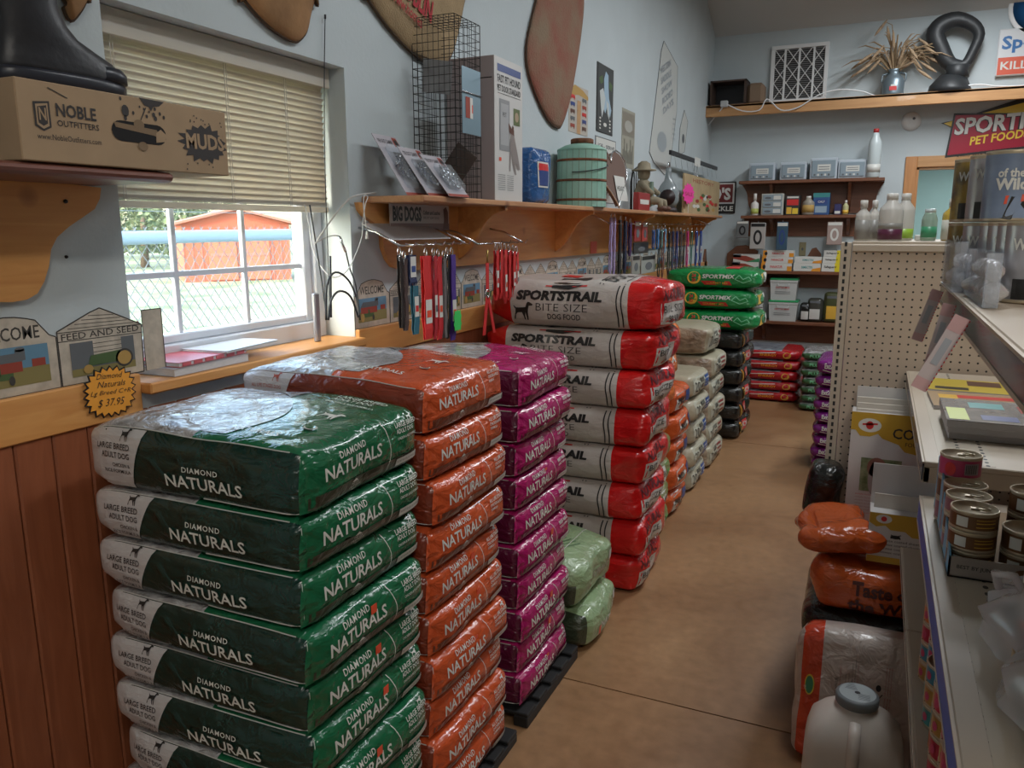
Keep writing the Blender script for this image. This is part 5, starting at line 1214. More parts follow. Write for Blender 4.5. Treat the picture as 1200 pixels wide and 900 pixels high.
def deco2(o, pts):
    b = MB(); c = Canvas(b, lambda u, v, l: (WX + .043 + l, u, v))
    for t_, e0, e1, h_, bd in (('OBLIN', (474, -4), (505, 28), .085, .03), ('www.homes', (458, -2), (494, 34), .042, .01)):
        p = wl(*e0, WX + .043); q = wl(*e1, WX + .043); c.text(t_, p[0], p[1], hypot(q[0] - p[0], q[1] - p[1]), h_, ink('burlap_red', (.40, .02, .03), .8), 1, bd, ang=atan2(q[1] - p[1], q[0] - p[0]))
    b.build('printed_lettering', o)
hanging([(545, -8), (541, 0), (535, 30), (528, 58), (521, 73), (511, 82), (500, 77), (478, 61), (450, 31), (428, 0), (420, -12)], [(2.30, 2.72), (2.55, 3.05), (2.95, 3.05), (3.1, 2.8)], BUR, EDG, 'tan burlap sack with red lettering hanging above the cage trap', deco2)
hanging([(681, -8), (681, 2), (680, 20), (675, 60), (665, 117), (656, 146), (650, 150), (640, 141), (628, 118), (617, 87), (614, 62), (617, 38), (626, 0), (629, -12)], [(4.0, 3.05), (4.2, 3.35), (4.45, 3.35), (4.62, 3.0)], OLDB, EDG, 'faded red and green printed burlap sack hanging above the green can')

# ---------------------------------------------------------------- posters on the left wall
def poster(px, bg, lab, deco, nm='poster', cat='poster', th=.002):
    q = [wl(a, c, WX + th) for a, c in px]; y0 = (q[0][0] + q[3][0]) / 2; y1 = (q[1][0] + q[2][0]) / 2; z1 = (q[0][1] + q[1][1]) / 2; z0 = (q[2][1] + q[3][1]) / 2
    b = MB(); b.box(WX, WX + th, y0, y1, z0, z1, bg); c = flat(b, (WX + th, y0, z0), (0, 1, 0), (0, 0, 1)); deco(c, y1 - y0, z1 - z0); o = b.build(nm); tag(o, lab, cat); return o
PAP = ink('poster_paper', (.46, .42, .37), .8)
def dk1(c, w, h):
    c.poly([(0, h * .85), (w * .3, h), (w * .7, h * .95), (w, h * .85), (w, h * .78), (w * .5, h * .82), (0, h * .75)], WHL, 1); r = random.Random(1)
    c.poly([(w * .4, 0), (w * .6, 0), (w * .62, h * .7), (w * .42, h * .7)], ink('chart_tan', (.5, .3, .15)), 1)
    for i in range(5):
        for j in range(3):
            if j == 1: continue
            u, v = w * (.08 + .3 * j), h * (.08 + .15 * i); m = (BARN, GREY, DBR, NAVY, RD)[(i + j) % 5]; c.rect(u, v + h * .03, u + w * .22, v + h * .10, m, 2); c.rect(u + w * .02, v, u + w * .05, v + h * .04, m, 2); c.rect(u + w * .17, v, u + w * .2, v + h * .04, m, 2)
poster(((667, 96), (689, 106), (689, 158), (666, 156)), PAP, 'cattle breeds chart poster behind the green can', dk1)
def dk2(c, w, h):
    IC = ink('pale_blue_horse', (.35, .50, .62)); IC2 = ink('pale_horse', (.55, .60, .60)); c.rect(w * .03, h * .01, w * .97, h * .99, ink('charcoal_poster', (.055, .06, .06), .8), 1)
    c.poly([(w * .35, h * .40), (w * .42, h * .62), (w * .40, h * .80), (w * .50, h * .92), (w * .66, h * .88), (w * .68, h * .70), (w * .72, h * .55), (w * .88, h * .38), (w * .80, h * .26), (w * .62, h * .42), (w * .5, h * .30)], IC, 2)
    c.poly([(w * .15, h * .60), (w * .35, h * .66), (w * .5, h * .52), (w * .42, h * .36), (w * .30, h * .22), (w * .22, h * .40)], IC2, 3); c.poly([(w * .55, h * .5), (w * .70, h * .46), (w * .76, h * .22), (w * .64, h * .30)], IC2, 3)
    c.poly([(w * .1, h * .78), (w * .3, h * .84), (w * .34, h * .74), (w * .2, h * .7)], TRAC, 3); c.poly([(w * .72, h * .8), (w * .92, h * .76), (w * .86, h * .66), (w * .72, h * .7)], TRAC, 3)
    for k in range(4): c.ell(w * .2, h * (.06 + .05 * k), w * .05, h * .015, W_, 3, 8); c.ell(w * .8, h * (.06 + .05 * k), w * .05, h * .015, W_, 3, 8)
    c.ell(w * .5, h * .13, w * .1, h * .03, W_, 3)
poster(((700, 72), (719, 82), (718, 160), (699, 153)), K, 'dark framed poster with pale blue animals on the left wall', dk2, th=.004)
def dk3(c, w, h):
    c.rect(w * .03, h * .01, w * .97, h * .985, W_, 1); c.text('ICE - SERVE', w * .12, h * .84, w * .8, h * .06, GREY, 2, .02); c.text('SMALL', w * .08, h * .66, w * .88, h * .12, BARN, 2, .03); c.rect(w * .08, h * .1, w * .3, h * .52, RD, 2)
    for k, t in enumerate(('SUNDRY', 'COST', 'OPEN')): c.text(t, w * .38, h * (.40 - .14 * k), w * .55, h * .09, RD if k < 1 else GREY, 2, .02)
poster(((697, 158), (721, 166), (721, 240), (697, 236)), GREY, 'white sign with maroon words behind the green can', dk3, 'wall_sign', 'sign')
def dk4(c, w, h):
    r = random.Random(8); c.rect(w * .05, h * .55, w * .95, h * .95, ink('sepia', (.25, .23, .19)), 1); c.ell(w * .5, h * .72, w * .3, h * .1, ink('sepia_light', (.42, .42, .38)), 2)
    for k in range(9): c.rect(w * (.1 + .09 * k), h * .08, w * (.15 + .09 * k), h * (.25 + .25 * r.random()), ink('sepia_dark', (.15, .14, .11)), 2)
poster(((729, 125), (744, 133), (743, 200), (728, 194)), ink('sepia_bg', (.33, .32, .26), .8), 'sepia poster above the cloth doll', dk4)
def dk5(c, w, h):
    GI = ink('faded_ink', (.25, .29, .33))
    for k in range(5): c.text(('WESTERN', 'SADDLE', 'SHOW', 'RODEO', 'DAYS')[k], w * (.30 + .04 * k), h * (.74 - .07 * k), w * .42, h * .05, GI, 1, .02, ang=.35)
    c.ell(w * .45, h * .25, w * .18, h * .08, ink('faded_ink2', (.36, .40, .42)), 1)
    for k in range(5): c.text('north', w * .85, h * (.30 + .04 * k), w * .12, h * .02, GI, 1)
def sheet(px, lab, deco, bgc):
    q = [wl(a, c, WX + .004) for a, c in px]; b = MB(); y0 = min(p[0] for p in q); z0 = min(p[1] for p in q); y1 = max(p[0] for p in q); z1 = max(p[1] for p in q)
    b.prism(q, bgc, 'x', WX + .001, WX + .004); c = flat(b, (WX + .004, y0, z0), (0, 1, 0), (0, 0, 1)); deco(c, y1 - y0, z1 - z0); b.tube([(WX + .004, *p) for p in q], .002, GREY, 4, closed=True); o = b.build('wall_sheet'); tag(o, lab, 'poster'); return o
sheet([(775, 60), (778, 48), (794, 78), (793, 130), (785, 196), (779, 205), (766, 190), (761, 178)], 'large pale paper sheet with faded blue print on the left wall', dk5, ink('aged_paper', (.50, .52, .50), .85))
sheet([(802, 129), (806, 143), (802, 178), (795, 183), (797, 150)], 'small narrow pale paper sheet near the wall corner', lambda c, w, h: c.ell(w * .5, h * .4, w * .15, h * .1, GREY, 1), ink('aged_paper', (.50, .52, .50), .85))

# ---------------------------------------------------------------- back wall
BY = YE
LF = 8.18                                                # front of the high ledge
z0, z1 = on(900, 139, 'y', LF).z, on(900, 127, 'y', LF).z
z1 = on(820, 125, 'y', LF).z; z0 = on(820, 138, 'y', LF).z
b = MB(); b.box(WX, 1.9, LF, BY, z1 - .02, z1, PINE_X).box(WX, 1.9, LF, LF + .04, z0, z1, PINE_X, .003); o = b.build('high_ledge'); tag(o, 'pine ledge running high along the back wall', 'shelf')
LZ = z1
x0, x1, za, zb_ = ey(903, 970, 52, 120, BY - .01)
vt = empty('wall_vent', ((x0 + x1) / 2, BY, (za + zb_) / 2)); tag(vt, 'white air return grille with diamond lattice on the back wall', 'vent'); hw, hh = (x1 - x0) / 2, (zb_ - za) / 2
b = MB(); fr = .035
for (a0, a1, c0, c1) in ((-hw, hw, hh - fr, hh), (-hw, hw, -hh, -hh + fr), (-hw, -hw + fr, -hh + fr, hh - fr), (hw - fr, hw, -hh + fr, hh - fr)): b.box(a0, a1, -.03, 0, c0, c1, WHITE, .003)
for k in (-1, 0, 1): b.box(k * hw * .5 - .009, k * hw * .5 + .009, -.024, 0, -hh + fr, hh - fr, WHITE)
b.build('frame', vt)
b = MB(); b.box(-hw + fr, hw - fr, -.005, -.001, -hh + fr, hh - fr, M('vent_dark', (.03, .03, .03), .8)); b.build('backing', vt)
for k in range(24):
    b = MB() if k == 0 else b
    if k == 0: b.box(-hw + fr, hw - fr, -.014, -.006, -.003, .003, M('vent_louver', (.20, .20, .20), .6)); l0 = b.build('slat', vt, (0, 0, -hh + fr + .01)); continue
    c = l0.copy(); COL.objects.link(c); c.location = (0, 0, -hh + fr + .01 + k * (2 * hh - 2 * fr - .02) / 23)
b = MB(); cwid = (2 * hw - 2 * fr) / 4
for k in range(4):
    xa = -hw + fr + k * cwid; nseg = 3; dz = (2 * hh - 2 * fr) / nseg
    for j in range(nseg):
        zz = -hh + fr + j * dz; b.tube([(xa, -.018, zz), (xa + cwid, -.018, zz + dz)], .004, WHITE, 4); b.tube([(xa, -.018, zz + dz), (xa + cwid, -.018, zz)], .004, WHITE, 4)
b.build('lattice', vt)
# open dark box on the ledge
x0, x1, za, zb_ = ey(832, 874, 101, 124, 8.22); x2 = on(896, 115, 'y', 8.22).x
ob = empty('open_crate', (x0, 8.22, LZ + .001)); tag(ob, 'dark open fronted wooden box on the left end of the high ledge', 'box'); w, h = x1 - x0, .235
DBX = M('dark_box_wood', (.06, .035, .025), .6); b = MB(); b.box(0, w, 0, .24, 0, .015, DBX).box(0, w, 0, .24, h - .015, h, DBX).box(0, .015, 0, .24, 0, h, DBX).box(w - .02, w, 0, .24, 0, h, DBX).box(0, w, .23, .24, 0, h, BLACK); b.build('case', ob)
b = MB(); b.box(w + .001, w + .16, .04, .22, 0, h * .85, M('brown_paper', (.22, .15, .10), .85), .03); o = b.build('paper_roll', None, (x0, 8.22, LZ + .001)); tag(o, 'crumpled brown paper bundle beside the dark box', 'bundle')
# white cord
pz = lambda px, py, Y=8.16: tuple(on(px, py, 'y', Y))
b = MB(); b.tube(sm3([pz(822, 165, 8.45), pz(828, 150, 8.4), pz(846, 127, 8.15), pz(850, 122, 8.15), pz(870, 130, 8.15), pz(890, 129, 8.15), pz(899, 116, 8.15), pz(915, 129, 8.15), pz(935, 126, 8.15), pz(960, 111, 8.15), pz(985, 105, 8.16), pz(1010, 107, 8.2), pz(1030, 113, 8.25), (on(1060, 110, 'y', 8.3).x, 8.3, LZ + .01), (on(1105, 105, 'y', 8.3).x, 8.3, LZ + .008), pz(1130, 101, 8.25), pz(1150, 99, 8.25), pz(1175, 101, 8.25), (1.3, 8.3, LZ + .01)]), .006, WHITE, 6)
o = b.build('extension_cord'); tag(o, 'white extension cord draped along the high ledge', 'cord')
b = MB(); p = on(849, 122, 'y', 8.14); b.box(p.x - .035, p.x + .035, 8.11, 8.15, p.z - .03, p.z + .03, M('grey_adapter', (.45, .45, .45), .5), .008); o = b.build('plug_adapter'); tag(o, 'grey plug adapter on the cord in front of the dark box', 'adapter')
# galvanised vase of dried grass
x0, x1, za, zb_ = ey(1034, 1060, 84, 112, 8.3); vc = (x0 + x1) / 2; vr = (x1 - x0) / 2
va = empty('milk_can_vase', (vc, 8.32, LZ + .001)); tag(va, 'small blue grey milk can vase on the high ledge', 'vase')
VM = M('zinc_vase', (.22, .28, .32), .4, .6); b = MB(); b.lathe([(vr * .98, 0), (vr, .02), (vr, .13), (vr * .8, .16), (vr * .5, .19), (vr * .5, .215), (vr * .62, .23), (vr * .45, .231)], VM, n=22); b.build('body', va)
b = MB()
for s in (-1, 1): b.tube([(s * vr * .5, 0, .2), (s * vr * 1.05, 0, .19), (s * vr * 1.1, 0, .14), (s * vr, 0, .12)], .006, VM, 6)
b.build('handle', va)
b = MB(); c = flat(b, (-.03, -vr * 1.0, .04), (1, 0, 0), (0, 0, 1)); c.rect(0, 0, .06, .035, RD, 1); c.rect(.01, .035, .05, .05, W_, 1); b.build('painted_label', va)
GR1 = M('dried_grass', (.30, .21, .12), .9, var=.2, vscale=30); GR2 = M('dried_plume', (.38, .27, .17), .95, var=.2, vscale=60, bump=.6, bscale=80)
dgp = empty('dried_grass_bunch', (vc, 8.32, LZ + .21)); tag(dgp, 'bunch of dried cattails and grass plumes in the zinc vase', 'dried flowers'); rq = random.Random(9)
tips = [(1032, 33), (1041, 38), (1047, 45), (1005, 76), (1012, 70), (1020, 72), (1004, 86), (1028, 62), (1086, 52), (1078, 60), (1070, 62), (1092, 60), (1098, 72), (1085, 88), (1066, 70), (1060, 78), (1055, 68), (1010, 82), (1024, 78), (1038, 72), (1074, 74), (1090, 80)]
for k, (tx, ty) in enumerate(tips):
    t = on(tx, ty, 'y', 8.32 + rq.uniform(-.1, .05)); e = Vector((t.x - vc, t.y - 8.32, t.z - LZ - .21)); up = abs(e.x) < .12
    m1 = Vector((e.x * .35, e.y * .3, max(e.z, .12) * .9 + (.0 if up else .06))); m2 = Vector((e.x * .75, e.y * .7, e.z + (0 if up else .05))) if not up else e * .7
    b = MB(); P5 = [Vector((0, 0, -.05)), m1 * .5 + Vector((0, 0, .02)), m1, m2, e]; b.tube(P5, .004, GR1, 5); b.build('stem', dgp)
    b = MB(); d = (e - m2).normalized() if (e - m2).length > .01 else Vector((0, 0, 1)); a0 = m2 * .6 + e * .4; b.tube([a0 - d * .05, a0 - d * .02, a0 + d * .03, a0 + d * .09, a0 + d * .12], [.004, .010, .014, .010, .002], GR2, 7); b.build('plume', dgp)
for k in range(46):
    a_ = rq.uniform(0, pi); l_ = rq.uniform(.18, .46); y_ = rq.uniform(-.12, .08); e = Vector((cos(a_) * l_, y_, abs(sin(a_)) * l_ * .75 + .02)); b = MB(); b.tube([Vector((0, 0, -.03)), e * .45 + Vector((0, 0, .10)), e * .8 + Vector((0, 0, .06)), e], [.004, .007, .006, .001], GR1 if k % 2 else GR2, 4); b.build('blade', dgp)
# horse collar
cx_, cz_ = on(1121, 60, 'y', 8.3).x, on(1121, 58, 'y', 8.3).z; sc = 8.2 / FPX
COLM = M('horse_collar_leather', (.022, .024, .026), .5, bump=.3, bscale=20)
hc_ = empty('horse_collar', (cx_, 8.32, LZ)); tag(hc_, 'black leather horse collar standing on the high ledge', 'horse collar')
ring = [on(px, py, 'y', 8.3) for px, py in ((1122, 22), (1140, 28), (1148, 40), (1141, 58), (1132, 74), (1121, 76), (1111, 72), (1102, 56), (1096, 40), (1104, 28))]
ring = [(p.x - cx_, p.z - LZ) for p in ring]; ring = smooth_closed(ring, 3)
rad_ = [.058 + .018 * cos(2 * pi * i / len(ring) + 1.2) for i in range(len(ring))]
b = MB(); b.tube([(u, 0, v) for u, v in ring], rad_, COLM, 12, closed=True); b.build('ring', hc_)
b = MB(); zb2 = min(v for u, v in ring) - .02
b.tube([(0.02, 0, zb2 + .02), (0.02, 0, zb2 - .03), (0.02, 0, zb2 - .08)], [.10, .085, .10], COLM, 14); b.tube([(.0, 0, zb2 - .07), (-.02, 0, .04), (-.02, 0, .0)], [.11, .17, .18], COLM, 16); b.build('base', hc_)
# smoke detector
p = on(1068, 142, 'y', BY - .02); b = MB(); b.lathe([(0, -.045), (.05, -.043), (.075, -.03), (.085, -.005), (.085, 0)], M('detector_white', (.66, .67, .66), .5), (p.x, BY, p.z), 28, 'y'); b.lathe([(0, -.052), (.012, -.051), (.013, -.04)], GREY, (p.x + .02, BY, p.z + .02), 10, 'y')
o = b.build('smoke_detector'); tag(o, 'round white smoke detector on the back wall', 'smoke detector')
# sign: crimson parallelogram with yellow star points
pw = lambda px, py, Y=BY - .02: (on(px, py, 'y', Y).x, on(px, py, 'y', Y).z)
CRIM = ink('crimson_sign', (.33, .008, .03), .35); SYEL = ink('sign_yellow', (.78, .55, .05), .35); SGN = MB()
SGN.prism([pw(1103, 144), pw(1122, 140), pw(1300, 80), pw(1260, 140), pw(1300, 200), pw(1180, 168), pw(1118, 150)], K, 'y', BY - .012, BY - .004); SGN.prism([pw(1106, 144.5), pw(1120, 140.5), pw(1240, 110), pw(1240, 186), pw(1186, 168), pw(1116, 149)], SYEL, 'y', BY - .016, BY - .012)
SGN.prism([pw(1118, 133), pw(1330, 131), pw(1318, 160), pw(1107, 185)], K, 'y', BY - .022, BY - .016); SGN.prism([pw(1120, 135), pw(1328, 133), pw(1316, 158), pw(1110, 182)], CRIM, 'y', BY - .026, BY - .022)
o0 = pw(1118, 160, BY - .026); c = flat(SGN, (o0[0], BY - .026, o0[1]), (1, 0, 0), (0, 0, 1))
c.text('SPORTMiX', .0 - .005, .005, .80, .150, K, 1, .05, ang=.055, shear=.12); c.text('SPORTMiX', .0, .01, .80, .145, W_, 2, .03, ang=.055, shear=.12)
c.text('PET FOODS', .13, -.085, .46, .075, SYEL, 1, .025, ang=.12, shear=.2); c.text('Quality since 1923', .03, -.185, .30, .025, K, 1, 0, ang=.05)
o = SGN.build('pet_food_sign'); tag(o, 'crimson pet food sign with yellow star points on the back wall', 'sign')
b = MB(); a0, a1 = pw(1171, 40, BY - .05), pw(1171, 88, BY - .05); WR_ = .62; x0_, x1_ = a0[0], a0[0] + WR_
b.box(x0_, x1_, BY - .05, BY - .03, a1[1] - .01, a0[1] + .04, M('sign_board_white', (.62, .63, .64), .4), .008)
c = flat(b, (x0_, BY - .05, a1[1]), (1, 0, 0), (0, 0, 1)); hh = a0[1] - a1[1]; c.rect(.012, .0, WR_ - .012, hh * .42, ink('sign_orange', (.62, .10, .05)), 1); c.text('Spectra', .03, hh * .52, .50, hh * .42, ink('sign_blue', (.02, .13, .35)), 1, .03); c.text('KILLS FLEAS', .035, hh * .12, .56, hh * .20, W_, 2, .02)
o = b.build('flea_sign'); tag(o, 'white and orange flea treatment sign at the upper right edge', 'sign')
p = on(1222, 5, 'y', BY - .06); b = MB(); b.lathe([(0, -.01), (.235, -.01), (.25, -.005), (.25, 0)], WHITE, (p.x, BY - .04, p.z), 36, 'y'); b.lathe([(0, -.014), (.215, -.013)], ink('sign_blue', (.02, .13, .35)), (p.x, BY - .04, p.z), 36, 'y')
o = b.build('round_sign'); tag(o, 'blue round sign with white rim at the top right corner', 'sign')

# wall shelves on the back wall
SF = 8.24
def back_shelf(px0, px1, pyt, pyb, lab, curve=True, brackets=(), pxr=None):
    x0, x1 = on(px0, pyt, 'y', SF).x, on(px1, pyt, 'y', SF).x; z = on((px0 + px1) / 2, pyt, 'y', SF).z; zb3 = on((px0 + px1) / 2, pyb, 'y', BY - .02).z; h = z - zb3
    s = empty('wall_shelf', ((x0 + x1) / 2, BY, z)); tag(s, lab, 'shelf', 'stained shelves on the back wall'); hw = (x1 - x0) / 2
    b = MB(); b.box(-hw, hw, SF - BY, 0, -.03, 0, BROWN, .004); b.build('board', s)
    dq = .12 if curve else 0
    def cv(sg): return [(sg * (hw - dq * (t + .12 * sin(2 * pi * t))), -.03 - (h - .03) * t) for t in [i / 8 for i in range(9)]]
    poly = [(hw, -.03)] + cv(1)[1:] + cv(-1)[::-1][:-1] + [(-hw, -.03)]
    b = MB(); b.prism(poly, BROWN, 'y', -.02, 0); b.build('backboard', s)
    for px in brackets:
        bxx = on(px, pyt, 'y', SF).x - (x0 + x1) / 2; b = MB(); dd = BY - SF; pf = [(-.02, -.03), (-dd + .03, -.03)] + [(-dd + .03 + (dd - .05) * (t + .1 * sin(2 * pi * t)), -.04 - (h - .05) * t) for t in [i / 8 for i in range(9)]]
        b.prism(pf, BROWN, 'x', bxx - .014, bxx + .014); b.build('bracket', s)
    return z
Z1 = back_shelf(866, 1037, 210, 250, 'stained shelf high on the back wall holding four drawer bins', True, (903, 996))
Z2 = back_shelf(868, 1006, 252, 277, 'second stained shelf on the back wall with bottles and boxes', False, (903, 994))
Z3 = back_shelf(858, 1010, 318, 337, 'third stained shelf on the back wall with flat medicine boxes', False, (895,))
Z4 = back_shelf(876, 1010, 378, 401, 'lowest stained shelf on the back wall with buckets and bags', False, (893,))
IY = 8.29
def put_box(px0, px1, py0, z, lab, col, cat='box', nm='product_box', grp=None, deco=None, Y=IY, dep=.14, bev=.003, mat=None):
    x0, x1 = on(px0, py0, 'y', Y).x, on(px1, py0, 'y', Y).x; z1 = on((px0 + px1) / 2, py0, 'y', Y).z
    b = MB(); b.box(x0, x1, Y, Y + dep, z + .001, z1, mat or M('col_%d_%d_%d' % tuple(int(q * 999) for q in col), col, .5), bev); c = flat(b, (x0, Y, z + .001), (1, 0, 0), (0, 0, 1))
    if deco: deco(c, x1 - x0, z1 - z - .001)
    o = b.build(nm); tag(o, lab, cat, grp); return o, (x0, x1, z1)
def zat(py, px, Y=IY): return on(px, py, 'y', Y).z
BINM = M('bin_frame', (.50, .56, .62), .4); BINC = M('bin_clear', (.26, .33, .38), .3)
for i, (a, c_, t, lab) in enumerate(((878, 908, 191, 'leftmost pale plastic drawer bin on the top shelf'), (914, 945, 190, 'second pale drawer bin from the left on the top shelf'), (949, 981, 185, 'tallest drawer bin, third from the left on the top shelf'), (982, 1015, 187, 'rightmost pale drawer bin on the top shelf'))):
    x0, x1 = on(a, 200, 'y', IY).x, on(c_, 200, 'y', IY).x; z1 = zat(t, (a + c_) / 2); r = empty('drawer_bin', ((x0 + x1) / 2, IY, Z1 + .001)); tag(r, lab, 'drawer bin', 'drawer bins on the top shelf'); hw, h = (x1 - x0) / 2, z1 - Z1
    b = MB(); b.box(-hw, hw, .002, .18, 0, h, BINM, .006); b.build('case', r)
    b = MB(); b.box(-hw + .016, hw - .016, -.008, .002, .018, h - .022, BINC, .004); c = flat(b, (-hw + .016, -.008, .018), (1, 0, 0), (0, 0, 1)); w2, h2 = 2 * hw - .032, h - .04
    c.rect(w2 * .25, h2 * .35, w2 * .8, h2 * .75, W_, 1)
    for k in range(2): c.rect(w2 * .3, h2 * (.45 + .14 * k), w2 * .75, h2 * (.49 + .14 * k), GREY, 2)
    for k in range(5): c.rect(w2 * (.1 + .15 * k), h2 * .08, w2 * (.18 + .15 * k), h2 * .2, W_ if k % 2 else GREY, 1)
    b.build('drawer', r)
def bottle(px0, px1, pyt, z, Y, m, capm, lab, grp=None, label_=None, capf=.2, neck=.45, taper=0, cat='bottle', sx=1, nm='bottle', capr=.42):
    x0, x1 = on(px0, pyt + 15, 'y', Y).x, on(px1, pyt + 15, 'y', Y).x; zt = on((px0 + px1) / 2, pyt, 'y', Y).z; h = zt - z - .001; R_ = (x1 - x0) / 2
    r = empty(nm, ((x0 + x1) / 2, Y, z + .001)); tag(r, lab, cat, grp)
    hb = h * (1 - capf); b = MB(); b.lathe([(R_ * .92, 0), (R_, .01), (R_, hb * (.72 - taper)), (R_ * .93, hb * (.80 - taper)), (R_ * neck, hb * .93), (R_ * neck * .9, hb)], m, n=22, sy=sx); b.build('body', r)
    b = MB(); b.lathe([(R_ * capr, hb - .002), (R_ * capr, h), (R_ * capr * .8, h + .001), (0, h + .001)], capm, n=18, sy=sx); b.build('cap', r)
    if label_:
        b = MB()
        for (v0, v1, lm) in label_: b.lathe([(R_ * 1.012, hb * v0), (R_ * 1.012, hb * v1)], lm, n=22, sy=sx)
        b.build('label', r)
    return r
PLW = M('milky_plastic', (.60, .58, .54), .35, coat=.2); CAPW = M('cap_white', (.68, .66, .62), .4); PALE = M('pale_clear', (.55, .62, .63), .2)
bottle(1018, 1034, 151, Z1, IY, PALE, M('cap_red', (.4, .03, .03), .4), 'tall pale bottle with a dark red cap right of the drawer bins', None, ((.12, .3, W_),), .08, .5)
bottle(880, 889, 227, Z2, IY, CAPW, CAPW, 'white spray bottle at the left end of the second shelf', None, ((.1, .45, ink('yg', (.45, .5, .12))),), .3, .3)
x0, x1 = on(892, 240, 'y', IY).x, on(918, 240, 'y', IY).x; z1 = zat(227, 905); r = empty('small_drawer_cabinet', ((x0 + x1) / 2, IY, Z2 + .001)); tag(r, 'small cream three drawer cabinet on the second shelf', 'cabinet'); hw, h = (x1 - x0) / 2, z1 - Z2
b = MB(); b.box(-hw, hw, .002, .15, 0, h, M('cabinet_cream', (.5, .5, .45), .5), .004); b.build('case', r)
for k in range(3):
    b = MB(); b.box(-hw + .014, hw - .014, -.006, .002, h * (.06 + .31 * k), h * (.33 + .31 * k), BINC, .003); c = flat(b, (0, -.006, h * (.10 + .31 * k)), (1, 0, 0), (0, 0, 1)); c.rect(.01, 0, hw - .025, h * .18, W_, 1); c.ell(-hw * .4, h * .08, hw * .3, h * .05, GREY, 1); b.build('drawer', r)
put_box(921, 938, 229, Z2, 'black box with red and yellow picture on the second shelf', (.03, .03, .03), deco=lambda c, w, h: (c.rect(w * .1, h * .5, w * .9, h * .8, RD, 1), c.rect(w * .1, h * .06, w * .45, h * .4, YL, 1), c.rect(w * .5, h * .06, w * .9, h * .35, SYEL, 1), c.rect(w * .1, h * .86, w * .9, h * .95, W_, 1)))
bottle(940, 954, 230, Z2, IY, M('tan_jug', (.30, .27, .22), .4), CAPW, 'tan jug with a white cap on the second shelf', None, ((.15, .6, WHL),), .12, .5, cat='jug', nm='jug')
put_box(953.5, 973, 226, Z2, 'teal and blue pouch box on the second shelf', (.03, .09, .25), deco=lambda c, w, h: (c.rect(0, h * .8, w, h, ink('teal_band', (.05, .25, .25)), 1), c.rect(w * .15, h * .1, w * .85, h * .4, ink('lightblue', (.3, .4, .5)), 1), c.rect(w * .15, h * .5, w * .85, h * .7, NAVY, 2), c.text('CALF', w * .3, h * .55, w * .4, h * .1, W_, 3, .02)))
put_box(978, 986, 239, Z2, 'small dark blue box on the second shelf', (.03, .03, .12), deco=lambda c, w, h: c.rect(w * .1, h * .1, w * .9, h * .35, W_, 1))
bottle(987, 994, 235, Z2, IY, M('yellow_white', (.5, .48, .25), .4), CAPW, 'small yellow and white bottle on the second shelf', None, ((.1, .4, YL),), .2, .6)
# packets hanging under the second shelf
for i, (a, c_, t, bt_, col, lab, dm) in enumerate(((863, 877, 259, 279, (.15, .16, .16), 'grey hanging packet leftmost under the second shelf', BLACK), (879, 897, 261, 292, (.42, .40, .38), 'white hanging pack with a black strap under the second shelf', BLACK), (910, 923, 260, 293, (.04, .09, .14), 'dark blue hanging pack under the second shelf', NAVY), (969, 987, 260, 287, (.36, .27, .24), 'clear hanging packet with pinkish parts under the second shelf', W_))):
    x0, x1, z0, z1 = ey(a, c_, t, bt_, 8.24); b = MB(); b.box(x0, x1, 8.235, 8.25, z0, z1, M('hang%d' % i, col, .4), .005); c = flat(b, (x0, 8.235, z0), (1, 0, 0), (0, 0, 1)); w, h = x1 - x0, z1 - z0
    c.rect(w * .05, h * .85, w * .95, h * .97, W_ if i != 1 else BLACK, 1); c.ell(w * .5, h * .45, w * .28, h * .28, dm, 1); c.ell(w * .5, h * .45, w * .15, h * .18, M('hang%d' % i, col, .4), 2); b.tube([((x0 + x1) / 2, 8.24, z1), ((x0 + x1) / 2, 8.26, z1 + .03), ((x0 + x1) / 2, 8.3, Z2 - .03)], .003, CHROME, 5)
    o = b.build('hanging_packet'); tag(o, lab, 'packet', 'packets under the second back shelf')
# wormer boxes on the third shelf
def bx_stack(a, c_, tops, fn, what, grp):
    n = len(tops)
    zs = [Z3] + [zat(t, (a + c_) / 2, 8.27) for t in tops]
    for k in range(n):
        x0, x1 = on(a, 305, 'y', 8.27).x, on(c_, 305, 'y', 8.27).x; b = MB(); j = .006 * ((k * 7) % 3 - 1); z0, z1 = zs[k] + .001, zs[k + 1]
        b.box(x0 + j, x1 + j, 8.27, 8.40, z0, z1, W_, .002); c = flat(b, (x0 + j, 8.27, z0), (1, 0, 0), (0, 0, 1)); fn(c, x1 - x0, z1 - z0)
        o = b.build('medicine_box'); tag(o, what % (('lowest', 'middle', 'top')[k if n == 3 else k * 2]), 'box', grp)
GT = ink('green_band', (.05, .25, .12)); ORB = ink('orange_band', (.75, .30, .03))
def f1(c, w, h): c.poly([(0, h * .9), (w * .5, h * .8), (w, h * .2), (w, 0), (w * .6, 0), (0, h * .4)], BARN, 1); c.poly([(w * .5, 0), (w, h * .5), (w, 0)], GT, 2); c.rect(0, h * .6, w * .3, h, GREY, 1)
def f2(c, w, h): c.rect(0, 0, w * .13, h, ORB, 1); c.rect(w * .85, 0, w, h * .6, ORB, 1); c.text('PANACUR', w * .3, h * .35, w * .4, h * .35, RD, 1, .02); c.ell(w * .1, h * .5, w * .05, h * .3, BLACK, 2)
def f3(c, w, h): c.text('BIMECTIN', w * .3, h * .35, w * .4, h * .3, ink('teal_print', (.05, .3, .3)), 1, .02); c.poly([(w * .65, 0), (w, 0), (w, h * .5), (w * .7, h * .3)], ORB, 1)
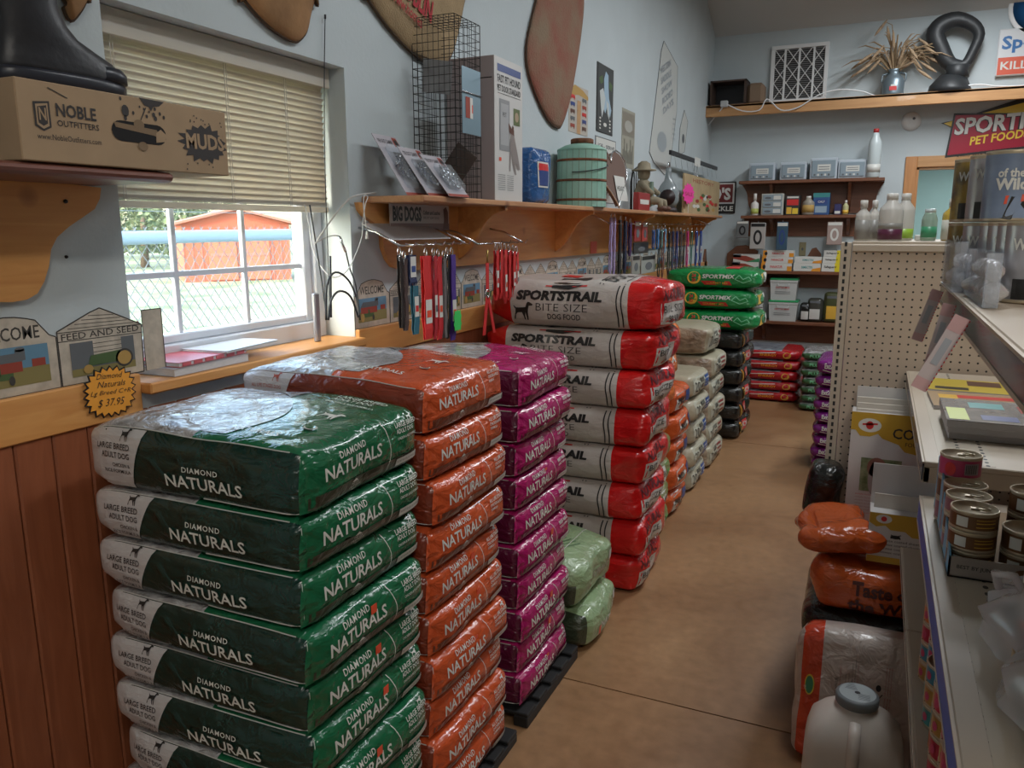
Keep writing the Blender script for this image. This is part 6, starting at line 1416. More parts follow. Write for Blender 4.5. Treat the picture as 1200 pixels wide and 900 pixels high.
def f4(c, w, h): c.rect(w * .6, 0, w, h, ink('bright_yellow', (.75, .62, .03)), 1); c.text('Safeguard', w * .12, h * .35, w * .55, h * .35, K, 2, .02)
bx_stack(859, 890, (307, 298), f1, 'striped red and green flat box on the third back shelf, %s of its pair', 'striped boxes')
bx_stack(893, 929, (308.5, 301, 293.5), f2, 'white flat box with orange ends, %s of its pile', 'orange ended boxes')
bx_stack(931, 963, (308.5, 301), f3, 'white flat box with one orange corner, %s of its pair', 'orange corner boxes')
bx_stack(964, 990, (308.5, 301, 293.5), f4, 'white and yellow flat box, %s of its pile', 'white and yellow boxes')
for i, (a, c_, t) in enumerate(((852, 888, 287), (946, 962, 290))):
    x0, x1, z0, z1 = ey(a, c_, t, 318, 8.44); b = MB(); hz = (z1 - z0); b.prism([(x0, Z3 + .001), (x1, Z3 + .001), (x1, Z3 + hz * .7), ((x0 * .4 + x1 * .6), z1), ((x0 * .7 + x1 * .3), z1 - .01), (x0, Z3 + hz * .6)], BROWN, 'y', 8.43, 8.45); o = b.build('wooden_plaque'); tag(o, ('brown scalloped wooden plaque behind the striped boxes', 'small brown wooden plaque behind the orange corner boxes')[i], 'plaque')
x0, x1, z0, z1 = ey(936, 944, 284, 300, 8.46); b = MB(); b.box(x0, x1, 8.492, 8.499, z0, z1, M('ochre_plate', (.30, .26, .14), .6), .002); c = flat(b, (x0, 8.492, z0), (1, 0, 0), (0, 0, 1)); c.ell((x1 - x0) / 2, (z1 - z0) / 2, .01, .015, GREY, 1); o = b.build('switch_plate'); tag(o, 'ochre switch plate on the back wall above the third shelf', 'switch')
y0, y1, z0, z1 = ex_(826, 850, 291, 311, WX + .02)
b = MB(); b.prism([(y0, z0), (min(y1, 8.45), z0), (min(y1, 8.45), z0 + .10), ((y0 + min(y1, 8.45)) / 2, z0 + .19), (y0, z0 + .10)], BROWN, 'x', WX + .001, WX + .02); o = b.build('wooden_plaque'); tag(o, 'brown house shaped wooden plaque in the left wall corner', 'plaque')
# buckets, cartons and bags on the lowest shelf
BKW = M('bucket_white', (.55, .57, .55), .4); LGR = M('lid_green', (.02, .30, .10), .4)
def bucket(a, c_, t, z, lab):
    x0, x1 = on(a, t + 10, 'y', 8.28).x, on(c_, t + 10, 'y', 8.28).x; z1 = on((a + c_) / 2, t, 'y', 8.28).z; r = empty('bucket', ((x0 + x1) / 2, 8.37, z + .001)); tag(r, lab, 'bucket', 'white buckets with green lids'); hw, h = (x1 - x0) / 2, z1 - z - .001
    b = MB(); v = [(-hw * .88, -.09, 0), (hw * .88, -.09, 0), (hw * .88, .09, 0), (-hw * .88, .09, 0), (-hw * .96, -.1, h * .8), (hw * .96, -.1, h * .8), (hw * .96, .1, h * .8), (-hw * .96, .1, h * .8)]; b.add(v, [(0, 1, 2, 3), (4, 5, 6, 7), (0, 1, 5, 4), (1, 2, 6, 5), (2, 3, 7, 6), (3, 0, 4, 7)], BKW)
    c = flat(b, (-hw * .6, -.0965, h * .2), (1, 0, 0), (0, -.12, 1)); c.text('CATTLE MAX', hw * .05, h * .35, hw, h * .08, RD, 4, .02); c.rect(0, h * .1, hw * 1.1, h * .12, GREY, 4); c.rect(0, h * .18, hw * 1.1, h * .2, GREY, 4); b.build('tub', r)
    b = MB(); b.box(-hw, hw, -.105, .105, h * .8, h * .93, BKW, .004).box(-hw, hw, -.108, .108, h * .9, h, LGR, .006); b.build('lid', r)
    b = MB(); b.tube([(-hw * .4, -.105, h * .78), (-hw * .35, -.115, h * .66), (hw * .35, -.115, h * .66), (hw * .4, -.105, h * .78)], .004, BKW, 6); b.build('handle', r); return z1
zt = bucket(900, 935, 352, Z4, 'lower white bucket with a green lid on the lowest back shelf'); bucket(902, 935, 326, zt, 'upper white bucket with a green lid, stacked on the other')
for k, (a, c_, t, b_) in enumerate(((880, 892, 369, 377), (882, 893, 361, 369), (880, 893, 352, 360))):
    z0 = Z4 + .001 if k == 0 else pz1 + .001
    x0, x1 = on(a, t, 'y', 8.3).x, on(c_, t, 'y', 8.3).x; pz1 = on((a + c_) / 2, t, 'y', 8.3).z; b = MB(); b.box(x0, x1, 8.3, 8.44, z0, pz1, M('pale_carton', (.42, .40, .38), .6), .004); b.box(x1 - .02, x1 + .012, 8.295, 8.3, z0 + .01, pz1, W_, .002); o = b.build('carton'); tag(o, 'small pale carton left of the buckets, %s of three' % ('lowest', 'middle', 'top')[k], 'box', 'pale cartons')
for (a, c_, t, m, pm, lab) in ((937, 949, 355, film('black', (.01, .01, .01)), W_, 'black bag leaning beside the white buckets'), (946, 963, 350, M('dark_pouch', (.05, .05, .04), .3), W_, 'black topped pouch with a white front on the lowest shelf'), (965, 986, 343, M('olive_pouch', (.07, .08, .03), .3, bump=.4), YL, 'dark olive pouch with a gold panel on the lowest shelf')):
    x0, x1 = on(a, 365, 'y', 8.3).x, on(c_, 365, 'y', 8.3).x; z1 = on((a + c_) / 2, t, 'y', 8.3).z; h = z1 - Z4; sk = Sack(x1 - x0, .10, h, 5, r=.03, side=.012, noise_=.006); b = MB(); sk.body(b, lambda f, u, v: m, 6, 5, 8); c = sk.near(b); w = x1 - x0; c.rect(w * .15, h * .12, w * .85, h * .55, pm, 1, 3, 3); c.rect(w * .15, h * .8, w * .85, h * .88, GREY, 1, 3)
    o = b.build('pouch', None, ((x0 + x1) / 2, 8.36, Z4 + .002)); tag(o, lab, 'pouch', 'pouches on the lowest back shelf')

# ---------------------------------------------------------------- shelving units on the right
BEI = M('beige_steel', (.50, .42, .33), .45); BEIP = dotted('beige_pegboard', (.50, .40, .31), .0265, .0255, (.0034, .0034), ('x', 'z'))
BEIY = dotted('beige_pegboard_side', (.50, .42, .33), .0255, .0255, (.0034, .0034), ('y', 'z'))
BEIS = dotted('slotted_shelf', (.50, .44, .35), .045, .0255, (.004, .0065), ('x', 'y'))
RAILB = M('blue_price_rail', (.006, .075, .38), .45); DARKR = M('dark_price_rail', (.012, .016, .03), .25, coat=.3)
SX0 = .12; SD = .46
def shelf_part(parent, y0, y1, z, th, rail, lip, deep=SD, surf=None, x0=SX0):
    b = MB(); yc = parent.location.y
    b.box(x0, x0 + deep, y0 - yc, y1 - yc, z - .012, z, BEI, .002)
    b.box(x0, x0 + .012, y0 - yc, y1 - yc, z - th, z - .012, BEI, .001).box(x0, x0 + deep, y0 - yc, y0 - yc + .003, z - th, z - .012, BEI).box(x0, x0 + deep, y1 - yc - .003, y1 - yc, z - th, z - .012, BEI)
    o = b.build('shelf', parent)
    if surf:
        b = MB(); b.box(x0 + .03, x0 + .13, y0 - yc + .01, y1 - yc - .01, z, z + .0006, surf); b.build('slotted_strip', o)
    b = MB(); b.box(x0 - .003, x0, y0 - yc, y1 - yc, z - th + .004, z - .004, rail, 0).box(x0 - .004, x0, y0 - yc, y1 - yc, z - .005, z - .001, BEI).box(x0 - .004, x0, y0 - yc, y1 - yc, z - th, z - th + .005, BEI); b.build('price_rail', o)
    return o
gA_ = empty('shelving_unit', (0, 1.14, 0)); tag(gA_, 'nearest beige metal shelving unit at the right edge with a blue price rail', 'shelving')
ya0, ya1 = .53, 1.798; ZTOP, ZBLU = 1.494, 1.048
shelf_part(gA_, ya0, ya1, ZTOP, .042, DARKR, 0); shelf_part(gA_, ya0, ya1, ZBLU, .056, RAILB, 0, surf=BEIS); shelf_part(gA_, ya0, ya1, .74, .03, DARKR, 0, surf=BEIS); shelf_part(gA_, ya0, ya1, .14, .14, DARKR, 0)
b = MB(); b.box(SX0 + SD, SX0 + SD + .02, ya0 - 1.14, ya1 - 1.14, 0, 1.8, BEIY); b.build('back_panel', gA_)
for yy in (ya0, ya1 - .02):
    b = MB(); b.box(SX0 + SD + .0, SX0 + SD + .045, yy - 1.14, yy + .02 - 1.14, 0, 1.82, BEI, .002); b.build('upright', gA_)
gB_ = empty('shelving_unit', (0, 2.37, 0)); tag(gB_, 'second beige metal shelving unit holding magazines, next to the pegboard', 'shelving')
yb0, yb1 = 1.802, 2.968
shelf_part(gB_, yb0, yb1, 1.12, .045, DARKR, 0, surf=BEIS); shelf_part(gB_, yb0, 2.30, .74, .03, DARKR, 0); shelf_part(gB_, yb0, yb1, .14, .14, DARKR, 0, x0=.50, deep=.075)
b = MB(); b.box(SX0 + SD, SX0 + SD + .02, yb0 - 2.37, yb1 - 2.37, 0, 1.5, BEIY); b.build('back_panel', gB_)
# pegboard end unit
gC_ = empty('shelving_unit', (.4, 3.2, 0)); tag(gC_, 'tall beige pegboard end unit with slotted upright facing the camera', 'shelving')
px0_, PT = -.085, 1.552
b = MB(); b.box(px0_ - .4, 1.0, -.20, -.18, .04, PT - .035, BEIP); b.build('pegboard', gC_)
b = MB(); b.box(px0_ - .4 + .0, 1.0, -.212, -.16, PT - .035, PT - .010, BEI, .003).box(px0_ - .4, 1.0, -.20, .30, PT - .012, PT, BEI, .002); b.build('top_cap', gC_)
b = MB(); b.box(px0_ - .4 - .036, px0_ - .4 - .002, -.205, -.15, 0, PT - .004, BEI, .002)
c = flat(b, (px0_ - .4 - .036, -.205, 0), (1, 0, 0), (0, 0, 1))
for k in range(60): c.rect(.012, .03 + k * .0255, .020, .045 + k * .0255, BLACK, 1)
b.build('slotted_upright', gC_)
b = MB(); b.box(px0_ - .4, 1.0, .28, .30, .04, PT - .02, BEI); b.build('rear_panel', gC_)
b = MB(); b.box(px0_ - .4, 1.0, -.16, .28, 0, .12, BEI, .002); b.build('base', gC_)

# bottles on the pegboard unit
YT = 3.09
LG = ink('lime_print', (.30, .50, .05)); PLM = ink('plum_print', (.10, .02, .05)); GYL = ink('label_grey', (.27, .26, .24)); LBW = ink('label_white', (.55, .54, .48))
bottle(1003, 1021, 235, PT, YT, PLW, CAPW, 'milky bottle with grey label, leftmost on the pegboard unit', None, ((.04, .62, GYL),), .17, .42, capr=.5)
bottle(1018, 1032, 235, PT, YT + .08, PLW, CAPW, 'milky bottle with grey label behind the leftmost one', None, ((.04, .62, GYL),), .17, .42, capr=.5)
bottle(1031, 1060, 227, PT, YT, PLW, CAPW, 'wide milky jug with a plum and lime label on the pegboard unit', None, ((.03, .28, PLM), (.28, .42, GYL)), .12, .5, cat='jug', nm='jug', capr=.48)
bottle(1050, 1073, 227, PT, YT + .1, PLW, CAPW, 'milky jug with a lime label right of the wide jug', None, ((.05, .28, LG),), .12, .5, cat='jug', nm='jug', capr=.5)
bottle(1080, 1099, 245, PT, YT, M('green_clear', (.30, .42, .34), .12), PALE, 'small clear bottle with green label on the pegboard unit', None, ((.12, .5, ink('green_label', (.05, .28, .14))),), .1, .75, capr=.7)
bottle(1105, 1129, 233, PT, YT, M('amber_oil', (.55, .38, .06), .12, coat=.5), CAPW, 'bottle of amber liquid with cream label on the pegboard unit', None, ((.03, .60, LBW),), .17, .45, capr=.45)
b = MB(); b.box(on(1073, 270, 'y', YT).x, on(1080, 270, 'y', YT).x, YT, YT + .04, PT + .001, PT + .02, W_, .002); o = b.build('small_box'); tag(o, 'tiny white box between the milky jug and the green bottle', 'box')

# cans
def can(x, y, z, r, h, lm, lab, grp, parts=None, print_=None, nm='pet_food_can', mats=None):
    o = empty(nm, (x, y, z)); tag(o, lab, 'can', grp); TIN = M('tin_lid', (.50, .42, .30), .35, .45)
    b = MB(); b.lathe([(r * .97, 0), (r, .002), (r * .975, .005), (r * .975, h - .005), (r, h - .003), (r, h), (r * .93, h), (r * .90, h - .004), (0, h - .004)], TIN, n=26); b.build('tin', o)
    b = MB(); b.lathe([(r * .985, .005), (r * .985, h - .006)], lm, n=26, caps=(0, 0))
    if print_:
        c = Canvas(b, lambda u, v, l: (-(r * .985 + l) * sin(u / r), -(r * .985 + l) * cos(u / r), v)); c2 = Canvas(b, lambda u, v, l: ((r * .985 + l) * sin(u / r), -(r * .985 + l) * cos(u / r), v)); print_(c2, r, h)
    b.build('paper_label', o)
    if h < .06:
        b = MB(); b.tube([(.010 * cos(a) + .012, .007 * sin(a), h - .001) for a in [2 * pi * i / 10 for i in range(10)]], .0014, TIN, 5, closed=True); b.box(-.006, .006, -.004, .004, h - .004, h - .001, TIN); b.build('pull_tab', o)
    return o
BRZ = M('bronze_label', (.16, .075, .03), .3, .35); PNK = M('pink_label', (.50, .05, .14), .3); MAU = M('mauve_label', (.30, .13, .16), .3)
def pr1(c, r, h): c.rect(-.03, h * .25, -.012, h * .75, W_, 1, 4); c.rect(.0, h * .3, .03, h * .34, YL, 1, 6); c.rect(.0, h * .5, .03, h * .54, YL, 1, 6); c.rect(.0, h * .66, .03, h * .69, YL, 1, 6)
def pr2(c, r, h): c.rect(.004, h * .25, .03, h * .75, ink('bar_grey', (.30, .24, .26)), 1, 6); [c.rect(.006 + .003 * k, h * .3, .0072 + .003 * k, h * .7, K, 2) for k in range(7)]; c.ell(-.02, h * .45, .010, h * .3, RD, 1)
CR, CH = .0355, .0385
xw = lambda px, py, Y: on(px, py, 'y', Y)
sn = 0
for si, (px, py, Y) in enumerate(((1143, 594, 1.418), (1136, 579, 1.494), (1132, 566, 1.57), (1127, 531, 1.646))):
    p = xw(px, py, Y); n = max(1, round((p.z - (ZBLU + .007)) / CH)); hh_ = (p.z - (ZBLU + .007)) / n
    for k in range(n):
        top = k == n - 1
        lm = PNK if (si == 3 and top) else (BRZ if k % 2 or si == 0 else MAU)
        can(p.x, Y, (ZBLU + .007) + k * hh_, CR, hh_ - .0006, lm, ('pink labelled cat food can topping the farthest stack' if si == 3 and top else 'bronze or mauve cat can, %s up in %s stack' % (('lowest', 'second', 'third', 'fourth', 'fifth', 'sixth')[k], ('nearest', 'second nearest', 'third nearest', 'farthest')[si])), 'cat food cans in the tray', None, pr2 if (si == 3 and top) else pr1)
        if top and si < 3:
            pass
tz0 = 1.0815
for k, (px, py, Y) in enumerate(((1195, 616, 1.418), (1199, 604, 1.50))):
    p = xw(px, py, Y)
    for j in range(2 if k == 0 else 3): can(p.x + .012, Y, (ZBLU + .007) + j * CH, CR, CH - .0006, BRZ, 'bronze cat can, %s one, %s' % (('low', 'middle', 'upper')[j], ('right of the nearest tall stack', 'at the back right of the tray')[k]), 'cat food cans in the tray', None, pr1)
# tray
tyn = 1.372; tx0 = on(1111, 664, 'y', tyn).x
tr = empty('cardboard_tray', (tx0, tyn, ZBLU + .0012)); tag(tr, 'printed cardboard tray holding the cat food cans on the blue railed shelf', 'tray')
TRW = M('tray_print', (.34, .30, .27), .6); TBL = M('tray_blue', (.16, .36, .52), .5)
b = MB(); b.box(0, .33, 0, .36, 0, .003, CARD); b.build('bottom', tr)
b = MB(); b.box(0, .33, 0, .003, 0, .034, TRW); c = flat(b, (0, 0, 0), (1, 0, 0), (0, 0, 1)); c.text('BEST BY JUN 04 21', .012, .014, .068, .008, K, 1, .01); c.ell(.102, .016, .014, .012, BRZ, 1); c.text('Taste of', .122, .018, .06, .011, K, 1, .03); c.text('the Wild', .122, .004, .06, .011, K, 1, .03); c.rect(0, 0, .33, .0025, K, 1); b.build('front_panel', tr)
b = MB(); b.prism([(0, 0), (.36, 0), (.36, .105), (.30, .11), (.05, .05), (0, .036)], TBL, 'x', 0, .003); b.build('side_panel', tr)
# tall cans on the top shelf
WLD = M('wild_label', (.20, .26, .38), .3, var=.3, vscale=12); WLY = M('wild_label_gold', (.45, .30, .05), .3, col2=(.06, .05, .04), vscale=25); WLS = M('silver_label', (.42, .42, .45), .25, .4)
BR_, BH = .0385, .112
bxx = on(1181, 235, 'y', 1.56).x
def prw(c, r, h):
    c.text('of the', -.022, h * .62, .038, .014, W_, 1, .03); c.text('Wild', -.025, h * .44, .046, .019, W_, 1, .04); c.poly([(-.035, h * .05), (-.01, h * .05), (0, h * .35), (.02, h * .32), (.03, h * .05), (-.0, h * .02)], K, 1)
    c.poly([(-.01, h * .24), (.018, h * .28), (.02, h * .38), (-.008, h * .36)], REDTAG, 2); c.rect(.030, h * .04, .062, h * .96, ink('pale_blue_panel', (.22, .30, .40)), 1, 5)
    for k in range(8): c.rect(.034, h * (.4 + .06 * k), .058, h * (.415 + .06 * k), NAVY, 2, 4)
    c.poly([(.042, h * .14), (.052, h * .14), (.047, h * .24)], K, 2)
def prg(c, r, h): c.rect(-.03, h * .05, .0, h * .3, K, 1, 5); c.poly([(-.01, h * .5), (.01, h * .48), (.01, h * .6), (-.01, h * .62)], REDTAG, 2); c.text('Wild', -.035, h * .65, .035, .016, W_, 1, .03)
for k in range(5):
    Y = 1.56 + k * .079
    if k > 2: continue
    can(bxx - (0, .016, .034)[k], Y, ZTOP + .0022 + BH, BR_, BH, WLD if k == 0 else (WLS if k == 1 else WLY), 'tall can, %s, upper row of the top right shelf' % ('wild scene label nearest the camera', 'silver label just behind the nearest', 'gold label at the far end', 'gold label, fourth from the camera', 'gold label at the far end')[k], 'tall cans upper row', None, prw if k == 0 else prg)
for k in range(7):
    Y = 1.323 + k * .079
    if k > 5: continue
    can(bxx + (.012, .010, .006, .002, -.016, -.034)[k], Y, ZTOP + .001, BR_, BH, WLY if k > 4 else WLS, 'tall silver labelled can, %s from the near end of the lower row' % ('first', 'second', 'third', 'fourth', 'fifth', 'sixth', 'seventh')[k] if k < 5 else 'tall gold labelled can at the far end of the lower row', 'tall cans lower row', None, prg)
# clear bins with wrapped treats
CLR2 = clear_mat('clear_acrylic', (.9, .92, .95), .80, .12); FOIL = M('crinkled_wrap', (.55, .54, .55), .2, .3, bump=.9, bscale=60)
for k, (y0, y1, zt_) in enumerate(((1.47, 1.70, ZTOP + .082), (1.20, 1.45, ZTOP + .072))):
    x0, x1 = .128, bxx - BR_ - .036 + .034 * k
    r = empty('acrylic_bin', ((x0 + x1) / 2, (y0 + y1) / 2, (ZTOP + .0012))); tag(r, ('clear acrylic bin of wrapped treats, the far one on the top right shelf', 'clear acrylic bin, the near one on the top right shelf')[k], 'bin', 'clear acrylic bins')
    hw, hl, h = (x1 - x0) / 2, (y1 - y0) / 2, zt_ - (ZTOP + .0012); b = MB()
    b.box(-hw, -hw + .002, -hl, hl, 0, h, CLR2).box(hw - .002, hw, -hl, hl, 0, h, CLR2).box(-hw, hw, -hl, -hl + .002, 0, h, CLR2).box(-hw, hw, hl - .002, hl, 0, h, CLR2).box(-hw, hw, -hl, hl, 0, .002, CLR2); b.build('bin_walls', r)
    rq = random.Random(k)
    for q in range(7):
        sk = Sack(hw * 1.5, .045, .028, q, r=.012, side=.004, noise_=.006); b = MB(); sk.body(b, lambda f, u, v: FOIL, 5, 4, 3); o = b.build('wrapped_treat', None, ((x0 + x1) / 2, y0 + .035 + (y1 - y0 - .06) * (q % 4) / 3.2, ZTOP + .005 + .028 * (q // 4)), rz=rq.uniform(-.15, .15)); tag(o, 'crinkled silver wrapped treat, %s in the %s acrylic bin' % (('at the near end below', 'second below', 'third below', 'at the far end below', 'at the near end on top', 'in the middle on top', 'at the far end on top')[q], ('far', 'near')[k]), 'treat', 'wrapped treats in the %s acrylic bin' % ('far', 'near')[k])
# hanging flag tags on the top shelf rail
TAGP = M('tag_paper', (.55, .47, .47), .5); TAGK = ink('tag_pink', (.58, .36, .36))
for k, (a, b_, c_, d_, Y, wid, lab) in enumerate(((1109, 339, 1084, 398, 1.66, .060, 'far flag price tag hanging off the top right shelf'), (1127, 362, 1104, 432, 1.38, .055, 'middle flag price tag hanging off the top right shelf'), (1152, 380, 1098, 464, 1.16, .06, 'near long flag price tag hanging off the top right shelf'))):
    p, q = on(a, b_, 'y', Y), on(c_, d_, 'y', Y); dv = Vector((q.x - p.x, 0, q.z - p.z)); Lh = dv.length; U = dv.normalized(); b = MB()
    o3 = Vector((.1135, Y, ZTOP - .012)); vs = []; N = U.cross(Vector((0, 1, 0)))
    wid *= .33; Wv = Vector((-U.z, 0, U.x)) * -1; N = Vector((0, -1, 0)); b.add([(0, 0, 0), tuple(U * Lh), tuple(U * Lh + Wv * wid), tuple(Wv * wid)], [(0, 1, 2, 3)], TAGP); b.add([tuple(v + N * .001) for v in (Vector((0, 0, 0)), U * Lh, U * Lh + Wv * wid, Wv * wid)], [(0, 1, 2, 3)], TAGP)
    for sg in (-1, 1):
        c = Canvas(b, lambda u, v, l, sg=sg: U * u + Wv * v + N * (sg * (l + .001)))
        c.rect(Lh * .0, 0, Lh * .2, wid, TAGK, 0); c.rect(Lh * .85, 0, Lh, wid, TAGK, 0); c.rect(Lh * .3, wid * .3, Lh * .65, wid * .75, ink('tag_text', (.36, .38, .42)), 1)
        for q_ in range(18): c.rect(Lh * (q_ + .1) / 18, 0, Lh * (q_ + .55) / 18, wid * .07, RD, 2)
    o = b.build('flag_tag', None, o3); tag(o, lab, 'price tag', 'flag tags')
# magazines on the middle shelf
MZ = 1.1212
def mag(x0, x1, y0, y1, z, t, cm, lab, cols, rz=0):
    b = MB(); w, l = x1 - x0, y1 - y0; b.box(0, w, 0, l, 0, t, M('magazine_pages2', (.40, .38, .38), .6, var=.08, vscale=80, stretch=(1, 1, 40)), .001)
    c = Canvas(b, lambda u, v, l_: (u, v, t + l_)); c.rect(0, 0, w, l, cm, 0)
    for (u0, v0, u1, v1, m) in cols: c.rect(w * u0, l * v0, w * u1, l * v1, m, 1)
    o = b.build('magazine', None, (x0, y0, z), rz=rz); tag(o, lab, 'magazine', 'magazines on the middle right shelf'); return o
GL1 = M('glossy_cover', (.22, .24, .26), .12, col2=(.45, .45, .44), vscale=18, vdet=6, coat=.6)
a = on(1103, 500, 'z', MZ)
cols = ((.02, .05, .16, .55, ink('lime_cover', (.5, .6, .08))), (.25, .1, .5, .3, NAVY), (.55, .5, .9, .8, BARN), (.2, .6, .45, .85, ink('teal_print', (.05, .3, .3))))
for k in range(3): mag(.178 - .004 * k, .47 - .004 * k, 2.00 + .012 * (2 - k), 2.26 + .012 * (2 - k), MZ + k * .0165, .016, GL1, 'thick glossy magazine, %s of the near pile' % ('lowest', 'middle', 'top')[k], cols, rz=.0)
mag(.165, .40, 2.35, 2.56, MZ, .010, ink('tan_cover', (.40, .27, .15)), 'tan covered magazine behind the thick pile', ((.1, .2, .7, .4, W_), (.3, .6, .9, .8, RD), (.1, .5, .3, .8, YL)), .03)
mag(.16, .38, 2.60, 2.80, MZ, .008, ink('yellow_cover', (.60, .45, .05)), 'yellow covered magazine at the far end of the middle shelf', ((.1, .1, .5, .3, K), (.5, .5, .9, .9, DBR)), -.04)
# cans on the lower shelf
lowm = [M('can_blue', (.04, .22, .32), .3), M('can_crimson', (.42, .02, .05), .3), M('can_orange', (.55, .16, .03), .3), M('can_teal', (.05, .25, .26), .3), M('can_gold', (.40, .22, .05), .3)]
def prl(c, r, h): c.poly([(-.05, h * .1), (-.02, h * .1), (-.02, h * .7)], K, 1); c.poly([(-.01, h * .2), (.02, h * .5), (-.01, h * .8)], REDTAG, 1); c.ell(-.04, h * .5, .006, h * .2, PNK, 2)
for si in range(9):
    Y = .98 + si * .078; n = (4, 4, 4, 5, 4, 4, 3, 4, 4)[si]
    for k in range(n): can(.168 + .006 * ((si * 3) % 2), Y, .742 + k * .0392, .0365, .0386, lowm[(si // 2 + k) % 5] if si > 4 else (lowm[1] if k != 2 else lowm[4]), '%s can, layer %s up, lower right shelf, %s along' % (('blue or teal', 'mixed colour')[si % 2] if si > 4 else 'crimson', ('one', 'two', 'three', 'four', 'five')[k], ('first', 'second', 'third', 'fourth', 'fifth', 'sixth', 'seventh', 'eighth', 'ninth')[si]), 'small cans on the lower right shelf', None, prl)
# shrink wrapped pack at the lower right corner
p = on(1165, 725, 'z', ZBLU)
pk = empty('shrink_wrapped_pack', (p.x, p.y, ZBLU + .0012)); tag(pk, 'torn shrink wrapped case of cans at the bottom right corner', 'pack')
b = MB(); b.box(0, .26, -.36, 0, 0, .004, CARD).box(0, .26, -.004, 0, 0, .03, DARKR).box(0, .003, -.36, 0, 0, .03, CARD); b.build('tray', pk)
b = MB(); rq = random.Random(2); nx_, ny_ = 10, 16
wv = [( -.012 + .015 * sin(j * .9) + rq.uniform(-.008, .008) + .012 * i * (i > 2), -.38 + .40 * j / ny_, .0 + (.020 * i if i < 6 else .12 + .004 * sin(i + j)) + rq.uniform(.0, .008) + .004) for i in range(nx_ + 1) for j in range(ny_ + 1)]
b.add(wv, [(i * (ny_ + 1) + j, (i + 1) * (ny_ + 1) + j, (i + 1) * (ny_ + 1) + j + 1, i * (ny_ + 1) + j + 1) for i in range(nx_) for j in range(ny_)], clear_mat('shrink_film', (.9, .86, .86), .62, .15), True); b.build('film', pk)
b = MB(); b.tube([(.0, -.02, .05), (-.012, -.045, .085), (.004, -.085, .10), (.02, -.06, .07), (.005, -.02, .05)], .006, clear_mat('shrink_film', (.9, .86, .86), .62), 6); b.build('torn_loop', pk)
OW = M('white_orange_can', (.55, .48, .45), .3)
def prr(c, r, h): c.rect(-.055, h * .05, .055, h * .28, REDTAG, 1, 10); c.poly([(-.03, h * .9), (.0, h * .55), (.02, h * .9)], REDTAG, 1)
for k in range(6):
    can(p.x + .055 + .077 * (k % 2), p.y - .06 - .078 * (k // 2), ZBLU + .006, .037, .105, OW, 'white can with orange red base in the torn case, %s' % ('far left', 'far right', 'middle left', 'middle right', 'near left', 'near right')[k], 'cans in the torn case', None, prr)

# ---------------------------------------------------------------- things on the floor by the right shelving
ORT = film('tow_orange', (.55, .10, .02), .22); BLF = film('black', (.012, .013, .012))
def totw(c, L, D, T):
    TI = ink('tow_ink', (.08, .015, .01)); c.text('Taste of', .10, T * .50, .17, T * .30, TI, 1, .04); c.text('the Wild', .09, T * .12, .20, T * .30, TI, 1, .04)
fl = []
hid = gsack(.46, .43, .135, lambda f, u, v: BLF, None, None, None, seed=101, r=.04, side=.01, noise_=.006)
for k in range(3):
    place(hid, k == 0, (.10, 2.735, .004 + k * .1365), 0.0, 'black sack, %s of those under the orange wild food sack' % ('lowest', 'middle', 'highest')[k], 'sack', 'black sacks by the right shelving')
o = gsack(.44, .44, .15, lambda f, u, v: ORT, totw, None, None, seed=103, r=.035, side=.012, noise_=.018, puff=.015, rnd=.01); o.location = (.125, 2.735, .416); tag(o, 'orange sack with dark lettering lying on black sacks by the right shelving', 'sack', 'orange sacks by the right shelving')
o = gsack(.20, .26, .10, lambda f, u, v: ORT, None, None, None, seed=105, r=.03, side=.01, noise_=.026, puff=.02, rnd=.01); o.location = (-.055, 2.66, .594); o.rotation_euler = (0, 0, .2); o2 = o; tag(o, 'small crumpled orange sack on top of the orange wild food sack', 'sack', 'orange sacks by the right shelving')
# white and red sack leaning on its long edge
WHS = film('white_sack', (.55, .47, .42), .3, var=.05); RDS = film('vermilion', (.62, .06, .02), .22)
def wr_top(c0, L, D, T):
    c = Canvas(c0.mb, lambda u, v, l: c0.fn(.045 + (u - .045) * .58 if u > .06 else u, v, l))
    TR = ink('tiny_red', (.42, .10, .08)); TG = ink('tiny_grey', (.06, .055, .05))
    c.ell(.035, D * .58, .014, .032, SYEL, 1); c.ell(.035, D * .58, .011, .027, GT, 2); c.text('pride', .030, D * .54, .012, .012, W_, 3, 0, ang=pi / 2)
    c.text('NUTRITIONAL VALUE', .16, D * .40, .11, .012, TG, 1, 0, ang=pi / 2)
    for k, (u, v, w) in enumerate(((.175, .35, .17), (.20, .42, .12), (.215, .40, .13), (.23, .33, .19), (.243, .30, .22), (.256, .36, .18))): c.text('guaranteed analysis crude protein', u, D * v, w, .007, (TR if k in (0, 5) else TG), 1, 0, ang=pi / 2)
    c.line([(.28, D * .52), (.31, D * .62), (.34, D * .55), (.37, D * .62)], .004, TG, 1); c.ell(.35, D * .66, .012, .01, K, 1)
    for k in range(3): c.text('feeding directions', .385 + .012 * k, D * .45, .15, .008, TR, 1, 0, ang=pi / 2)
w = gsack(.56, .40, .125, lambda f, u, v: RDS if u < -.215 else WHS, None, None, wr_top, ex=(-.215,), nx=18, ny=14, seed=111, r=.035, side=.012, noise_=.006)
w.rotation_euler = (radians(82), 0, 0); w.location = (.155, 2.455, .203); tag(w, 'white sack with a vermilion end standing on edge behind the jug', 'sack')

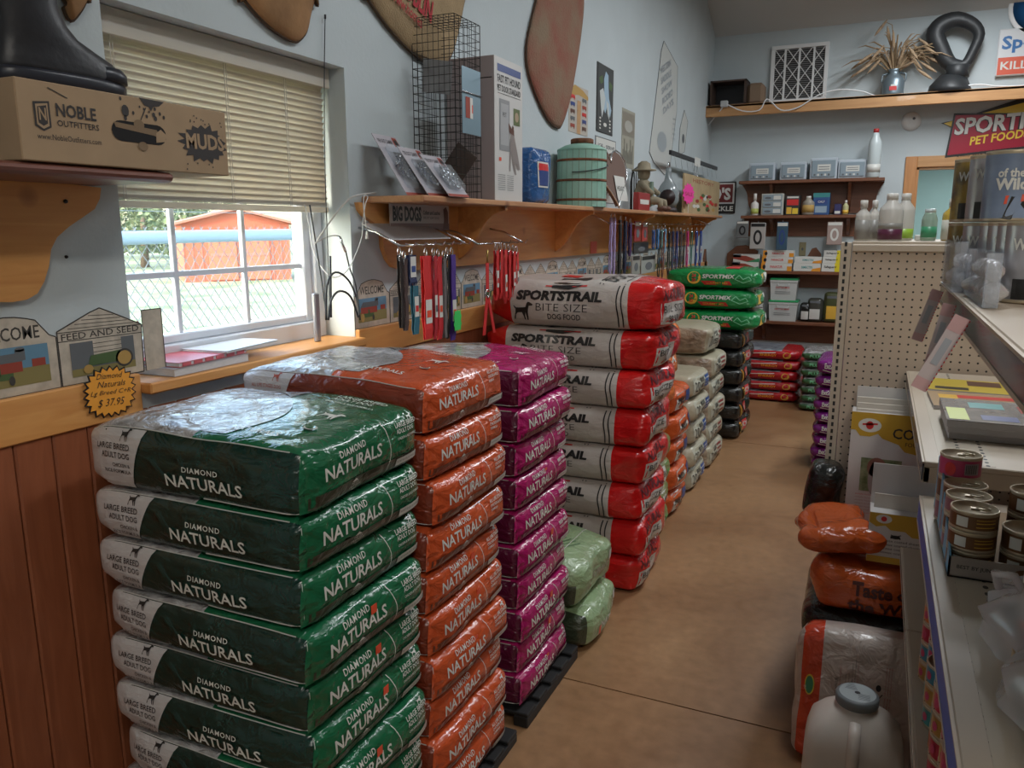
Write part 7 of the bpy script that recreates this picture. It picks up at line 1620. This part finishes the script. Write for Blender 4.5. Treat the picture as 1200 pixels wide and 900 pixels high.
# comb foundation cartons
GLD = ink('honey_gold', (.55, .33, .03), .45); CWH = M('carton_white', (.60, .58, .56), .5)
def honey(c, w, h, v0, v1, m):
    pts = [(0, v1)]; n = 6
    for i in range(n + 1):
        u = w * i / n; pts += [(u, v0 + (v1 - v0) * .25 * (1 - i / n) + .012 * (i % 2)), (min(w, u + w / n * .5), v0 + (v1 - v0) * .25 * (1 - i / n) + .012 * (i % 2))]
    pts += [(w, v1)]; c.poly(pts, m, 1)
Yc = 2.868; q0 = on(1001, 482, 'y', Yc); q1 = on(989, 611, 'y', Yc); cw_ = .33; hb = q0.z - q1.z
hb = q0.z - .592; bkb = gsack(.10, .12, .20, lambda f, u, v: BLF, None, None, None, seed=107, r=.035, side=.01, noise_=.01); bkb.location = (-.115, 2.90, .59); tag(bkb, 'small black bag standing left of the tall foundation carton', 'bag')
cb = empty('foundation_carton', (q1.x - .002, Yc, .592)); tag(cb, 'tall white and gold comb foundation carton leaning against the pegboard', 'carton')
b = MB(); b.box(0, cw_, 0, .08, 0, hb, CWH, .001); c = flat(b, (0, 0, 0), (1, 0, 0), (0, 0, 1)); c.poly([(0, hb), (cw_, hb), (cw_, hb * .56), (.24, hb * .60), (.215, hb * .66), (.17, hb * .68), (.15, hb * .74), (.10, hb * .78), (.085, hb * .82), (.06, hb * .79), (.03, hb * .79), (.015, hb * .84), (0, hb * .84)], GLD, 1)
c.ell(.058, hb * .89, .036, .024, W_, 2); c.ell(.058, hb * .89, .012, .014, RD, 3); c.line([(.035, hb * .895), (.082, hb * .905)], .006, RD, 3)
c.text('COMB', .13, hb * .79, .125, .036, K, 2, .015); c.text('FOUNDATION', .17, hb * .73, .12, .014, K, 2, 0); c.text('WHITE WAX', .19, hb * .50, .10, .020, K, 1, .01); c.text('Bee Comb Foundation', .17, hb * .46, .13, .010, K, 1, .01); c.text('Honey Frames', .21, hb * .42, .08, .010, K, 1, .01)
PG_ = M('photo_garden', (.05, .10, .02), .4, col2=(.3, .34, .2), vscale=30); c.rect(.04, hb * .30, .165, hb * .60, PG_, 1); c.ell(.09, hb * .52, .03, .035, ink('hive_smoker', (.25, .10, .07)), 2); c.ell(.085, hb * .42, .02, .06, ink('smoker_grey', (.32, .28, .26)), 2); c.rect(.12, hb * .34, .155, hb * .5, ink('hive_smoker', (.25, .10, .07)), 2)
for k in range(7): c.text('simple foundation steps', .03, hb * (.26 - .028 * k), .10, .006, RD if k in (0, 6) else ink('tiny_red2', (.4, .2, .18)), 1, 0)
b.build('carton_body', cb)
b = MB(); b.box(.01, cw_ - .01, .075, .079, hb, hb + .075, CWH); b.build('back_flap', cb)
for k in range(3):
    b = MB(); b.box(.012, cw_ - .012, .012 + .02 * k, .018 + .02 * k, hb * .5, hb + .010 + .016 * k, M('wax_sheet', (.60, .55, .48), .5), .001); b.build('foundation_sheet', cb)
Yd = 2.54; q0 = on(1024, 600, 'y', Yd); q1 = on(1014, 664, 'y', Yd); zb5 = .584
q1z = .590; hb = q0.z - q1z; cw_ = .26
cd = empty('foundation_carton', (q1.x, Yd, q1z)); tag(cd, 'smaller gold edged foundation carton with a bee in front of the tall one', 'carton')
b = MB(); b.box(0, cw_, 0, .10, 0, hb, CWH, .001); c = flat(b, (0, 0, 0), (1, 0, 0), (0, 0, 1)); c.poly([(0, hb), (cw_, hb), (cw_, hb * .58), (.12, hb * .58), (.10, hb * .68), (.06, hb * .68), (.045, hb * .76), (.02, hb * .72), (0, hb * .80)], GLD, 1); c.rect(0, 0, cw_, hb * .13, GLD, 1)
c.ell(.04, hb * .89, .022, .014, W_, 2); c.ell(.04, hb * .89, .008, .008, RD, 3); c.ell(.075, hb * .55, .014, .006, K, 1); c.line([(.062, hb * .52), (.09, hb * .60)], .003, K, 1); c.line([(.09, hb * .52), (.062, hb * .59)], .003, K, 1)
for k in range(4): c.text('beeswax coated sheets', .025, hb * (.44 - .08 * k), .12, .008, K, 1, 0)
b.build('carton_body', cd)
b = MB(); b.box(0, cw_, .09, .094, hb, hb + .13, CWH); b.box(.01, cw_ - .01, .05, .055, hb, hb + .045, M('wax_sheet', (.6, .55, .48))); b.build('back_flap', cd)

# jug
jp = on(1005, 812, 'z', .425)
jg = empty('plastic_jug', (jp.x, jp.y - .0, 0)); tag(jg, 'square shouldered milky plastic jug with a grey screw cap on the floor', 'jug')
JM = M('jug_plastic', (.62, .56, .50), .35, coat=.2)
def sq(w, d, z, n=28, e=.35, ox=0, oy=0): return [(ox + w * (abs(cos(a)) ** e) * (1 if cos(a) >= 0 else -1), oy + d * (abs(sin(a)) ** e) * (1 if sin(a) >= 0 else -1), z) for a in [2 * pi * i / n for i in range(n)]]
b = MB(); loft(b, [sq(.10, .075, .001), sq(.118, .09, .012), sq(.12, .092, .20), sq(.118, .09, .29), sq(.108, .082, .335, e=.45), sq(.085, .066, .365, e=.6), sq(.058, .052, .385, e=.85), sq(.046, .046, .392, e=1), sq(.044, .044, .405, e=1)], JM); b.build('body', jg)
b = MB(); b.tube([(.0, -.060, .372), (.0, -.085, .352), (.0, -.096, .31), (.0, -.096, .24), (.0, -.088, .20)], [.014, .015, .015, .015, .012], JM, 10); b.build('handle', jg)
b = MB(); b.lathe([(.050, .398), (.052, .402), (.052, .420), (.048, .425), (0, .425)], M('grey_cap', (.16, .18, .19), .5), n=36); c = Canvas(b, lambda u, v, l: (u, v, .425 + l)); c.ell(0, 0, .044, .044, M('cap_top', (.33, .37, .38), .5), 0, 28); c.ell(0, 0, .007, .007, BLACK, 1)
for k in range(5): c.rect(-.03 + .002 * k, .012 + .006 * k, .0 - .002 * k, .014 + .006 * k, GREY, 1); c.rect(.002, -.03 + .006 * k, .03, -.028 + .006 * k, GREY, 1)
b.build('cap', jg)
o = copy_tree(jg); o.location = (jp.x + .255, jp.y + .0, 0); tag(o, 'second milky jug mostly hidden under the right shelving', 'jug')
